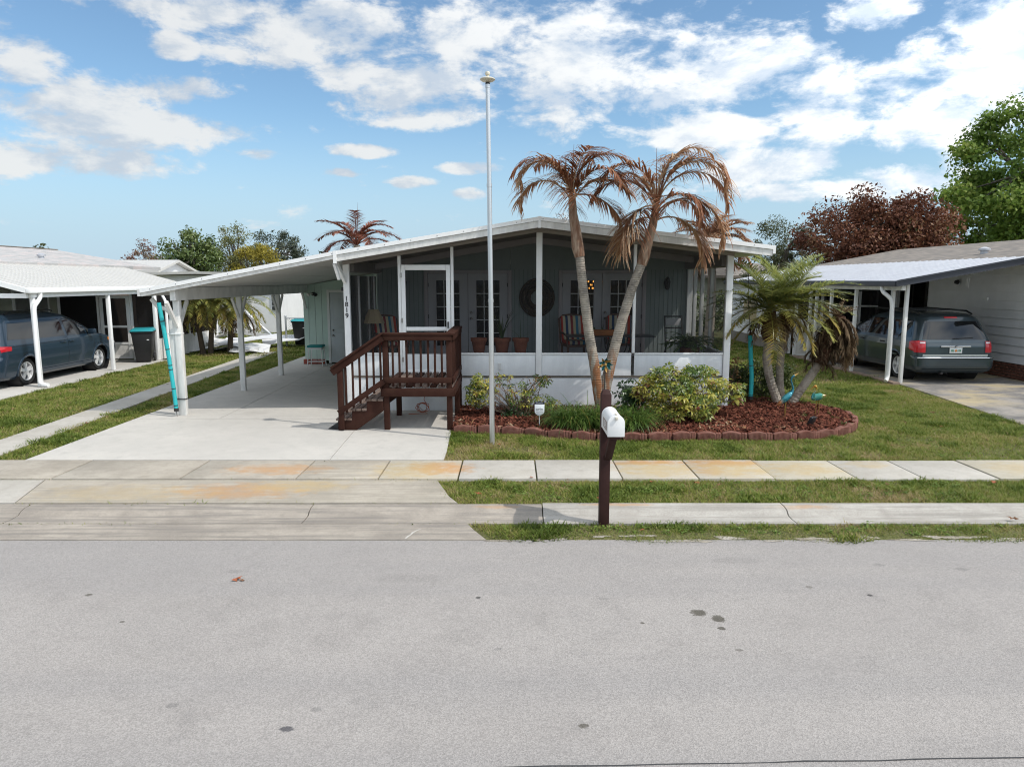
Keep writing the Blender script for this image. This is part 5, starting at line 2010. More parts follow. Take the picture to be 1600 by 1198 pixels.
t = thing('dark_leaved_plant', 'dark green plant with fingered leaves between the right palm trunk and the yellow shrub', 'plant', (2.25, 12.75, .05))
rg = np.random.default_rng(18)
P = np.array([2.25, 12.7, .42]) + rg.normal(0, 1, (46, 3)) * np.array([.17, .15, .17])
rosettes('foliage', P, 'dark_leaf', t, 19, .12, tint_fn=lambda p, r: r.uniform(0, 1), aspect=.4)
stems(t, (2.25, 12.75, .03), P, .01, 14, 20)


def strap_clump(parent, name, x, y, rx, ry, n, seed, hmin=.42, hmax=.78):
    rg = np.random.default_rng(seed)
    V, F, T = [], [], []
    for k in range(n):
        px, py = x + rg.normal(0, rx * .45), y + rg.normal(0, ry * .45)
        a = math.atan2((py - y) * 1.2 - .25, (px - x)) + rg.normal(0, .9)
        L = rg.uniform(hmin, hmax)
        e = R(rg.uniform(60, 88))
        e1 = e - R(rg.uniform(70, 150))
        p = np.array([px, py, .04])
        o = len(V)
        ns = 6
        wv = np.array([-math.sin(a), math.cos(a), 0]) * .0085
        tt = float(np.clip(rg.beta(2, 2.4) + (rg.random() < .06) * .5, 0, 1))
        for j in range(ns + 1):
            w = wv * (1 - (j / ns) ** 2.2)
            V += [p + w, p - w]
            u = (j + .5) / ns
            ee = e + (e1 - e) * u
            p = p + np.array([math.cos(a) * math.cos(ee), math.sin(a) * math.cos(ee), math.sin(ee)]) * L / ns
            if j < ns:
                F.append((o + 2 * j, o + 2 * j + 1, o + 2 * j + 3, o + 2 * j + 2))
                T.append(tt)
    return fast_mesh(name, V, F, 'strap_green', T, parent)
for lab, x, y, rx, n_, sd in (('clump of arching strap-leaved border grass right of the shield sign', 1.0, 11.85, .27, 620, 31),
                              ('clump of arching strap-leaved border grass in front of the twin palm trunks', 1.35, 11.75, .32, 620, 32),
                              ('clump of arching strap-leaved border grass right of the mailbox post', 1.95, 11.7, .34, 640, 33)):
    t = thing('border_grass', lab, 'plant', (x, y, .03), 'border grass clumps in the mulch bed')
    strap_clump(t, 'leaves', x, y, rx, .36, n_, sd)

# porch fern
t = thing('potted_fern', 'bushy green fern in a pot behind the right porch screen', 'fern', (3.62, 14.3, .70))
mb = MB()
mb.lathe([(.14, .70), (.20, 1.12), (.22, 1.15), (.19, 1.15)], (3.62, 14.3, 0), 16)
mb.build('pot', 'terracotta', t, smooth=True)
for k in range(46):
    frond(t, (3.62 + random.uniform(-.05, .05), 14.3 + random.uniform(-.05, .05), 1.14), R(k * 137.5), R(random.uniform(20, 85)), R(random.uniform(-70, -10)), random.uniform(.5, .75), 26, .11, 'fern_green', 8000 + k, hang=.12, width=.013, start=.1, rach=.005, vee=.1)

# shrubs in the side yard right of the bed
leaf_mat('shrub_green', [(0, (.03, .05, .014)), (.6, (.07, .10, .025)), (1, (.15, .16, .05))], .5, .3)
for lab, c, r_, n_, sd in (('rounded green shrub behind the date palm trunks', (5.6, 15.3, .42), (.75, .45, .42), 2600, 41), ('low green shrub beside the right porch corner post', (4.72, 14.6, .40), (.36, .35, .42), 1500, 42)):
    t = thing('garden_shrub', lab, 'shrub', (c[0], c[1], 0))
    C = clumps_in(c, r_, 34, sd, .4)
    leaf_cloud('foliage', C, .17, n_, .035, 'shrub_green', t, sd)
    stems(t, (c[0], c[1], 0), C, .014, 18, sd)
t = thing('withered_plant', 'tall withered tan plant beside the right porch corner post', 'plant', (4.42, 13.9, 0))
rg = np.random.default_rng(44)
P = np.array([(4.42 + rg.normal(0, .07), 13.95 + rg.normal(0, .1), z) for z in rg.uniform(.35, 1.0, 22)])
rosettes('withered_foliage', P, 'withered', t, 45, .075, (3, 5), lambda p, r: r.uniform(.4, 1), .5)
stems(t, (4.42, 13.9, 0), P, .006, 10, 46, 'bark_brown')

# ------------------------------------------------------------------ lawn
leaf_mat('grass_blade', [(0, (.085, .125, .018)), (.3, (.165, .22, .036)), (.55, (.245, .27, .056)), (.72, (.30, .26, .085)), (.88, (.33, .245, .12)), (1, (.42, .33, .19))], .6, .35, .25)


def lawn(name, poly, dens, h, label, seed, bare=0., zf=-.035, holes=(), wid=.0045):
    rg = np.random.default_rng(seed)
    xs_, ys_2 = [p[0] for p in poly], [p[1] for p in poly]
    A = (max(xs_) - min(xs_)) * (max(ys_2) - min(ys_2))
    n = int(A * dens)
    x = rg.uniform(min(xs_), max(xs_), n)
    y = rg.uniform(min(ys_2), max(ys_2), n)
    k = inside(x, y, poly)
    for hpoly in holes:
        k &= ~inside(x, y, hpoly)
    # the lawn is thin and patchy, with lusher weed tufts
    cover = .75 * vnoise(x, y, 1.1, seed) + .55 * vnoise(x, y, 4.5, seed + 1) + .25 * vnoise(x, y, 14, seed + 2)
    k &= rg.uniform(0, 1, n) < np.clip((cover - bare) * 1.6 + .15, .04, 1)
    x, y, cover = x[k], y[k], cover[k]
    n = len(x)
    x = x + rg.normal(0, .022, n)
    y = y + rg.normal(0, .022, n)
    z = np.full(n, zf) if not callable(zf) else zf(x, y)
    lush = np.clip((vnoise(x, y, 2.6, seed + 5) - .62) * 5, 0, 1)
    hh = h * rg.uniform(.4, 1.2, n) * (1 + .5 * lush) * (.6 + .8 * vnoise(x, y, 7, seed + 7))
    a = rg.uniform(0, 2 * PI, n)
    lean = rg.uniform(.3, 2.1, n)
    bx, by = np.cos(a), np.sin(a)
    ww = wid * rg.uniform(.7, 1.5, n) * (1 + .9 * lush)
    b0 = np.stack([x - by * ww, y + bx * ww, z], 1)
    b1 = np.stack([x + by * ww, y - bx * ww, z], 1)
    tp = np.stack([x + bx * lean * hh, y + by * lean * hh, z + hh], 1)
    V = np.stack([b0, b1, tp], 1).reshape(-1, 3)
    F = np.arange(3 * n).reshape(-1, 3)
    patch = vnoise(x, y, .8, seed + 3) * .5 + vnoise(x, y, 3.1, seed + 4) * .5
    dry = np.clip((vnoise(x, y, 1.7, seed + 8) - .55) * 3, 0, 1) * .30
    t = np.clip(.12 + .55 * patch + dry + rg.normal(0, .20, n) + (vnoise(x, y, 11, seed + 9) - .5) * .35 - .34 * lush + (rg.random(n) < .07) * .4, 0, 1)
    fast_mesh(name, V, F, 'grass_blade', t, kind='stuff', label=label)


verge_z = lambda x, y: np.interp(y, [6.6, 6.84, 7.2, 7.76, 9.7], [-.12, -.112, -.088, -.035, -.035])
lawn('grass', [(-.72, 7.74), (13.5, 7.74), (13.5, 8.70), (-1.0, 8.70), (-.78, 8.0)], 6500, .038, 'patchy green and straw grass between kerb and pavement', 51, .22, verge_z)
lawn('grass', [(-.42, 7.19), (-.20, 6.84)] + [(.3 + i * .6, 6.80 + .09 * math.sin(i * 2.3)) for i in range(20)] + [(12, 6.86), (12, 7.225), (-.42, 7.225)], 7000, .036, 'thin sandy grass strip along the road edge', 52, .22, verge_z)
lawn('grass', [(-.98, 9.64), (8.75, 9.64), (9.0, 12.1), (9.45, 16.4), (9.45, 17.2), (4.25, 17.2), (4.25, 13.6), (-1.0, 13.5), (-1.03, 11.4)], 4600, .042, 'patchy front lawn of green and brown grass', 53, .20, holes=(BED,))
lawn('grass', [(4.2, 17.2), (9.5, 17.2), (9.5, 31), (4.2, 31)], 1200, .055, 'shaded grass of the side yard between the houses', 54, .1, wid=.008)
lawn('grass', [(-7.52, 9.64), (-6.90, 9.64), (-6.92, 23.3), (-8.20, 23.3), (-7.85, 16.5)], 3200, .045, 'narrow grass strip between the drive and the side path', 55, .15, wid=.006)
lawn('grass', [(-10.7, 9.64), (-8.05, 9.64), (-8.95, 23.4), (-11.0, 23.4), (-10.95, 16)], 2400, .045, 'grass strip between the side path and the carport drive next door', 56, .2, wid=.007)
lawn('grass', [(-13, 23.3), (-6.3, 23.3), (-6.3, 40), (-14, 40)], 500, .06, 'back-yard grass beyond the carport', 57, .15, wid=.013)
lawn('grass', [(14.5, 9.64), (21, 9.64), (21, 16.6), (14.5, 15.0)], 900, .045, 'grass beyond the right-hand drive', 62, .2, wid=.008)
# weeds in the joints
lawn('joint_weeds', [(-9, 8.66), (-1.0, 8.66), (-1.0, 8.705), (-9, 8.705)], 700, .035, 'green weeds growing in the pavement joint', 58, .62, -.02)
lawn('joint_weeds', [(-9, 7.70), (-.7, 7.70), (-.7, 7.745), (-9, 7.745)], 900, .03, 'green weeds growing along the kerb joint', 59, .62, -.02)
lawn('joint_weeds', [(-9, 7.205), (-.5, 7.205), (-.5, 7.235), (-9, 7.235)], 900, .022, 'green weeds growing along the gutter joint', 60, .62, -.075)
lawn('joint_weeds', [(-6, 9.62), (-1, 9.62), (-1, 9.66), (-6, 9.66)], 500, .03, 'green weeds growing along the drive joint', 61, .6, -.02)
rg = np.random.default_rng(77)
C = [(5.35 + rg.uniform(-.5, .6), 12.0 + rg.uniform(-.45, .7), .09) for _ in range(9)]
leaf_cloud('bed_weeds', C, .07, 260, .014, 'strap_green', None, 78, kind='stuff', label='small green weeds sprouting in the right end of the mulch')
for o in bpy.data.objects:
    if o.name == 'bed_weeds':
        o['kind'] = 'stuff'

# broad-leaved weeds scattered through the turf
leaf_mat('weed_green', [(0, (.09, .15, .025)), (.6, (.17, .25, .045)), (1, (.26, .32, .08))], .5, .35, .3)
rg = np.random.default_rng(81)
W1 = np.stack([rg.uniform(-.9, 8.8, 700), rg.uniform(9.7, 17, 700)], 1)
k_ = ~inside(W1[:, 0], W1[:, 1], BED) & inside(W1[:, 0], W1[:, 1], [(-.98, 9.64), (8.75, 9.64), (9.0, 12.1), (9.45, 17.0), (4.25, 17.2), (4.25, 13.6), (-1.0, 13.5), (-1.03, 11.4)])
k_ &= vnoise(W1[:, 0], W1[:, 1], 1.3, 9) > .45
W1 = W1[k_]
W2 = np.stack([rg.uniform(-.6, 9, 150), rg.uniform(7.85, 8.62, 150)], 1)
W3 = np.stack([rg.uniform(-.1, 9, 90), rg.uniform(6.95, 7.18, 90)], 1)
W4 = np.stack([rg.uniform(-10.6, -8.3, 160), rg.uniform(9.8, 20, 160)], 1)
WW = np.concatenate([W1, W2, W3, W4])
C = np.column_stack([WW, np.interp(WW[:, 1], [6.84, 7.2, 7.76], [-.09, -.07, -.02])])
leaf_cloud('lawn_weeds', C, rg.uniform(.03, .10, len(C)), 22000, .013, 'weed_green', None, 82, .7, up=1.2, kind='stuff', label='bright green broad-leaved weeds scattered through the lawn')

# fallen leaves
mat('leaf_rust', (.33, .10, .04), .7, var=.3, vs=60)
mat('leaf_brown', (.20, .10, .05), .8, var=.3, vs=60)
def fallen(x, y, z, s, m, label, seed):
    rr = random.Random(seed)
    mb = MB()
    out = [(1, 0), (.45, .22), (.30, .62), (-.05, .30), (-.45, .55), (-.45, .15), (-1, .0), (-.45, -.2), (-.35, -.58), (0, -.28), (.35, -.5), (.45, -.18)]
    a = rr.random() * 6.28
    vs = [(0, 0, .25 * s)]
    for u, v in out:
        X_, Y_ = rot2(u * s, v * s, a)
        vs.append((X_, Y_, s * rr.uniform(.05, .5)))
    mb.add([(x + q[0], y + q[1], z + q[2]) for q in vs], [(0, i + 1, (i + 1) % 12 + 1) for i in range(12)])
    o = mb.build('fallen_leaf', m, None, fixn=False, origin=(x, y, z))
    tag(o, label, 'leaf', 'fallen leaves')
fallen(-2.41, 5.86, -.099, .055, 'leaf_rust', 'rust red fallen leaf lying alone on the road', 1)
fallen(-2.36, 5.845, -.099, .03, 'leaf_brown', 'small brown leaf touching the rust red leaf on the road', 2)
for i, (x, y, z, s, lab) in enumerate([
        (1.75, 8.55, .0, .04, 'dry leaf on the verge just right of the mailbox post'), (2.3, 8.5, .0, .045, 'dry leaf on the verge grass below the first rust-stained slab'), (2.55, 8.42, .0, .035, 'smaller dry leaf on the verge below the rust-stained slabs'),
        (4.65, 8.45, 0, .04, 'dry leaf on the verge grass below the pale slabs'), (6.0, 8.5, 0, .06, 'large dry leaf on the verge grass near the right edge'), (-.4, 8.05, 0, .05, 'dry leaf on the verge near the drive apron corner'),
        (.25, 8.72, .01, .035, 'dry leaf at the front edge of the pale slab below the flagpole'), (.7, 8.6, .01, .035, 'dry leaf on the verge left of the mailbox post'), (1.0, 7.9, 0, .035, 'dry leaf on the verge right behind the mailbox post'),
        (1.35, 7.0, -.06, .04, 'dry leaf on the roadside grass right of the mailbox foot'), (5.4, 7.3, -.05, .06, 'large dry leaf on the kerb at the right'), (6.5, 10.1, .0, .04, 'dry leaf on the lawn near the pavement at the right'),
        (7.4, 11.9, 0, .05, 'dry leaf on the lawn beside the right-hand drive'), (8.0, 13.2, 0, .06, 'large dry leaf on the lawn edge nearer the slate van'), (7.0, 12.3, 0, .04, 'dry leaf on the lawn right of the mulch bed'),
        (-7.5, 12.2, 0, .06, 'dry leaf on the narrow grass strip by the side path'), (-9.5, 12.6, 0, .06, 'dry leaf on the left grass strip nearest the street'), (-9.8, 13.6, 0, .05, 'dry leaf on the left grass strip below the blue van'),
        (-.2, 10.6, 0, .035, 'dry leaf on the lawn at the flagpole foot'), (5.8, 10.5, 0, .04, 'dry leaf on the lawn in front of the rounded bed end')]):
    fallen(x, y, z, s, random.choice(('leaf_rust', 'leaf_brown')), lab, 10 + i)
# ------------------------------------------------------------------ neighbours' houses
mat('siding_white', (.82, .83, .835), .5, var=.08, vs=2.5)
mat('siding_sage', (.45, .46, .38), .6, var=.06, vs=2.5)
mat('siding_far', (.74, .74, .71), .5, var=.05, vs=2)
mat('stucco_white', (.72, .72, .72), .7, var=.08, vs=2)
mat('roof_white', (.50, .487, .455), .4, var=.05, vs=3)
mat('roof_silver', (.50, .51, .54), .38, .35, var=.12, vs=3)
mat('gutter_dark', (.045, .048, .06), .4)
mat('brick_brown', (.20, .085, .055), .85, var=.4, vs=12)
mat('mortar', (.22, .20, .18), .9)
mat('slab_edge', (.30, .22, .17), .9, var=.3, vs=4)


def shingle(name, a, b_, c_):
    m = bpy.data.materials.new(name)
    m.use_nodes = True
    b = NB(m.node_tree)
    p = m.node_tree.nodes['Principled BSDF']
    p.inputs['Roughness'].default_value = .9
    pos = b.n('ShaderNodeNewGeometry').outputs['Position']
    sp = b.n('ShaderNodeSeparateXYZ')
    b.l(pos, sp.inputs[0])
    row = b.m('FLOOR', b.m('MULTIPLY', sp.outputs[0], 7.0))
    tab = b.m('FLOOR', b.m('ADD', b.m('MULTIPLY', sp.outputs[1], 3.3), b.m('MULTIPLY', row, .37)))
    cv = b.n('ShaderNodeCombineXYZ')
    b.l(row, cv.inputs[0])
    b.l(tab, cv.inputs[1])
    wn = b.n('ShaderNodeTexWhiteNoise', noise_dimensions='2D')
    b.l(cv.outputs[0], wn.inputs['Vector'])
    c = b.ramp(wn.outputs['Value'], [(0, a), (.5, b_), (1, c_)])
    fr = b.m('FRACT', b.m('MULTIPLY', sp.outputs[0], 7.0))
    c = b.mix(b.smooth(fr, .0, .16, .55, 0), c, tuple(q * .3 for q in a))
    c = b.mix(b.smooth(b.noise(pos, 1.2, 5, .6), .4, .7, 0, .4), c, tuple(q * .7 for q in b_))
    b.l(c, p.inputs['Base Color'])
    MATS[name] = m
shingle('shingle_grey', (.33, .33, .32), (.42, .41, .40), (.48, .42, .40))
shingle('shingle_brown', (.15, .135, .12), (.20, .175, .15), (.26, .225, .19))


def side_siding(parent, x, y0, y1, z0, z1, step, m, face, y_far=None):
    """lapped boards on a wall running away from the street; face is +1 or -1 (the way it looks along x)"""
    n = int((z1 - z0) / step + .999)
    for k in range(n):
        a = z0 + k * step
        c = min(z1, a + step - .016)
        mb = MB()
        poly = [(x, a), (x + face * .034, a), (x + face * .008, c), (x, c)]
        mb.prism(poly, y0, y1, 'xz')
        mb.build('siding_board', m, parent)


def carport_roof(parent, xa, za, xb, zb, y0, y1, m, pitch=.30, rib=.014):
    """pans running down from (xa, za) to (xb, zb), each with an upstanding rib"""
    n = int(round((y1 - y0) / pitch))
    proto = None
    for k in range(n):
        ya = y0 + (y1 - y0) * k / n
        yb = y0 + (y1 - y0) * (k + 1) / n
        if proto is None:
            mb = MB()
            sx = 1 if xb > xa else -1
            def q(u, y, dz):
                return (xa + (xb - xa) * u, y, za + (zb - za) * u + dz)
            prf = [(ya, 0), (yb - .05, 0), (yb - .045, rib), (yb - .002, rib), (yb - .002, -.05), (ya, -.05)]
            vs = [q(0, y, d) for y, d in prf] + [q(1, y, d) for y, d in prf]
            mb.add(vs, [tuple(range(6)), tuple(range(6, 12))[::-1]] + [(i, (i + 1) % 6, (i + 1) % 6 + 6, i + 6) for i in range(6)])
            o = mb.build('roof_panel', m, parent)
            proto = o
        else:
            o = proto.copy()
            COL.objects.link(o)
            o.parent = parent
            o.location = (0, ya - y0, 0)


def elbow(parent, pts, r_, m='white_trim', name='downspout'):
    mb = MB()
    P = [Vector(p) for p in pts]
    for _ in range(2):
        Q = [P[0]]
        for a, b_ in zip(P, P[1:]):
            Q += [a.lerp(b_, .25), a.lerp(b_, .75)]
        P = Q + [P[-1]]
    mb.tube(P, r_, 8)
    return mb.build(name, m, parent, smooth=True, angle=50)


# ---- left neighbour
ln = thing('neighbour_house', 'low sage-sided house with white ribbed carport roof at the left edge of the picture', 'house', (-15, 19, 0))
mb = MB()
mb.prism([(-21.2, 2.95), (-17.6, 3.66), (-13.6, 3.00), (-13.6, 2.88), (-17.6, 3.54), (-21.2, 2.83)], 16.2, 27.6, 'xz')
mb.build('roof', 'shingle_grey', ln)
mb = MB()
mb.bar((-17.6, 16.2, 3.67), (-17.6, 27.6, 3.67), .22, .03)
mb.build('ridge_cap', 'shingle_brown', ln)
mb = MB()
mb.prism([(-20.6, .3), (-14.33, .3), (-14.33, 2.86), (-17.6, 3.45), (-20.6, 2.86)], 16.9, 17.0, 'xz')
mb.build('front_wall', 'siding_sage', ln)
mb = MB()
mb.box(-20.6, -14.36, 17.01, 27.2, .0, 2.84)
mb.build('wall_core', 'siding_sage', ln)
side_siding(ln, -14.355, 17.02, 22.28, .45, 2.84, .23, 'siding_sage', 1)
mb = MB()
mb.box(-14.354, -14.30, 17.02, 22.28, .0, .44)
mb.build('skirting', 'stucco_white', ln)
carport_roof(ln, -13.9, 3.02, -11.2, 2.29, 16.4, 25.0, 'roof_white')
mb = MB()
mb.prism([(-13.9, 3.05), (-11.2, 2.33), (-11.2, 2.21), (-13.9, 2.92)], 16.33, 16.395, 'xz')
mb.build('fascia', 'white_trim', ln)
mb = MB()
mb.box(-11.195, -11.09, 16.33, 25.0, 2.205, 2.325)
mb.build('gutter', 'white_trim', ln, bevel=.012)
mb = MB()
mb.box(-12.2, -11.25, 16.42, 16.50, 2.09, 2.20)
mb.build('beam', 'white_trim', ln)
mb = MB()
mb.box(-11.29, -11.19, 16.52, 24.9, 2.10, 2.20)
mb.build('beam', 'white_trim', ln)
for y in (16.62, 19.72, 22.25):
    mb = MB()
    mb.box(-11.29, -11.20, y - .045, y + .045, 0, 2.098)
    mb.build('carport_post', 'white_trim', ln, bevel=.008)
elbow(ln, [(-11.14, 16.75, 2.22), (-11.14, 16.75, 2.10), (-11.15, 16.62, 1.98), (-11.185, 16.52, 1.85), (-11.19, 16.52, .22), (-11.19, 16.52, .10), (-11.06, 16.48, .05), (-10.96, 16.46, .05)], .048)
elbow(ln, [(-11.14, 22.6, 2.22), (-11.14, 22.55, 2.05), (-11.0, 22.5, 1.85), (-10.98, 22.45, 1.6), (-10.98, 22.45, .15), (-10.88, 22.4, .06)], .045)
mb = MB()   # window with shutter
mb.box(-14.345, -14.31, 20.3, 21.9, 1.10, 2.25)
wf = mb.build('window', 'white_trim', ln)
mb = MB()
mb.box(-14.312, -14.300, 20.4, 21.05, 1.18, 2.17)
mb.build('pane', 'door_glass', wf)
mb = MB()
mb.box(-14.312, -14.300, 21.13, 21.8, 1.18, 2.17)
mb.build('pane', 'door_glass', wf)
# screened room at the back of the carport
sc = MB()
for x in (-14.28, -13.05, -12.0, -11.24):
    sc.box(x - .035, x + .035, 22.28, 22.34, 0, 2.24)
for z in (.02, .62, 2.16):
    sc.box(-14.28, -13.09, 22.282, 22.338, z, z + .06)
    sc.box(-11.96, -11.28, 22.282, 22.338, z, z + .06)
rm = sc.build('screen_room', 'white_trim', ln)
for x0, x1 in ((-14.24, -13.09), (-11.96, -11.28)):
    mb = MB()
    mb.box(x0, x1, 22.30, 22.32, .08, .62)
    mb.build('kick_panel', 'white_weathered', rm)
    mb = MB()
    mb.add([(x0, 22.31, .68), (x1, 22.31, .68), (x1, 22.31, 2.16), (x0, 22.31, 2.16)], [(0, 1, 2, 3)])
    mb.build('insect_screen', 'screen_dark', rm)
sdm = MB()
for a in ((-12.98, -12.88, .04, 2.02), (-12.15, -12.05, .04, 2.02)):
    sdm.box(a[0], a[1], 22.26, 22.30, a[2], a[3])
for z in ((1.94, 2.02), (1.02, 1.09), (.50, .56), (.04, .12)):
    sdm.box(-12.878, -12.152, 22.262, 22.298, *z)
d_ = sdm.build('screen_door', 'white_trim', rm)
mb = MB()
mb.add([(-12.88, 22.28, .56), (-12.15, 22.28, .56), (-12.15, 22.28, 1.94), (-12.88, 22.28, 1.94)], [(0, 1, 2, 3)])
mb.build('insect_screen', 'screen_dark', d_)
mb = MB()
mb.box(-12.88, -12.15, 22.275, 22.285, .12, .50)
mb.build('kick_panel', 'white_weathered', d_)
mb = MB()
mb.box(-14.3, -14.25, 22.35, 27.1, 0, 2.5)
mb.build('inner_wall', 'room_dark', rm)
mb = MB()
mb.add([(-11.24, 22.36, .68), (-11.24, 26.8, .68), (-11.24, 26.8, 2.10), (-11.24, 22.36, 2.10)], [(0, 1, 2, 3)])
mb.build('insect_screen', 'screen_dark', rm)
mb = MB()
mb.box(-11.27, -11.22, 22.36, 26.8, 0, .66)
mb.build('kick_panel', 'white_weathered', rm)
mb = MB()
mb.box(-11.28, -11.21, 26.8, 26.87, 0, 2.2)
mb.box(-11.28, -11.21, 24.5, 24.56, .66, 2.1)
mb.build('mullion', 'white_trim', rm)
mb = MB()
mb.box(-14.2, -11.3, 26.8, 26.85, 0, 2.4)
mb.build('inner_wall', 'room_dark', rm)
for y, z in ((20.0, 3.12), (22.4, 3.14)):
    mb = MB()
    mb.lathe([(.08, z), (.08, z + .10), (.12, z + .11), (.12, z + .16), (.03, z + .2)], (-14.75, y, .0), 12)
    mb.build('roof_vent', 'roof_silver', ln, smooth=True, angle=35)

# ---- right neighbour
rn = thing('neighbour_house', 'low white-sided house with silver ribbed carport roof at the right edge of the picture', 'house', (12.8, 19, 0))
mb = MB()
mb.prism([(12.3, 3.02), (16.5, 3.80), (21.5, 3.02), (21.5, 2.90), (16.5, 3.66), (12.3, 2.90)], 16.0, 30.5, 'xz')
mb.build('roof', 'shingle_brown', rn)
mb = MB()
mb.box(12.87, 21.2, 16.7, 30.2, .40, 2.92)
mb.build('wall_core', 'siding_white', rn)
mb = MB()
mb.prism([(12.87, 2.93), (21.2, 2.93), (16.5, 3.64)], 16.7, 16.8, 'xz')
mb.build('gable_wall', 'siding_white', rn)
side_siding(rn, 12.868, 16.7, 30.2, .40, 2.92, .225, 'siding_white', -1)
mb = MB()
mb.box(12.875, 12.97, 16.7, 30.2, -.05, .39)
mb.build('skirting', 'mortar', rn)
bk = None
for row in range(5):
    for k in range(19):
        y = 16.72 + k * .213 + (.106 if row % 2 else 0)
        if bk is None:
            mb = MB()
            mb.box(12.845, 12.90, y, y + .20, .005, .068)
            bk = mb.build('brick', 'brick_brown', rn, bevel=.005)
            o = bk
            y00 = y
        else:
            o = bk.copy()
            COL.objects.link(o)
            o.parent = rn
        o.location = (random.uniform(-.008, .006), y - y00, row * .0775)
carport_roof(rn, 12.6, 3.08, 9.22, 2.46, 16.9, 30.6, 'roof_silver', .34)
mb = MB()
mb.prism([(12.6, 3.12), (9.12, 2.49), (9.12, 2.35), (12.6, 2.97)], 16.80, 16.895, 'xz')
mb.build('fascia', 'gutter_dark', rn)
mb = MB()
mb.prism([(12.6, 3.14), (9.10, 2.505), (9.10, 2.47), (12.6, 3.105)], 16.765, 16.80, 'xz')
mb.build('fascia_lip', 'gutter_dark', rn)
mb = MB()
mb.box(9.10, 9.215, 16.896, 30.6, 2.35, 2.49)
mb.build('gutter', 'gutter_dark', rn, bevel=.012)
mb = MB()
mb.box(9.30, 9.40, 16.95, 30.5, 2.26, 2.37)
mb.build('beam', 'white_weathered', rn)
for x, y in ((9.55, 17.15), (9.36, 17.42), (9.36, 19.28), (9.36, 20.75), (9.42, 21.9), (9.36, 22.2)):
    mb = MB()
    mb.box(x - .04, x + .04, y - .04, y + .04, 0, 2.258 if x < 9.5 else 2.40)
    mb.build('carport_post', 'white_weathered', rn, bevel=.008)
elbow(rn, [(9.16, 17.6, 2.36), (9.16, 17.55, 2.22), (9.22, 17.38, 2.12), (9.29, 17.26, 1.98), (9.29, 17.24, .25), (9.27, 17.22, .12), (9.20, 17.16, .05)], .048, 'white_weathered')
mb = MB()
mb.box(9.30, 9.47, 17.0, 23.5, -.05, .03)
mb.build('slab_kerb', 'slab_edge', rn)
mb = MB()   # dark window on the carport wall
mb.box(12.80, 12.84, 21.9, 23.4, 1.0, 2.6)
wf = mb.build('window', 'dark_metal', rn)
mb = MB()
mb.box(12.79, 12.80, 22.0, 22.6, 1.1, 2.5)
mb.build('pane', 'door_glass', wf)
mb = MB()
mb.box(12.79, 12.80, 22.7, 23.3, 1.1, 2.5)
mb.build('pane', 'door_glass', wf)
mb = MB()
mb.lathe([(.03, -.02), (.07, -.05), (.05, -.13), (.02, -.15)], (12.84, 20.4, 2.45), 10, 'x')
mb.build('wall_lamp', 'dark_metal', rn, smooth=True)
mb = MB()
mb.box(12.80, 12.84, 19.1, 19.2, 1.96, 2.04)
mb.build('socket_box', 'white_trim', rn)
# enclosed room at the back, reaching forward to the post line
side_siding(rn, 9.49, 24.2, 30.4, .38, 2.30, .22, 'siding_white', -1)
mb = MB()
mb.box(9.50, 9.60, 24.2, 30.4, .0, 2.32)
mb.build('wall_core', 'siding_white', rn)
mb = MB()
mb.box(9.46, 9.495, 24.2, 30.4, .0, .37)
mb.build('skirting', 'stone_mossy' if 'stone_mossy' in MATS else 'mortar', rn)
mb = MB()
mb.box(9.44, 9.47, 27.2, 28.9, .88, 1.75)
wf = mb.build('window', 'white_trim', rn)
mb = MB()
mb.box(9.43, 9.44, 27.28, 28.82, .95, 1.68)
mb.build('pane', 'lamp_cream', wf)
sc = MB()
for x in (9.50, 10.35, 11.6, 12.8):
    sc.box(x - .04, x + .04, 23.6, 23.66, 0, 2.42)
sc.box(9.54, 10.31, 23.602, 23.658, .0, .06)
sc.box(9.54, 10.31, 23.602, 23.658, 1.15, 1.22)
sc.box(9.54, 10.31, 23.602, 23.658, 2.0, 2.08)
sc.box(10.39, 11.56, 23.602, 23.658, .62, .68)
sc.box(11.64, 12.76, 23.602, 23.658, .62, .68)
rm = sc.build('screen_room', 'white_trim', rn)
mb = MB()
mb.box(9.54, 10.31, 23.62, 23.64, .06, 1.15)
mb.box(9.64, 10.21, 23.605, 23.62, .16, .9)
mb.build('door_panel', 'white_weathered', rm, bevel=.006)
for x0, x1, z0, z1 in ((9.54, 10.31, 1.22, 2.0), (10.39, 11.56, .68, 2.42), (11.64, 12.76, .68, 2.42)):
    mb = MB()
    mb.add([(x0, 23.63, z0), (x1, 23.63, z0), (x1, 23.63, z1), (x0, 23.63, z1)], [(0, 1, 2, 3)])
    mb.build('insect_screen', 'screen_dark', rm)
for x0, x1 in ((10.39, 11.56), (11.64, 12.76)):
    mb = MB()
    mb.box(x0, x1, 23.62, 23.64, .0, .62)
    mb.build('kick_panel', 'white_weathered', rm)
mb = MB()
mb.box(9.62, 12.86, 29.0, 29.05, 0, 2.5)
mb.build('inner_wall', 'room_dark', rm)
mb = MB()
mb.lathe([(.10, 3.24), (.10, 3.34), (.15, 3.35), (.15, 3.40), (.04, 3.45)], (13.6, 20.6, 0), 12)
mb.build('roof_vent', 'roof_silver', rn, smooth=True, angle=35)

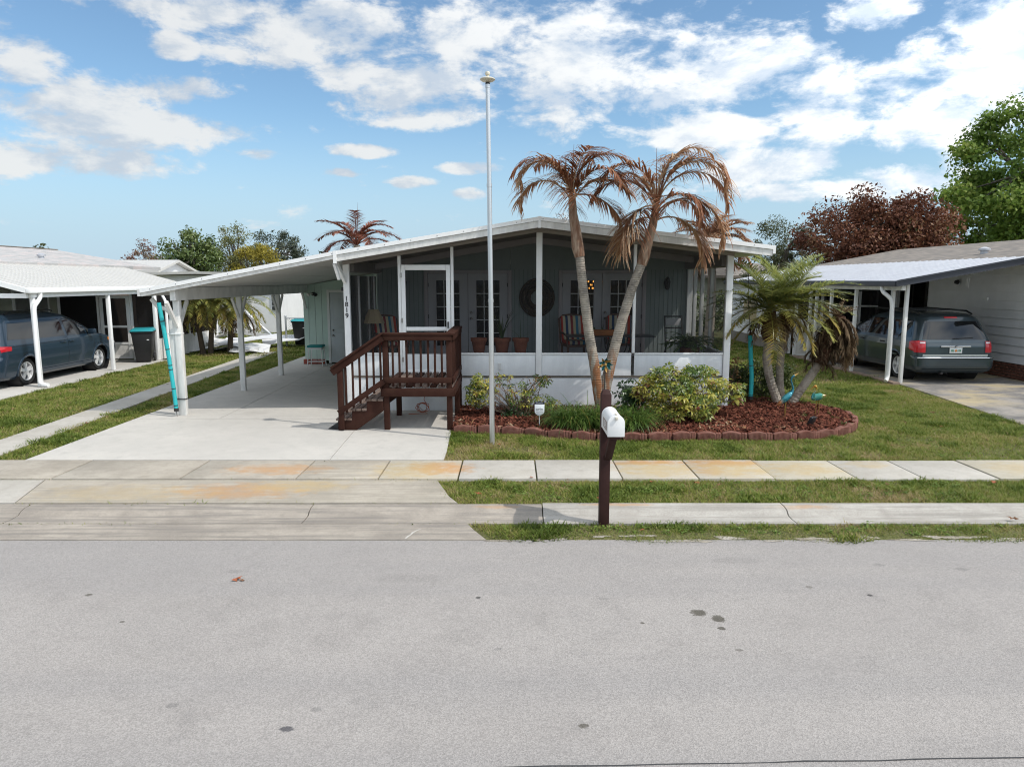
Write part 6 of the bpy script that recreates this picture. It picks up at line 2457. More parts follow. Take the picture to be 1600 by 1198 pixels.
t = thing('shelf_rack', 'dark metal shelf rack standing at the back of the right-hand carport', 'shelf', (11.0, 23.2, 0))
for x in (10.35, 11.85):
    for y in (23.0, 23.4):
        mb = MB()
        mb.box(x - .03, x + .03, y - .03, y + .03, 0, 2.2)
        mb.build('upright', 'dark_metal', t)
for z in (.5, 1.1, 1.65, 2.15):
    mb = MB()
    mb.box(10.32, 11.88, 22.96, 23.44, z, z + .04)
    mb.build('shelf', 'dark_metal' if z > 2 else 'white_weathered', t)
t = thing('wind_chime', 'small white wind chime hanging before the white siding above the right-hand van', 'wind chime', (12.3, 19.2, 2.7))
mb = MB()
mb.tube([(12.3, 19.2, 2.98), (12.3, 19.2, 2.55)], .004, 4)
mb.build('line', 'white_trim', t)
for k in range(5):
    mb = MB()
    a = k * 1.256
    mb.tube([(12.3 + .035 * math.cos(a), 19.2 + .035 * math.sin(a), 2.54), (12.3 + .035 * math.cos(a), 19.2 + .035 * math.sin(a), 2.30 + .03 * k)], .008, 5)
    mb.build('tube', 'white_trim', t)
mb = MB()
mb.lathe([(.01, 2.545), (.06, 2.55), (.06, 2.565), (.01, 2.57)], (12.3, 19.2, 0), 12)
mb.build('disc', 'white_trim', t)

# ------------------------------------------------------------------ wheeled bins
mat('bin_black', (.018, .018, .019), .45)
mat('bin_teal', (.02, .25, .28), .45)
def wheelie(label, x, y, rz):
    t = thing('wheelie_bin', label, 'bin', (0, 0, 0), 'wheeled bins with teal lids')
    mb = MB()
    vs = [(-.21, -.22, .04), (.21, -.22, .04), (.21, .22, .10), (-.21, .22, .10), (-.29, -.33, .95), (.29, -.33, .95), (.29, .33, .95), (-.29, .33, .95)]
    mb.add(vs, [(0, 3, 2, 1), (4, 5, 6, 7), (0, 1, 5, 4), (1, 2, 6, 5), (2, 3, 7, 6), (3, 0, 4, 7)])
    mb.box(-.31, .31, -.35, .35, .90, .955)
    mb.build('bin_body', 'bin_black', t, bevel=.02)
    mb = MB()
    vs = [(-.33, -.38, .957), (.33, -.38, .957), (.33, .36, .957), (-.33, .36, .957), (-.27, -.30, 1.03), (.27, -.30, 1.03), (.27, .30, 1.05), (-.27, .30, 1.05)]
    mb.add(vs, [(0, 3, 2, 1), (4, 5, 6, 7), (0, 1, 5, 4), (1, 2, 6, 5), (2, 3, 7, 6), (3, 0, 4, 7)])
    mb.build('lid', 'bin_teal', t, bevel=.015)
    mb = MB()
    mb.box(-.12, .02, -.298, -.290, .76, .81)
    mb.build('sticker', 'white_trim', t)
    mb = MB()
    mb.lathe([(.02, -.006), (.055, -.004), (.055, .0), (.02, .002)], (.17, -.296, .74), 14, 'y')
    mb.obox((.17, -.29, .67), (.11, .004, .05), (R(8), 0, 0))
    mb.build('emblem', 'white_trim', t)
    for s in (-1, 1):
        mb = MB()
        mb.lathe([(.03, s * .22), (.13, s * .225), (.13, s * .27), (.03, s * .275)], (0, .25, .13), 18, 'x')
        mb.build('wheel', 'black_plastic', t, smooth=True, angle=40)
    mb = MB()
    mb.tube([(-.22, .36, .93), (-.22, .42, .97), (.22, .42, .97), (.22, .36, .93)], .014, 6)
    mb.build('handle', 'bin_black', t)
    t.location = (x, y, 0)
    t.rotation_euler = (0, 0, rz)
wheelie('black wheeled bin with teal lid standing beside the screen door of the left carport', -11.40, 21.75, R(18))
wheelie('black wheeled bin with teal lid behind the chain-link fence by the green store room', -8.10, 27.2, R(-5))

# ------------------------------------------------------------------ storm-torn aluminium by the left carport
mat('sheet_white', (.74, .74, .74), .35, .1, var=.1, vs=2)
rr = random.Random(4)
sheets = [(-10.9, 25.4, .16, 1.7, .7, 12, .14, 3), (-10.2, 25.7, .12, 1.3, .9, -8, .10, -4), (-9.25, 25.3, .10, 1.3, 1.1, 15, -.06, 10), (-9.9, 26.9, .26, 2.3, .8, 5, .12, 6), (-10.9, 26.5, .34, 1.8, .6, -14, -.12, 10),
          (-8.75, 27.4, .22, 1.5, .9, 22, .12, 10), (-10.3, 28.2, .40, 2.2, .5, -4, .08, 5), (-9.4, 25.2, .07, 1.0, .5, -25, .05, 3), (-11.3, 27.4, .45, 1.5, .7, 20, .2, -12)]
labels = ['grooved white aluminium sheet with its corner bent up, left end of the debris heap', 'flat white aluminium sheet lying in front of the debris heap', 'split white aluminium sheet on the grass nearest the carport posts', 'long grey-white aluminium sheet across the middle of the debris heap',
          'crumpled white aluminium sheet behind the date palm trunks', 'white folded aluminium sheet lying apart by the chain-link fence post', 'narrow bent aluminium sheet at the back of the debris heap', 'small white aluminium offcut at the front edge of the debris heap', 'upturned white aluminium sheet at the back left of the debris heap']
for (x, y, z, L_, w_, a, pit, roll), lab in zip(sheets, labels):
    y -= .5
    t = MB()
    n_ = 6
    vs, fs = [], []
    for i in range(n_ + 1):
        for j in range(5):
            u, v = (i / n_ - .5) * L_, (j / 4 - .5) * w_
            zz = .03 * math.sin(i * 1.3 + x) + (.035 if j in (0, 4) else 0) + .10 * max(0, i - 4) * (rr.random() * .5)
            X_, Y_ = rot2(u, v, R(a))
            vs.append((x + X_, y + Y_, z + zz + u * pit + v * math.tan(R(roll)) + .02))
    fs = [(i * 5 + j, i * 5 + j + 1, (i + 1) * 5 + j + 1, (i + 1) * 5 + j) for i in range(n_) for j in range(4)]
    t.add(vs, fs)
    mn = min(v[2] for v in vs)
    t.v = [(a_, b_, c_ - mn + (.0 if z < .2 else z * .4)) for a_, b_, c_ in t.v]
    o = t.build('metal_sheet', 'sheet_white', None, origin=(x, y, 0), fixn=False)
    sm_ = o.modifiers.new('thickness', 'SOLIDIFY')
    sm_.thickness = .012
    tag(o, lab, 'metal sheet', 'torn aluminium sheets on the grass')
for lab, a, b_ in (('long white metal beam leaning down to the grass before the white cottage', (-12.6, 31.5, 1.75), (-10.0, 29.6, .05)), ('second white metal beam leaning lower before the white cottage', (-12.0, 31.0, 1.45), (-10.9, 30.0, .05)),
                   ('bent white metal post standing by the white cottage wall', (-12.75, 31.6, 0), (-12.6, 31.4, 1.78)), ('short white post propping the leaning beams', (-12.05, 31.1, 0), (-12.0, 31.0, 1.45)), ('white metal bar lying along the top of the debris heap', (-11.6, 27.0, .75), (-9.2, 27.2, .32))):
    mb = MB()
    mb.bar(a, b_, .09, .16)
    tag(mb.build('metal_beam', 'sheet_white', None, origin=(b_[0], b_[1], 0)), lab, 'metal beam', 'broken carport beams')

# date palm clump next door, withered bush, fence
t = dpn = thing('date_palm', 'pygmy date palm clump with yellowing drooping fronds beside the left carport', 'palm tree', (-10.5, 24.2, 0))
for bx, by, hx, hz in ((-10.65, 24.2, -10.8, 1.85), (-10.45, 24.3, -10.15, 1.75), (-9.9, 24.6, -9.6, 1.65)):
    mb = MB()
    mb.tube([(bx, by, -.05), (bx * .5 + hx * .5 - .05, by, 1.0), (hx, by, hz)], [.10, .08, .09], 10)
    mb.build('trunk', 'bark_brown', t, smooth=True)
    for k in range(40):
        lvl = k / 40
        e0 = 70 - 85 * lvl
        frond(t, (hx, by, hz), R(k * 137.5), R(e0), R(e0 - 85), random.uniform(1.1, 1.5), 34, .32, 'date_green', 9000 + k + int(bx * 10), hang=.35, width=.014, start=.1, rach=.013, tint=(.1, .8) if lvl < .6 else (.55, 1), stemtint=.8)
    for k in range(12):
        frond(t, (hx, by, hz - .15), R(k * 31), R(-20), R(-90), random.uniform(.8, 1.3), 20, .25, 'dry_frond', 9300 + k + int(bx * 10), hang=.5, width=.012, start=.1, rach=.012, tint=(.1, .9))
leaf_mat('red_leaf', [(0, (.07, .03, .02)), (.5, (.16, .07, .035)), (1, (.25, .12, .06))], .7, .2)
t = thing('withered_bush', 'small withered reddish bush in front of the white cottage', 'bush', (-12.0, 30.2, 0))
P = np.array([(-12.0 + rr.uniform(-.45, .45), 30.2 + rr.uniform(-.3, .3), rr.uniform(.3, 1.3)) for _ in range(60)])
rosettes('foliage', P, 'red_leaf', t, 91, .11, (3, 6), lambda p, r: r.uniform(0, 1), .5)
stems(t, (-12.0, 30.2, 0), P, .012, 30, 92, 'bark_brown')
mat('galv', (.42, .43, .44), .45, .6)
t = thing('chain_link_fence', 'grey chain-link fence with round posts behind the green store room', 'fence', (-8.6, 27, 0))
for x in (-8.66, -6.3):
    mb = MB()
    mb.tube([(x, 27, 0), (x, 27, 1.13)], .04, 10)
    mb.lathe([(.045, 1.13), (.05, 1.15), (.02, 1.19)], (x, 27, 0), 10)
    mb.build('post', 'galv', t, smooth=True, angle=45)
mb = MB()
mb.tube([(-8.66, 27, 1.07), (-6.3, 27, 1.07)], .022, 8)
mb.build('rail', 'galv', t, smooth=True)
mb = MB()
for k in range(-11, 24):
    x = -8.64 + k * .10
    for s in (1, -1):
        a = (x if s > 0 else x + 1.05, .03)
        b_ = (x + 1.05 if s > 0 else x, 1.06)
        t0, t1 = 0, 1
        lo, hi = -8.64, -6.32
        pts = []
        for u in np.linspace(0, 1, 12):
            X_ = a[0] + (b_[0] - a[0]) * u
            if lo <= X_ <= hi:
                pts.append((X_, 27, a[1] + (b_[1] - a[1]) * u))
        if len(pts) > 1:
            mb.bar(pts[0], pts[-1], .006, .006, (0, 1, 0))
o = mb.build('wire_mesh', 'galv', t)
o['kind'] = 'stuff'

# far houses on the left
fh = thing('white_cottage', 'white rendered cottage behind the torn aluminium sheets', 'house', (-14.5, 34, 0))
mb = MB()
mb.box(-18.5, -11.32, 34, 40, 0, 2.75)
mb.build('wall', 'stucco_white', fh)
mb = MB()
mb.prism([(-18.9, 2.70), (-15.0, 2.80), (-10.95, 2.70), (-10.95, 2.82), (-15.0, 2.92), (-18.9, 2.82)], 33.6, 40.3, 'xz')
mb.build('roof', 'roof_white', fh)
mb = MB()
mb.box(-11.55, -11.22, 33.95, 33.998, 1.05, 1.95)
wf = mb.build('window', 'white_trim', fh)
for k in range(4):
    mb = MB()
    mb.box(-11.51, -11.26, 33.93, 33.948, 1.09 + k * .21, 1.27 + k * .21)
    mb.build('pane', 'door_glass', wf)
mb = MB()
mb.box(-12.55, -12.45, 33.95, 33.998, 0, 2.7)
mb.build('downspout', 'white_weathered', fh)
fh = thing('far_house', 'white lap-sided house far behind the carport with an air conditioner at its wall', 'house', (-12.5, 42, 0))
n_ = 16
for k in range(n_):
    mb = MB()
    a = .12 + k * .17
    mb.prism([(41.98, a), (41.955, a), (41.975, a + .165), (41.98, a + .165)], -16, -6.5, 'yz')
    mb.build('siding_board', 'siding_far', fh)
mb = MB()
mb.box(-16, -6.5, 41.985, 50, 0, 2.85)
mb.build('wall_core', 'siding_far', fh)
mb = MB()
mb.prism([(-16.4, 2.8), (-11, 3.7), (-6.1, 2.8), (-6.1, 2.95), (-11, 3.85), (-16.4, 2.95)], 41.5, 50, 'xz')
mb.build('roof', 'shingle_grey', fh)
ac = thing('air_conditioner', 'grey air conditioning unit standing before the far lap-sided house', 'air conditioner', (-13.0, 41.0, 0))
mb = MB()
mb.box(-13.55, -12.65, 40.6, 41.4, .0, 1.0)
mb.build('casing', 'galv', ac, bevel=.03)
mb = MB()
for k in range(8):
    mb.box(-13.5, -12.7, 40.57, 40.598, .1 + k * .11, .15 + k * .11)
mb.build('grille', 'dark_metal', ac)
t = thing('garden_toy', 'small red and green thing beside the far air conditioner', 'toy', (-11.9, 41.0, 0))
mat('toy_red', (.5, .04, .05), .5)
mat('toy_green', (.05, .25, .15), .5)
mb = MB()
mb.obox((-12.0, 41, .62), (.35, .3, .25), (0, R(30), 0))
mb.build('seat', 'toy_red', t, bevel=.04)
mb = MB()
mb.obox((-11.75, 41, .72), (.25, .3, .35), (0, R(-35), 0))
mb.build('hood', 'toy_green', t, bevel=.04)
mb = MB()
for sx in (-.2, .2):
    mb.lathe([(.05, -.2), (.16, -.18), (.16, -.12), (.05, -.1)], (-11.9 + sx, 41, .16), 12, 'y')
    mb.bar((-11.9 + sx, 41 - .15, .16), (-11.9, 41, .6), .05, .05)
mb.build('wheels', 'dark_metal', t)
fh = thing('gabled_house', 'white-roofed house whose small gable shows over the left carport roof', 'house', (-20, 38, 0))
mb = MB()
mb.prism([(35.9, 2.88), (38.2, 3.46), (40.5, 2.88), (40.5, 3.0), (38.2, 3.58), (35.9, 3.0)], -26, -17.8, 'yz')
mb.build('roof', 'roof_white', fh)
mb = MB()
mb.prism([(36.3, 0), (40.1, 0), (40.1, 2.95), (38.2, 3.44), (36.3, 2.95)], -25.6, -18.1, 'yz')
mb.build('wall', 'stucco_white', fh)

# ------------------------------------------------------------------ background trees
leaf_mat('sycamore', [(0, (.085, .15, .028)), (.4, (.15, .24, .042)), (.75, (.24, .33, .065)), (1, (.35, .38, .10))], .5, .45)
leaf_mat('rust_tree', [(0, (.060, .024, .015)), (.4, (.135, .050, .028)), (.7, (.21, .088, .048)), (.9, (.31, .18, .095)), (.95, (.09, .11, .045)), (1, (.13, .15, .06))], .6, .3)
leaf_mat('olive_tree', [(0, (.06, .075, .035)), (.6, (.11, .125, .06)), (1, (.18, .18, .10))], .7, .3)
leaf_mat('magnolia', [(0, (.045, .08, .020)), (.5, (.10, .145, .038)), (.85, (.18, .22, .065)), (1, (.28, .31, .14))], .35, .2, .5)
leaf_mat('yellow_tree', [(0, (.17, .14, .02)), (.5, (.30, .25, .035)), (1, (.42, .36, .07))], .6, .35)
leaf_mat('light_tree', [(0, (.11, .12, .04)), (.6, (.19, .20, .07)), (1, (.28, .27, .11))], .6, .35)
leaf_mat('grey_oak', [(0, (.05, .065, .045)), (.6, (.09, .11, .075)), (1, (.15, .16, .11))], .7, .3)
leaf_mat('pink_tree', [(0, (.18, .09, .07)), (.5, (.27, .15, .12)), (.8, (.22, .20, .09)), (1, (.30, .24, .13))], .6, .35)

tree('sycamore_tree', 'tall bright green broadleaf tree rising behind the right-hand house roof', (27.5, 38, 0), (28.4, 38, 7.0), (5.6, 5, 5.4), 230, 62000, .105, 'sycamore', 201, 1.2, .45, nl=44, aspect=.75, shell=.35)
tree('rust_tree', 'rust-brown withered dense tree behind the right-hand house roof', (17.6, 34, 0), (17.4, 34, 3.9), (3.9, 2.6, 2.7), 170, 46000, .09, 'rust_tree', 202, .92, .3, 'bark_brown', nl=34, aspect=.5, shell=.5)
tree('olive_tree', 'pale olive-green bushy tree left of the rust-brown tree', (14.6, 39, 0), (14.8, 39, 3.6), (2.3, 2, 2.2), 60, 9000, .075, 'olive_tree', 203, .55, .2, nl=24, aspect=.35)
tree('magnolia_tree', 'dark glossy green tree behind the white gable at the left', (-20.3, 46, 0), (-20.6, 46, 3.2), (2.0, 1.8, 2.55), 60, 9500, .11, 'magnolia', 204, .75, .25, nl=20, aspect=.5)
tree('light_green_tree', 'pale yellow-green feathery tree just right of the dark glossy tree', (-19.0, 49, 0), (-18.9, 49, 3.7), (1.7, 1.5, 2.4), 50, 7500, .08, 'light_tree', 205, .6, .2, nl=20, aspect=.35)
tree('yellow_tree', 'rounded golden yellow-green tree showing over the carport roof', (-17.3, 47, 0), (-16.6, 47, 2.7), (2.0, 1.6, 2.1), 50, 9000, .08, 'yellow_tree', 206, .65, .2, nl=16, aspect=.5)
tree('grey_oak_tree', 'grey-green tree behind the golden tree, over the carport roof', (-19.9, 60, 0), (-19.9, 60, 4.1), (2.6, 2, 2.6), 60, 7500, .11, 'grey_oak', 207, .7, .25, nl=20, aspect=.4)
tree('pink_tree', 'thin pinkish half-bare tree at the left beside the dark glossy tree', (-26.6, 52, 0), (-26.4, 52, 3.5), (1.9, 1.6, 1.9), 40, 3400, .09, 'pink_tree', 208, .55, .15, nl=30, aspect=.4)
tree('round_tree', 'small round olive treetop showing above the left house ridge', (-36, 54, 0), (-36, 54, 4.0), (1.2, 1.2, 1.2), 20, 1500, .12, 'olive_tree', 209, .5, .2, nl=8)
tree('bare_tree', 'thin reddish leafless treetop between the twin palms and the roof ridge', (2.6, 34, 0), (3.0, 34, 4.4), (1.3, .9, 1.35), 34, 900, .06, 'rust_tree', 210, .4, .1, 'bark_brown', nl=34, aspect=.4)
tree('olive_tree', 'low olive-green bush showing behind the right roof end', (10.2, 40, 0), (9.6, 40, 3.7), (1.8, 1.2, 1.4), 30, 3000, .08, 'olive_tree', 211, .5, .15, nl=12, aspect=.4)
tree('magnolia_tree', 'dark green tree filling the gap behind the green store room', (-9.5, 62, 0), (-9.5, 62, 3.0), (5, 2.5, 2.2), 60, 5000, .16, 'magnolia', 212, .9, .3, nl=10)

leaf_mat('red_palm', [(0, (.13, .042, .028)), (.5, (.25, .085, .055)), (1, (.34, .15, .09))], .6, .25)
def back_palm(label, x, y, z, n, L_, m, seed, e_hi=75, e_lo=-5, ll=.5, w=.016):
    t = thing('palm_tree', label, 'palm tree', (x, y, 0))
    mb = MB()
    mb.tube([(x, y, -.1), (x + .05, y, z * .5), (x, y, z)], [.2, .17, .14], 10)
    mb.build('trunk', 'date_bark', t, smooth=True)
    for k in range(n):
        e0 = e_hi + (e_lo - e_hi) * k / n + random.uniform(-6, 6)
        frond(t, (x, y, z), R(k * 137.5 + seed), R(e0), R(e0 - random.uniform(70, 115)), L_ * random.uniform(.85, 1.1), 60, ll, m, seed * 50 + k, hang=.35, width=w, start=.18, rach=.03, vee=.35)
    mb = MB()
    mb.tube([(x, y, z), (x + .06, y, z + 1.0), (x + .1, y, z + 1.75)], [.02, .012, .003], 5, tint=.4)
    mb.build('spear_leaf', m, t)
back_palm('reddish brown feather palm showing over the left roof slope', -6.5, 30, 3.95, 15, 2.05, 'red_palm', 5, 84, 28, .55, .022)
back_palm('withered tan palm crown showing over the right roof slope behind the twin palms', 7.55, 27, 3.9, 34, 1.75, 'dead_frond', 6, 80, -10, .58, .022)

# houses and greenery of the street behind
fh = thing('rear_house', 'tan house far behind, glimpsed between the porch and the right-hand house', 'house', (8, 44, 0))
mb = MB()
mb.box(-2.5, 16.0, 44, 52, 0, 2.7)
mb.build('wall', 'siding_sage', fh)
mb = MB()
mb.prism([(43.5, 2.65), (48, 3.5), (52.5, 2.65), (52.5, 2.8), (48, 3.65), (43.5, 2.8)], -3, 16.5, 'yz')
mb.build('roof', 'shingle_brown', fh)
for x in (6.2, 9.0):
    mb = MB()
    mb.box(x, x + 1.2, 43.95, 43.998, 1.0, 2.1)
    wf = mb.build('window', 'white_trim', fh)
    mb = MB()
    mb.box(x + .07, x + 1.13, 43.93, 43.948, 1.07, 2.03)
    mb.build('pane', 'door_glass', wf)
t = thing('garden_hedge', 'dark green hedge closing the side yard between the porch and the right-hand house', 'hedge', (7, 33, 0))
rg = np.random.default_rng(71)
C = np.stack([rg.uniform(4.0, 9.9, 90), rg.uniform(32.6, 33.6, 90), rg.uniform(.2, 1.75, 90)], 1)
leaf_cloud('foliage', C, .42, 9000, .07, 'magnolia', t, 71)
stems(t, (7, 33, 0), C, .03, 20, 72, 'bark_brown')
rg = np.random.default_rng(73)
n_ = 420
xx = rg.uniform(-150, 150, n_)
C = np.stack([xx, rg.uniform(84, 100, n_), rg.uniform(.5, 1, n_) * (2.5 + 2.6 * vnoise(xx, xx * 0, .09, 3))], 1)
leaf_cloud('far_treeline', C, 2.6, 16000, .38, 'grey_oak', None, 74, kind='stuff', label='far-off line of trees along the horizon')
# ------------------------------------------------------------------ minivans
mat('paint_blue', (.017, .034, .055), .25, .15, coat=.45, spec=.4)
mat('paint_slate', (.032, .050, .060), .28, .45, coat=.8, spec=.5)
mat('car_glass', (.006, .008, .010), .03, 0, spec=.6)
mat('tyre', (.018, .018, .018), .85)
mat('rim_silver', (.66, .66, .67), .35, .3)
mat('lamp_red', (.45, .012, .02), .15, 0, coat=.6)
mat('lamp_clear', (.6, .6, .62), .15, 0, coat=.6)
mat('lamp_amber', (.65, .20, .02), .2)
mat('black_trim', (.012, .012, .013), .5)
mat('plate_white', (.66, .68, .66), .45)
mat('plate_green', (.03, .20, .10), .5)
mat('plate_orange', (.65, .22, .05), .5)


class Van:
    def __init__(s, W_, YR, YF, rr, rf):
        s.W, s.YR, s.YF, s.rr, s.rf = W_, YR, YF, rr, rf

    def w(s, h): return lerp_table(s.W, h)
    def yr(s, h): return lerp_table(s.YR, h)
    def yf(s, h): return lerp_table(s.YF, h)

    def ring(s, h, ns=64):
        w, a, b_ = s.w(h), s.yr(h), s.yf(h)
        rr_, rf = min(s.rr, w * .9), min(s.rf, w * .9, (b_ - a) * .4)
        half = []
        for i in range(7):
            half.append(((w - rr_) * i / 6, a))
        for i in range(1, 8):
            t = PI / 2 * i / 7
            half.append((w - rr_ + rr_ * math.sin(t), a + rr_ - rr_ * math.cos(t)))
        y0, y1 = a + rr_, b_ - rf
        for i in range(1, ns):
            half.append((w, y0 + (y1 - y0) * i / ns))
        for i in range(0, 8):
            t = PI / 2 * i / 7
            half.append((w - rf + rf * math.cos(t), y1 + rf * math.sin(t)))
        for i in range(1, 7):
            half.append(((w - rf) * (1 - i / 6), b_))
        return half + [(-x, y) for x, y in half[-2:0:-1]]

    def side(s, y, h):
        w, a, b_ = s.w(h), s.yr(h), s.yf(h)
        x = w
        if y < a + s.rr:
            q = min(s.rr, a + s.rr - y)
            x = w - s.rr + math.sqrt(max(0, s.rr ** 2 - q * q))
        if y > b_ - s.rf:
            q = min(s.rf, y - (b_ - s.rf))
            x = w - s.rf + math.sqrt(max(0, s.rf ** 2 - q * q))
        return x

    def rear(s, x, h):
        w, a = s.w(h), s.yr(h)
        y = a
        if abs(x) > w - s.rr:
            q = min(s.rr, abs(x) - (w - s.rr))
            y = a + s.rr - math.sqrt(max(0, s.rr ** 2 - q * q))
        return y

    def front(s, x, h):
        w, b_ = s.w(h), s.yf(h)
        y = b_
        if abs(x) > w - s.rf:
            q = min(s.rf, abs(x) - (w - s.rf))
            y = b_ - s.rf + math.sqrt(max(0, s.rf ** 2 - q * q))
        return y


def cut_levels(poly, lev):
    """left and right ends of a convex polygon (u, h) at height lev"""
    us = []
    n = len(poly)
    for i in range(n):
        (u0, h0), (u1, h1) = poly[i], poly[(i + 1) % n]
        if abs(h0 - h1) < 1e-9:
            if abs(h0 - lev) < 1e-6:
                us += [u0, u1]
        elif min(h0, h1) - 1e-9 <= lev <= max(h0, h1) + 1e-9:
            us.append(u0 + (u1 - u0) * (lev - h0) / (h1 - h0))
    return min(us), max(us)


def panel(van, kind, poly, off, m, name, parent, sgn=1, nu=10, thick=.0):
    h0, h1 = min(p[1] for p in poly), max(p[1] for p in poly)
    levs = sorted({*[p[1] for p in poly], *[h0 + (h1 - h0) * i / 10 for i in range(11)]})
    rows = []
    for h in levs:
        a, b_ = cut_levels(poly, min(max(h, h0 + 1e-7), h1 - 1e-7))
        row = []
        for i in range(nu + 1):
            u = a + (b_ - a) * i / nu
            if kind == 'side':
                row.append((sgn * (van.side(u, h) + off), u, h))
            elif kind == 'rear':
                row.append((u, van.rear(u, h) - off, h))
            else:
                row.append((u, van.front(u, h) + off, h))
        rows.append(row)
    mb = MB()
    k = nu + 1
    mb.add([p for r_ in rows for p in r_], [(i * k + j, i * k + j + 1, (i + 1) * k + j + 1, (i + 1) * k + j) for i in range(len(rows) - 1) for j in range(nu)])
    o = mb.build(name, m, parent, smooth=True, angle=80, fixn=False)
    # outward normals
    me = o.data
    c = me.polygons[len(me.polygons) // 2]
    out = {'side': Vector((sgn, 0, .1)), 'rear': Vector((0, -1, .1)), 'front': Vector((0, 1, .1))}[kind]
    if c.normal.dot(out) < 0:
        me.flip_normals()
    return o


def build_van(label, van, loc, paint, wheels, Rw, sides, roof_z, group=None):
    t = thing('parked_minivan', label, 'minivan', (0, 0, 0), group)
    levs = sorted({*[q[0] for q in van.W], *[q[0] for q in van.YR], *[q[0] for q in van.YF], *np.arange(van.W[0][0], van.W[-1][0], .035).round(4)})
    rings = [van.ring(h) for h in levs]
    n = len(rings[0])
    V = [(x, y, h) for r_, h in zip(rings, levs) for x, y in r_]
    F = []
    Ra = Rw + .055
    for i in range(len(levs) - 1):
        for k in range(n):
            q = (i * n + k, i * n + (k + 1) % n, (i + 1) * n + (k + 1) % n, (i + 1) * n + k)
            cx = sum(V[j][0] for j in q) / 4
            cy = sum(V[j][1] for j in q) / 4
            ch = sum(V[j][2] for j in q) / 4
            if abs(cx) > .6 and any((cy - wy) ** 2 + (ch - Rw) ** 2 < Ra * Ra for wy in wheels):
                continue
            F.append(q)
    F.append(tuple(range(n))[::-1])
    F.append(tuple((len(levs) - 1) * n + k for k in range(n)))
    mb = MB()
    mb.add(V, F)
    mb.build('body', paint, t, smooth=True, angle=30)
    for wy in wheels:
        for s in (-1, 1):
            wmb = MB()
            # arch lip
            pts = []
            for k in range(25):
                a = -.18 + (PI + .36) * k / 24
                y_, z_ = wy + Ra * math.cos(a), Rw + Ra * math.sin(a)
                if z_ < van.W[0][0]:
                    continue
                pts.append((s * (van.side(y_, z_) - .012), y_, z_))
            mb = MB()
            mb.tube(pts, .034, 8)
            mb.build('wheel_arch', paint, t, smooth=True)
            x_out = s * (van.w(Rw) - .06)
            # dark housing
            ri = [(Ra + .03, 0), (Ra + .03, -.34)]
            wmb.add([(s * (van.w(.6) - .03 + d), wy + r_ * math.cos(2 * PI * k / 24), Rw + r_ * math.sin(2 * PI * k / 24)) for r_, d in ri for k in range(24)],
                    [(k, (k + 1) % 24, (k + 1) % 24 + 24, k + 24) for k in range(24)] + [tuple(range(24, 48))])
            wmb.build('wheel_housing', 'black_trim', t)
            wt = MB()
            pr = [(Rw * .66, 0), (Rw * .68, .012), (Rw * .90, .018), (Rw * .985, -.01), (Rw, -.05), (Rw, -.17), (Rw * .97, -.21), (Rw * .66, -.21)]
            wt.lathe([(r_, x_out + s * d) for r_, d in pr], (0, wy, Rw), 32, 'x', caps=False)
            w_ = wt.build('wheel', 'tyre', t, smooth=True, angle=40)
            rm = MB()
            rm.lathe([(Rw * .67, x_out - s * .12), (Rw * .67, x_out + s * .008), (Rw * .61, x_out + s * .004), (Rw * .59, x_out - s * .05), (Rw * .57, x_out - s * .12)], (0, wy, Rw), 32, 'x', caps=False)
            for k in range(5):
                a = 2 * PI * k / 5 + .3
                d = (math.cos(a), math.sin(a))
                p_ = (-d[1], d[0])
                vs = []
                for rad_, hw, xx in ((.03, .035, .0), (Rw * .35, .042, -.004), (Rw * .63, .060, -.012)):
                    for sgn in (-1, 1):
                        for dx in (0, -.04):
                            vs.append((x_out + s * (xx + dx), wy + d[0] * rad_ + p_[0] * hw * sgn, Rw + d[1] * rad_ + p_[1] * hw * sgn))
                fs = []
                for b_ in (0, 4):
                    fs += [(b_, b_ + 2, b_ + 6, b_ + 4), (b_ + 1, b_ + 5, b_ + 7, b_ + 3), (b_, b_ + 4, b_ + 5, b_ + 1), (b_ + 2, b_ + 3, b_ + 7, b_ + 6)]
                rm.add(vs, fs)
            rm.lathe([(.045, x_out - s * .03), (.05, x_out + s * .006), (.03, x_out + s * .012)], (0, wy, Rw), 16, 'x')
            rm.build('rim', 'rim_silver', w_, smooth=True, angle=30)
            bk_ = MB()
            bk_.lathe([(Rw * .6, x_out - s * .13), (Rw * .6, x_out - s * .125)], (0, wy, Rw), 24, 'x')
            bk_.build('brake_disc', 'dark_metal', w_)
    sides(t, van)
    t.location = loc
    return t


# ---- blue van in the left carport: we look at its right side
VL = Van([(.20, .88), (.26, .93), (.36, .955), (.55, .985), (.80, .99), (.92, .985), (1.00, .97), (1.06, .955), (1.5, .84), (1.60, .80), (1.68, .72), (1.73, .54), (1.75, .25)],
         [(.20, .14), (.30, .03), (.42, .0), (.66, .01), (.75, .07), (.95, .10), (1.1, .14), (1.5, .30), (1.62, .38), (1.70, .55), (1.75, 1.1)],
         [(.20, 4.88), (.34, 5.03), (.55, 5.06), (.72, 5.02), (.82, 4.92), (.90, 4.80), (.97, 4.55), (1.03, 4.25), (1.08, 4.06), (1.3, 3.66), (1.5, 3.27), (1.62, 2.95), (1.70, 2.55), (1.75, 1.9)], .20, .42)


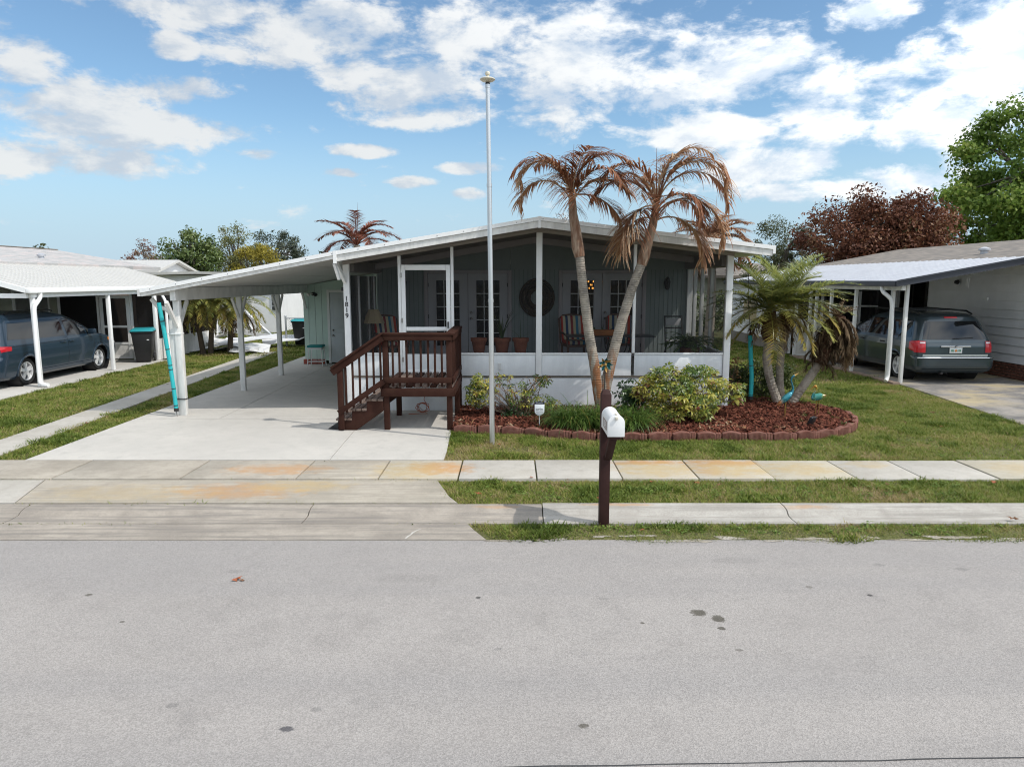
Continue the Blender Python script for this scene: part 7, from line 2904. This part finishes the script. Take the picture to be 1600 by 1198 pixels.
def left_details(t, v):
    for s in (1, -1):
        panel(v, 'side', [(.42, 1.13), (1.36, 1.10), (1.40, 1.50), (.60, 1.52)], .004, 'car_glass', 'side_window', t, s)
        panel(v, 'side', [(1.48, 1.095), (2.52, 1.075), (2.46, 1.53), (1.50, 1.535)], .004, 'car_glass', 'side_window', t, s)
        panel(v, 'side', [(2.62, 1.075), (3.42, 1.06), (3.34, 1.36), (3.08, 1.525), (2.58, 1.53)], .004, 'car_glass', 'side_window', t, s)
        panel(v, 'side', [(3.46, 1.06), (3.86, 1.055), (3.56, 1.24), (3.42, 1.33)], .004, 'car_glass', 'quarter_window', t, s)
        for y, z0, z1 in ((1.43, .36, 1.08), (2.57, .30, 1.06), (3.72, .42, 1.0)):
            panel(v, 'side', [(y - .005, z0), (y + .005, z0), (y + .005, z1), (y - .005, z1)], .002, 'black_trim', 'door_seam', t, s, nu=1)
        panel(v, 'side', [(.5, .955), (2.5, .955), (2.5, .967), (.5, .967)], .002, 'black_trim', 'slide_rail', t, s, nu=14)
        panel(v, 'side', [(1.25, .26), (3.75, .26), (3.75, .33), (1.25, .33)], .016, 'paint_blue', 'sill_skirt', t, s, nu=14)
        for y in (2.36, 2.70):
            mb = MB()
            x = v.side(y, .93)
            mb.obox((s * (x + .018), y, .93), (.03, .20, .035))
            mb.build('door_handle', 'paint_blue', t, bevel=.01)
        mb = MB()
        x = v.side(3.55, 1.08)
        mb.obox((s * (x + .12), 3.52, 1.12), (.20, .11, .15))
        mb.bar((s * (x - .02), 3.58, 1.06), (s * (x + .08), 3.54, 1.09), .05, .05)
        mb.build('wing_mirror', 'paint_blue', t, bevel=.03)
        # tail lamp wrapping the corner, head lamp
        panel(v, 'side', [(v.yr(.95) + .06, .86), (.46, .88), (.48, .97), (v.yr(.95) + .06, 1.0)], .006, 'lamp_red', 'tail_lamp', t, s, nu=6)
        panel(v, 'rear', [(s * .42, .86), (s * .90, .86), (s * .90, 1.0), (s * .42, .97)], .006, 'lamp_red', 'tail_lamp', t, s)
        panel(v, 'side', [(4.42, .74), (4.80, .70), (4.84, .80), (4.45, .90)], .006, 'lamp_clear', 'head_lamp', t, s, nu=6)
        panel(v, 'side', [(4.36, .82), (4.50, .80), (4.50, .885), (4.36, .905)], .010, 'lamp_amber', 'side_marker', t, s, nu=4)
        mb = MB()
        mb.tube([(s * .68, .75, 1.715), (s * .69, .95, 1.76), (s * .69, 2.3, 1.77), (s * .67, 2.5, 1.72)], .018, 8)
        mb.build('roof_rail', 'black_trim', t, smooth=True)
    panel(v, 'front', [(-.80, 1.08), (.80, 1.08), (.66, 1.56), (-.66, 1.56)], .004, 'car_glass', 'windscreen', t)
    panel(v, 'rear', [(-.78, 1.10), (.78, 1.10), (.66, 1.52), (-.66, 1.52)], .004, 'car_glass', 'rear_window', t)
    panel(v, 'rear', [(-.86, .36), (.86, .36), (.88, .62), (-.88, .62)], .03, 'paint_blue', 'bumper', t)
    panel(v, 'front', [(-.55, .40), (.55, .40), (.60, .66), (-.60, .66)], .006, 'black_trim', 'grille', t)


build_van('dark blue minivan under the white carport at the left, seen from its rear right corner', VL, (-12.62, 15.85, 0), 'paint_blue', (1.03, 4.02), .335, left_details, 1.74)

# ---- slate van in the right carport: we look at its tailgate
VR = Van([(.24, .86), (.30, .94), (.40, .975), (.62, .985), (.85, .995), (.98, .975), (1.06, .945), (1.48, .80), (1.58, .75), (1.66, .66), (1.70, .46), (1.715, .2)],
         [(.24, .12), (.32, .02), (.40, .0), (.60, .0), (.635, .03), (.65, .09), (.90, .10), (1.0, .125), (1.5, .36), (1.60, .42), (1.67, .58), (1.715, 1.1)],
         [(.24, 4.9), (.36, 5.05), (.6, 5.08), (.78, 4.98), (.90, 4.72), (.98, 4.35), (1.04, 4.05), (1.10, 3.9), (1.3, 3.45), (1.5, 3.0), (1.62, 2.6), (1.70, 2.2), (1.715, 1.7)], .22, .42)


def right_details(t, v):
    panel(v, 'rear', [(-.79, 1.055), (.79, 1.055), (.66, 1.50), (-.66, 1.50)], .004, 'car_glass', 'rear_window', t, nu=16)
    panel(v, 'rear', [(-.80, .655), (.80, .655), (.80, .695), (-.80, .695)], .012, 'chrome', 'step_trim', t, nu=16)
    for s in (1, -1):
        panel(v, 'rear', [(s * .735, .74), (s * .96, .74), (s * .955, 1.035), (s * .735, 1.02)], .007, 'lamp_red', 'tail_lamp', t, s)
        panel(v, 'rear', [(s * .745, .965), (s * .86, .965), (s * .86, 1.0), (s * .745, 1.0)], .011, 'lamp_clear', 'reversing_lamp', t, s)
        panel(v, 'side', [(v.yr(.9) + .07, .755), (.36, .82), (.40, 1.0), (v.yr(.9) + .07, 1.04)], .007, 'lamp_red', 'tail_lamp', t, s, nu=6)
        panel(v, 'side', [(.42, 1.10), (1.42, 1.08), (1.45, 1.49), (.62, 1.51)], .004, 'car_glass', 'side_window', t, s)
        panel(v, 'side', [(1.52, 1.08), (2.55, 1.07), (2.5, 1.50), (1.55, 1.50)], .004, 'car_glass', 'side_window', t, s)
        panel(v, 'side', [(2.62, 1.07), (3.40, 1.05), (3.20, 1.34), (2.86, 1.50), (2.6, 1.50)], .004, 'car_glass', 'side_window', t, s)
        for y, z0, z1 in ((1.47, .36, 1.07), (2.58, .32, 1.06), (3.6, .42, 1.0)):
            panel(v, 'side', [(y - .005, z0), (y + .005, z0), (y + .005, z1), (y - .005, z1)], .002, 'black_trim', 'door_seam', t, s, nu=1)
        panel(v, 'side', [(.9, .60), (3.6, .60), (3.6, .66), (.9, .66)], .012, 'paint_slate', 'side_moulding', t, s, nu=14)
        for y in (1.66, 2.72):
            mb = MB()
            x = v.side(y, .90)
            mb.obox((s * (x + .015), y, .90), (.03, .18, .04))
            mb.build('door_handle', 'black_trim', t, bevel=.01)
        mb = MB()
        x = v.side(3.45, 1.08)
        mb.obox((s * (x + .12), 3.42, 1.12), (.20, .10, .15))
        mb.bar((s * (x - .02), 3.48, 1.06), (s * (x + .08), 3.44, 1.09), .05, .05)
        mb.build('wing_mirror', 'paint_slate', t, bevel=.03)
        mb = MB()
        mb.tube([(s * .66, .62, 1.665), (s * .665, .85, 1.735), (s * .665, 2.6, 1.75), (s * .64, 2.8, 1.69)], .022, 8)
        mb.build('roof_rail', 'black_trim', t, smooth=True)
        # tailgate shut lines
        panel(v, 'rear', [(s * .712, .70), (s * .72, .70), (s * .72, 1.04), (s * .712, 1.04)], .003, 'black_trim', 'gate_seam', t, s, nu=1)
    for y in (1.2, 1.9, 2.5):
        mb = MB()
        mb.bar((-.66, y - .2, 1.75), (.66, y - .2, 1.75), .03, .02)
        mb.build('roof_bar', 'black_trim', t)
    panel(v, 'front', [(-.80, 1.08), (.80, 1.08), (.66, 1.54), (-.66, 1.54)], .004, 'car_glass', 'windscreen', t)
    # bumper lip and lower skirt
    panel(v, 'rear', [(-.90, .36), (.90, .36), (.92, .60), (-.92, .60)], .022, 'paint_slate', 'bumper', t, nu=20)
    mb = MB()
    mb.tube([(x, v.rear(x, .615) - .018, .617) for x in np.linspace(-.93, .93, 25)], .014, 6)
    mb.build('bumper_lip', 'chrome', t, smooth=True)
    panel(v, 'rear', [(-.80, .27), (.80, .27), (.84, .335), (-.84, .335)], .03, 'paint_slate', 'valance', t, nu=16)
    # number plate recess, plate and grab strip
    panel(v, 'rear', [(-.34, .715), (.34, .715), (.37, .87), (-.37, .87)], .003, 'paint_slate', 'plate_recess', t)
    mb = MB()
    mb.box(-.37, .37, v.yr(.89) - .03, v.yr(.89) + .01, .872, .908)
    mb.build('grab_strip', 'chrome', t, bevel=.012)
    mb = MB()
    mb.box(-.155, .155, .068, .082, .725, .862)
    np_ = mb.build('number_plate', 'plate_white', t, bevel=.004)
    mb = MB()
    mb.lathe([(.004, .0), (.03, .001), (.03, .003), (.004, .004)], (0, .064, .79), 12, 'y')
    mb.build('orange_emblem', 'plate_orange', np_)
    for x in (-.115, -.085, -.055, .05, .08, .11):
        mb = MB()
        mb.box(x - .009, x + .009, .0655, .0675, .765, .82)
        mb.build('digit', 'plate_green', np_)
    panel(v, 'rear', [(-.16, 1.565), (.16, 1.565), (.16, 1.61), (-.16, 1.61)], .012, 'lamp_red', 'brake_lamp', t)
    mb = MB()
    mb.tube([(-.02, v.rear(0, .885) - .035, .885), (.02, v.rear(0, .885) - .035, .885)], .022, 10)
    mb.build('badge', 'nickel', t, smooth=True)
    mb = MB()
    mb.bar((-.05, v.rear(0, 1.08) - .012, 1.075), (.45, v.rear(.4, 1.12) - .012, 1.10), .012, .02)
    mb.build('wiper', 'black_trim', t)
    mb = MB()
    mb.tube([(-.35, .10, .24), (-.35, -.01, .24)], .03, 10)
    mb.build('exhaust', 'dark_metal', t, smooth=True)


build_van('slate grey minivan parked in the right-hand carport, seen from behind with red tail lamps', VR, (10.90, 17.15, 0), 'paint_slate', (1.0, 4.03), .335, right_details, 1.715)
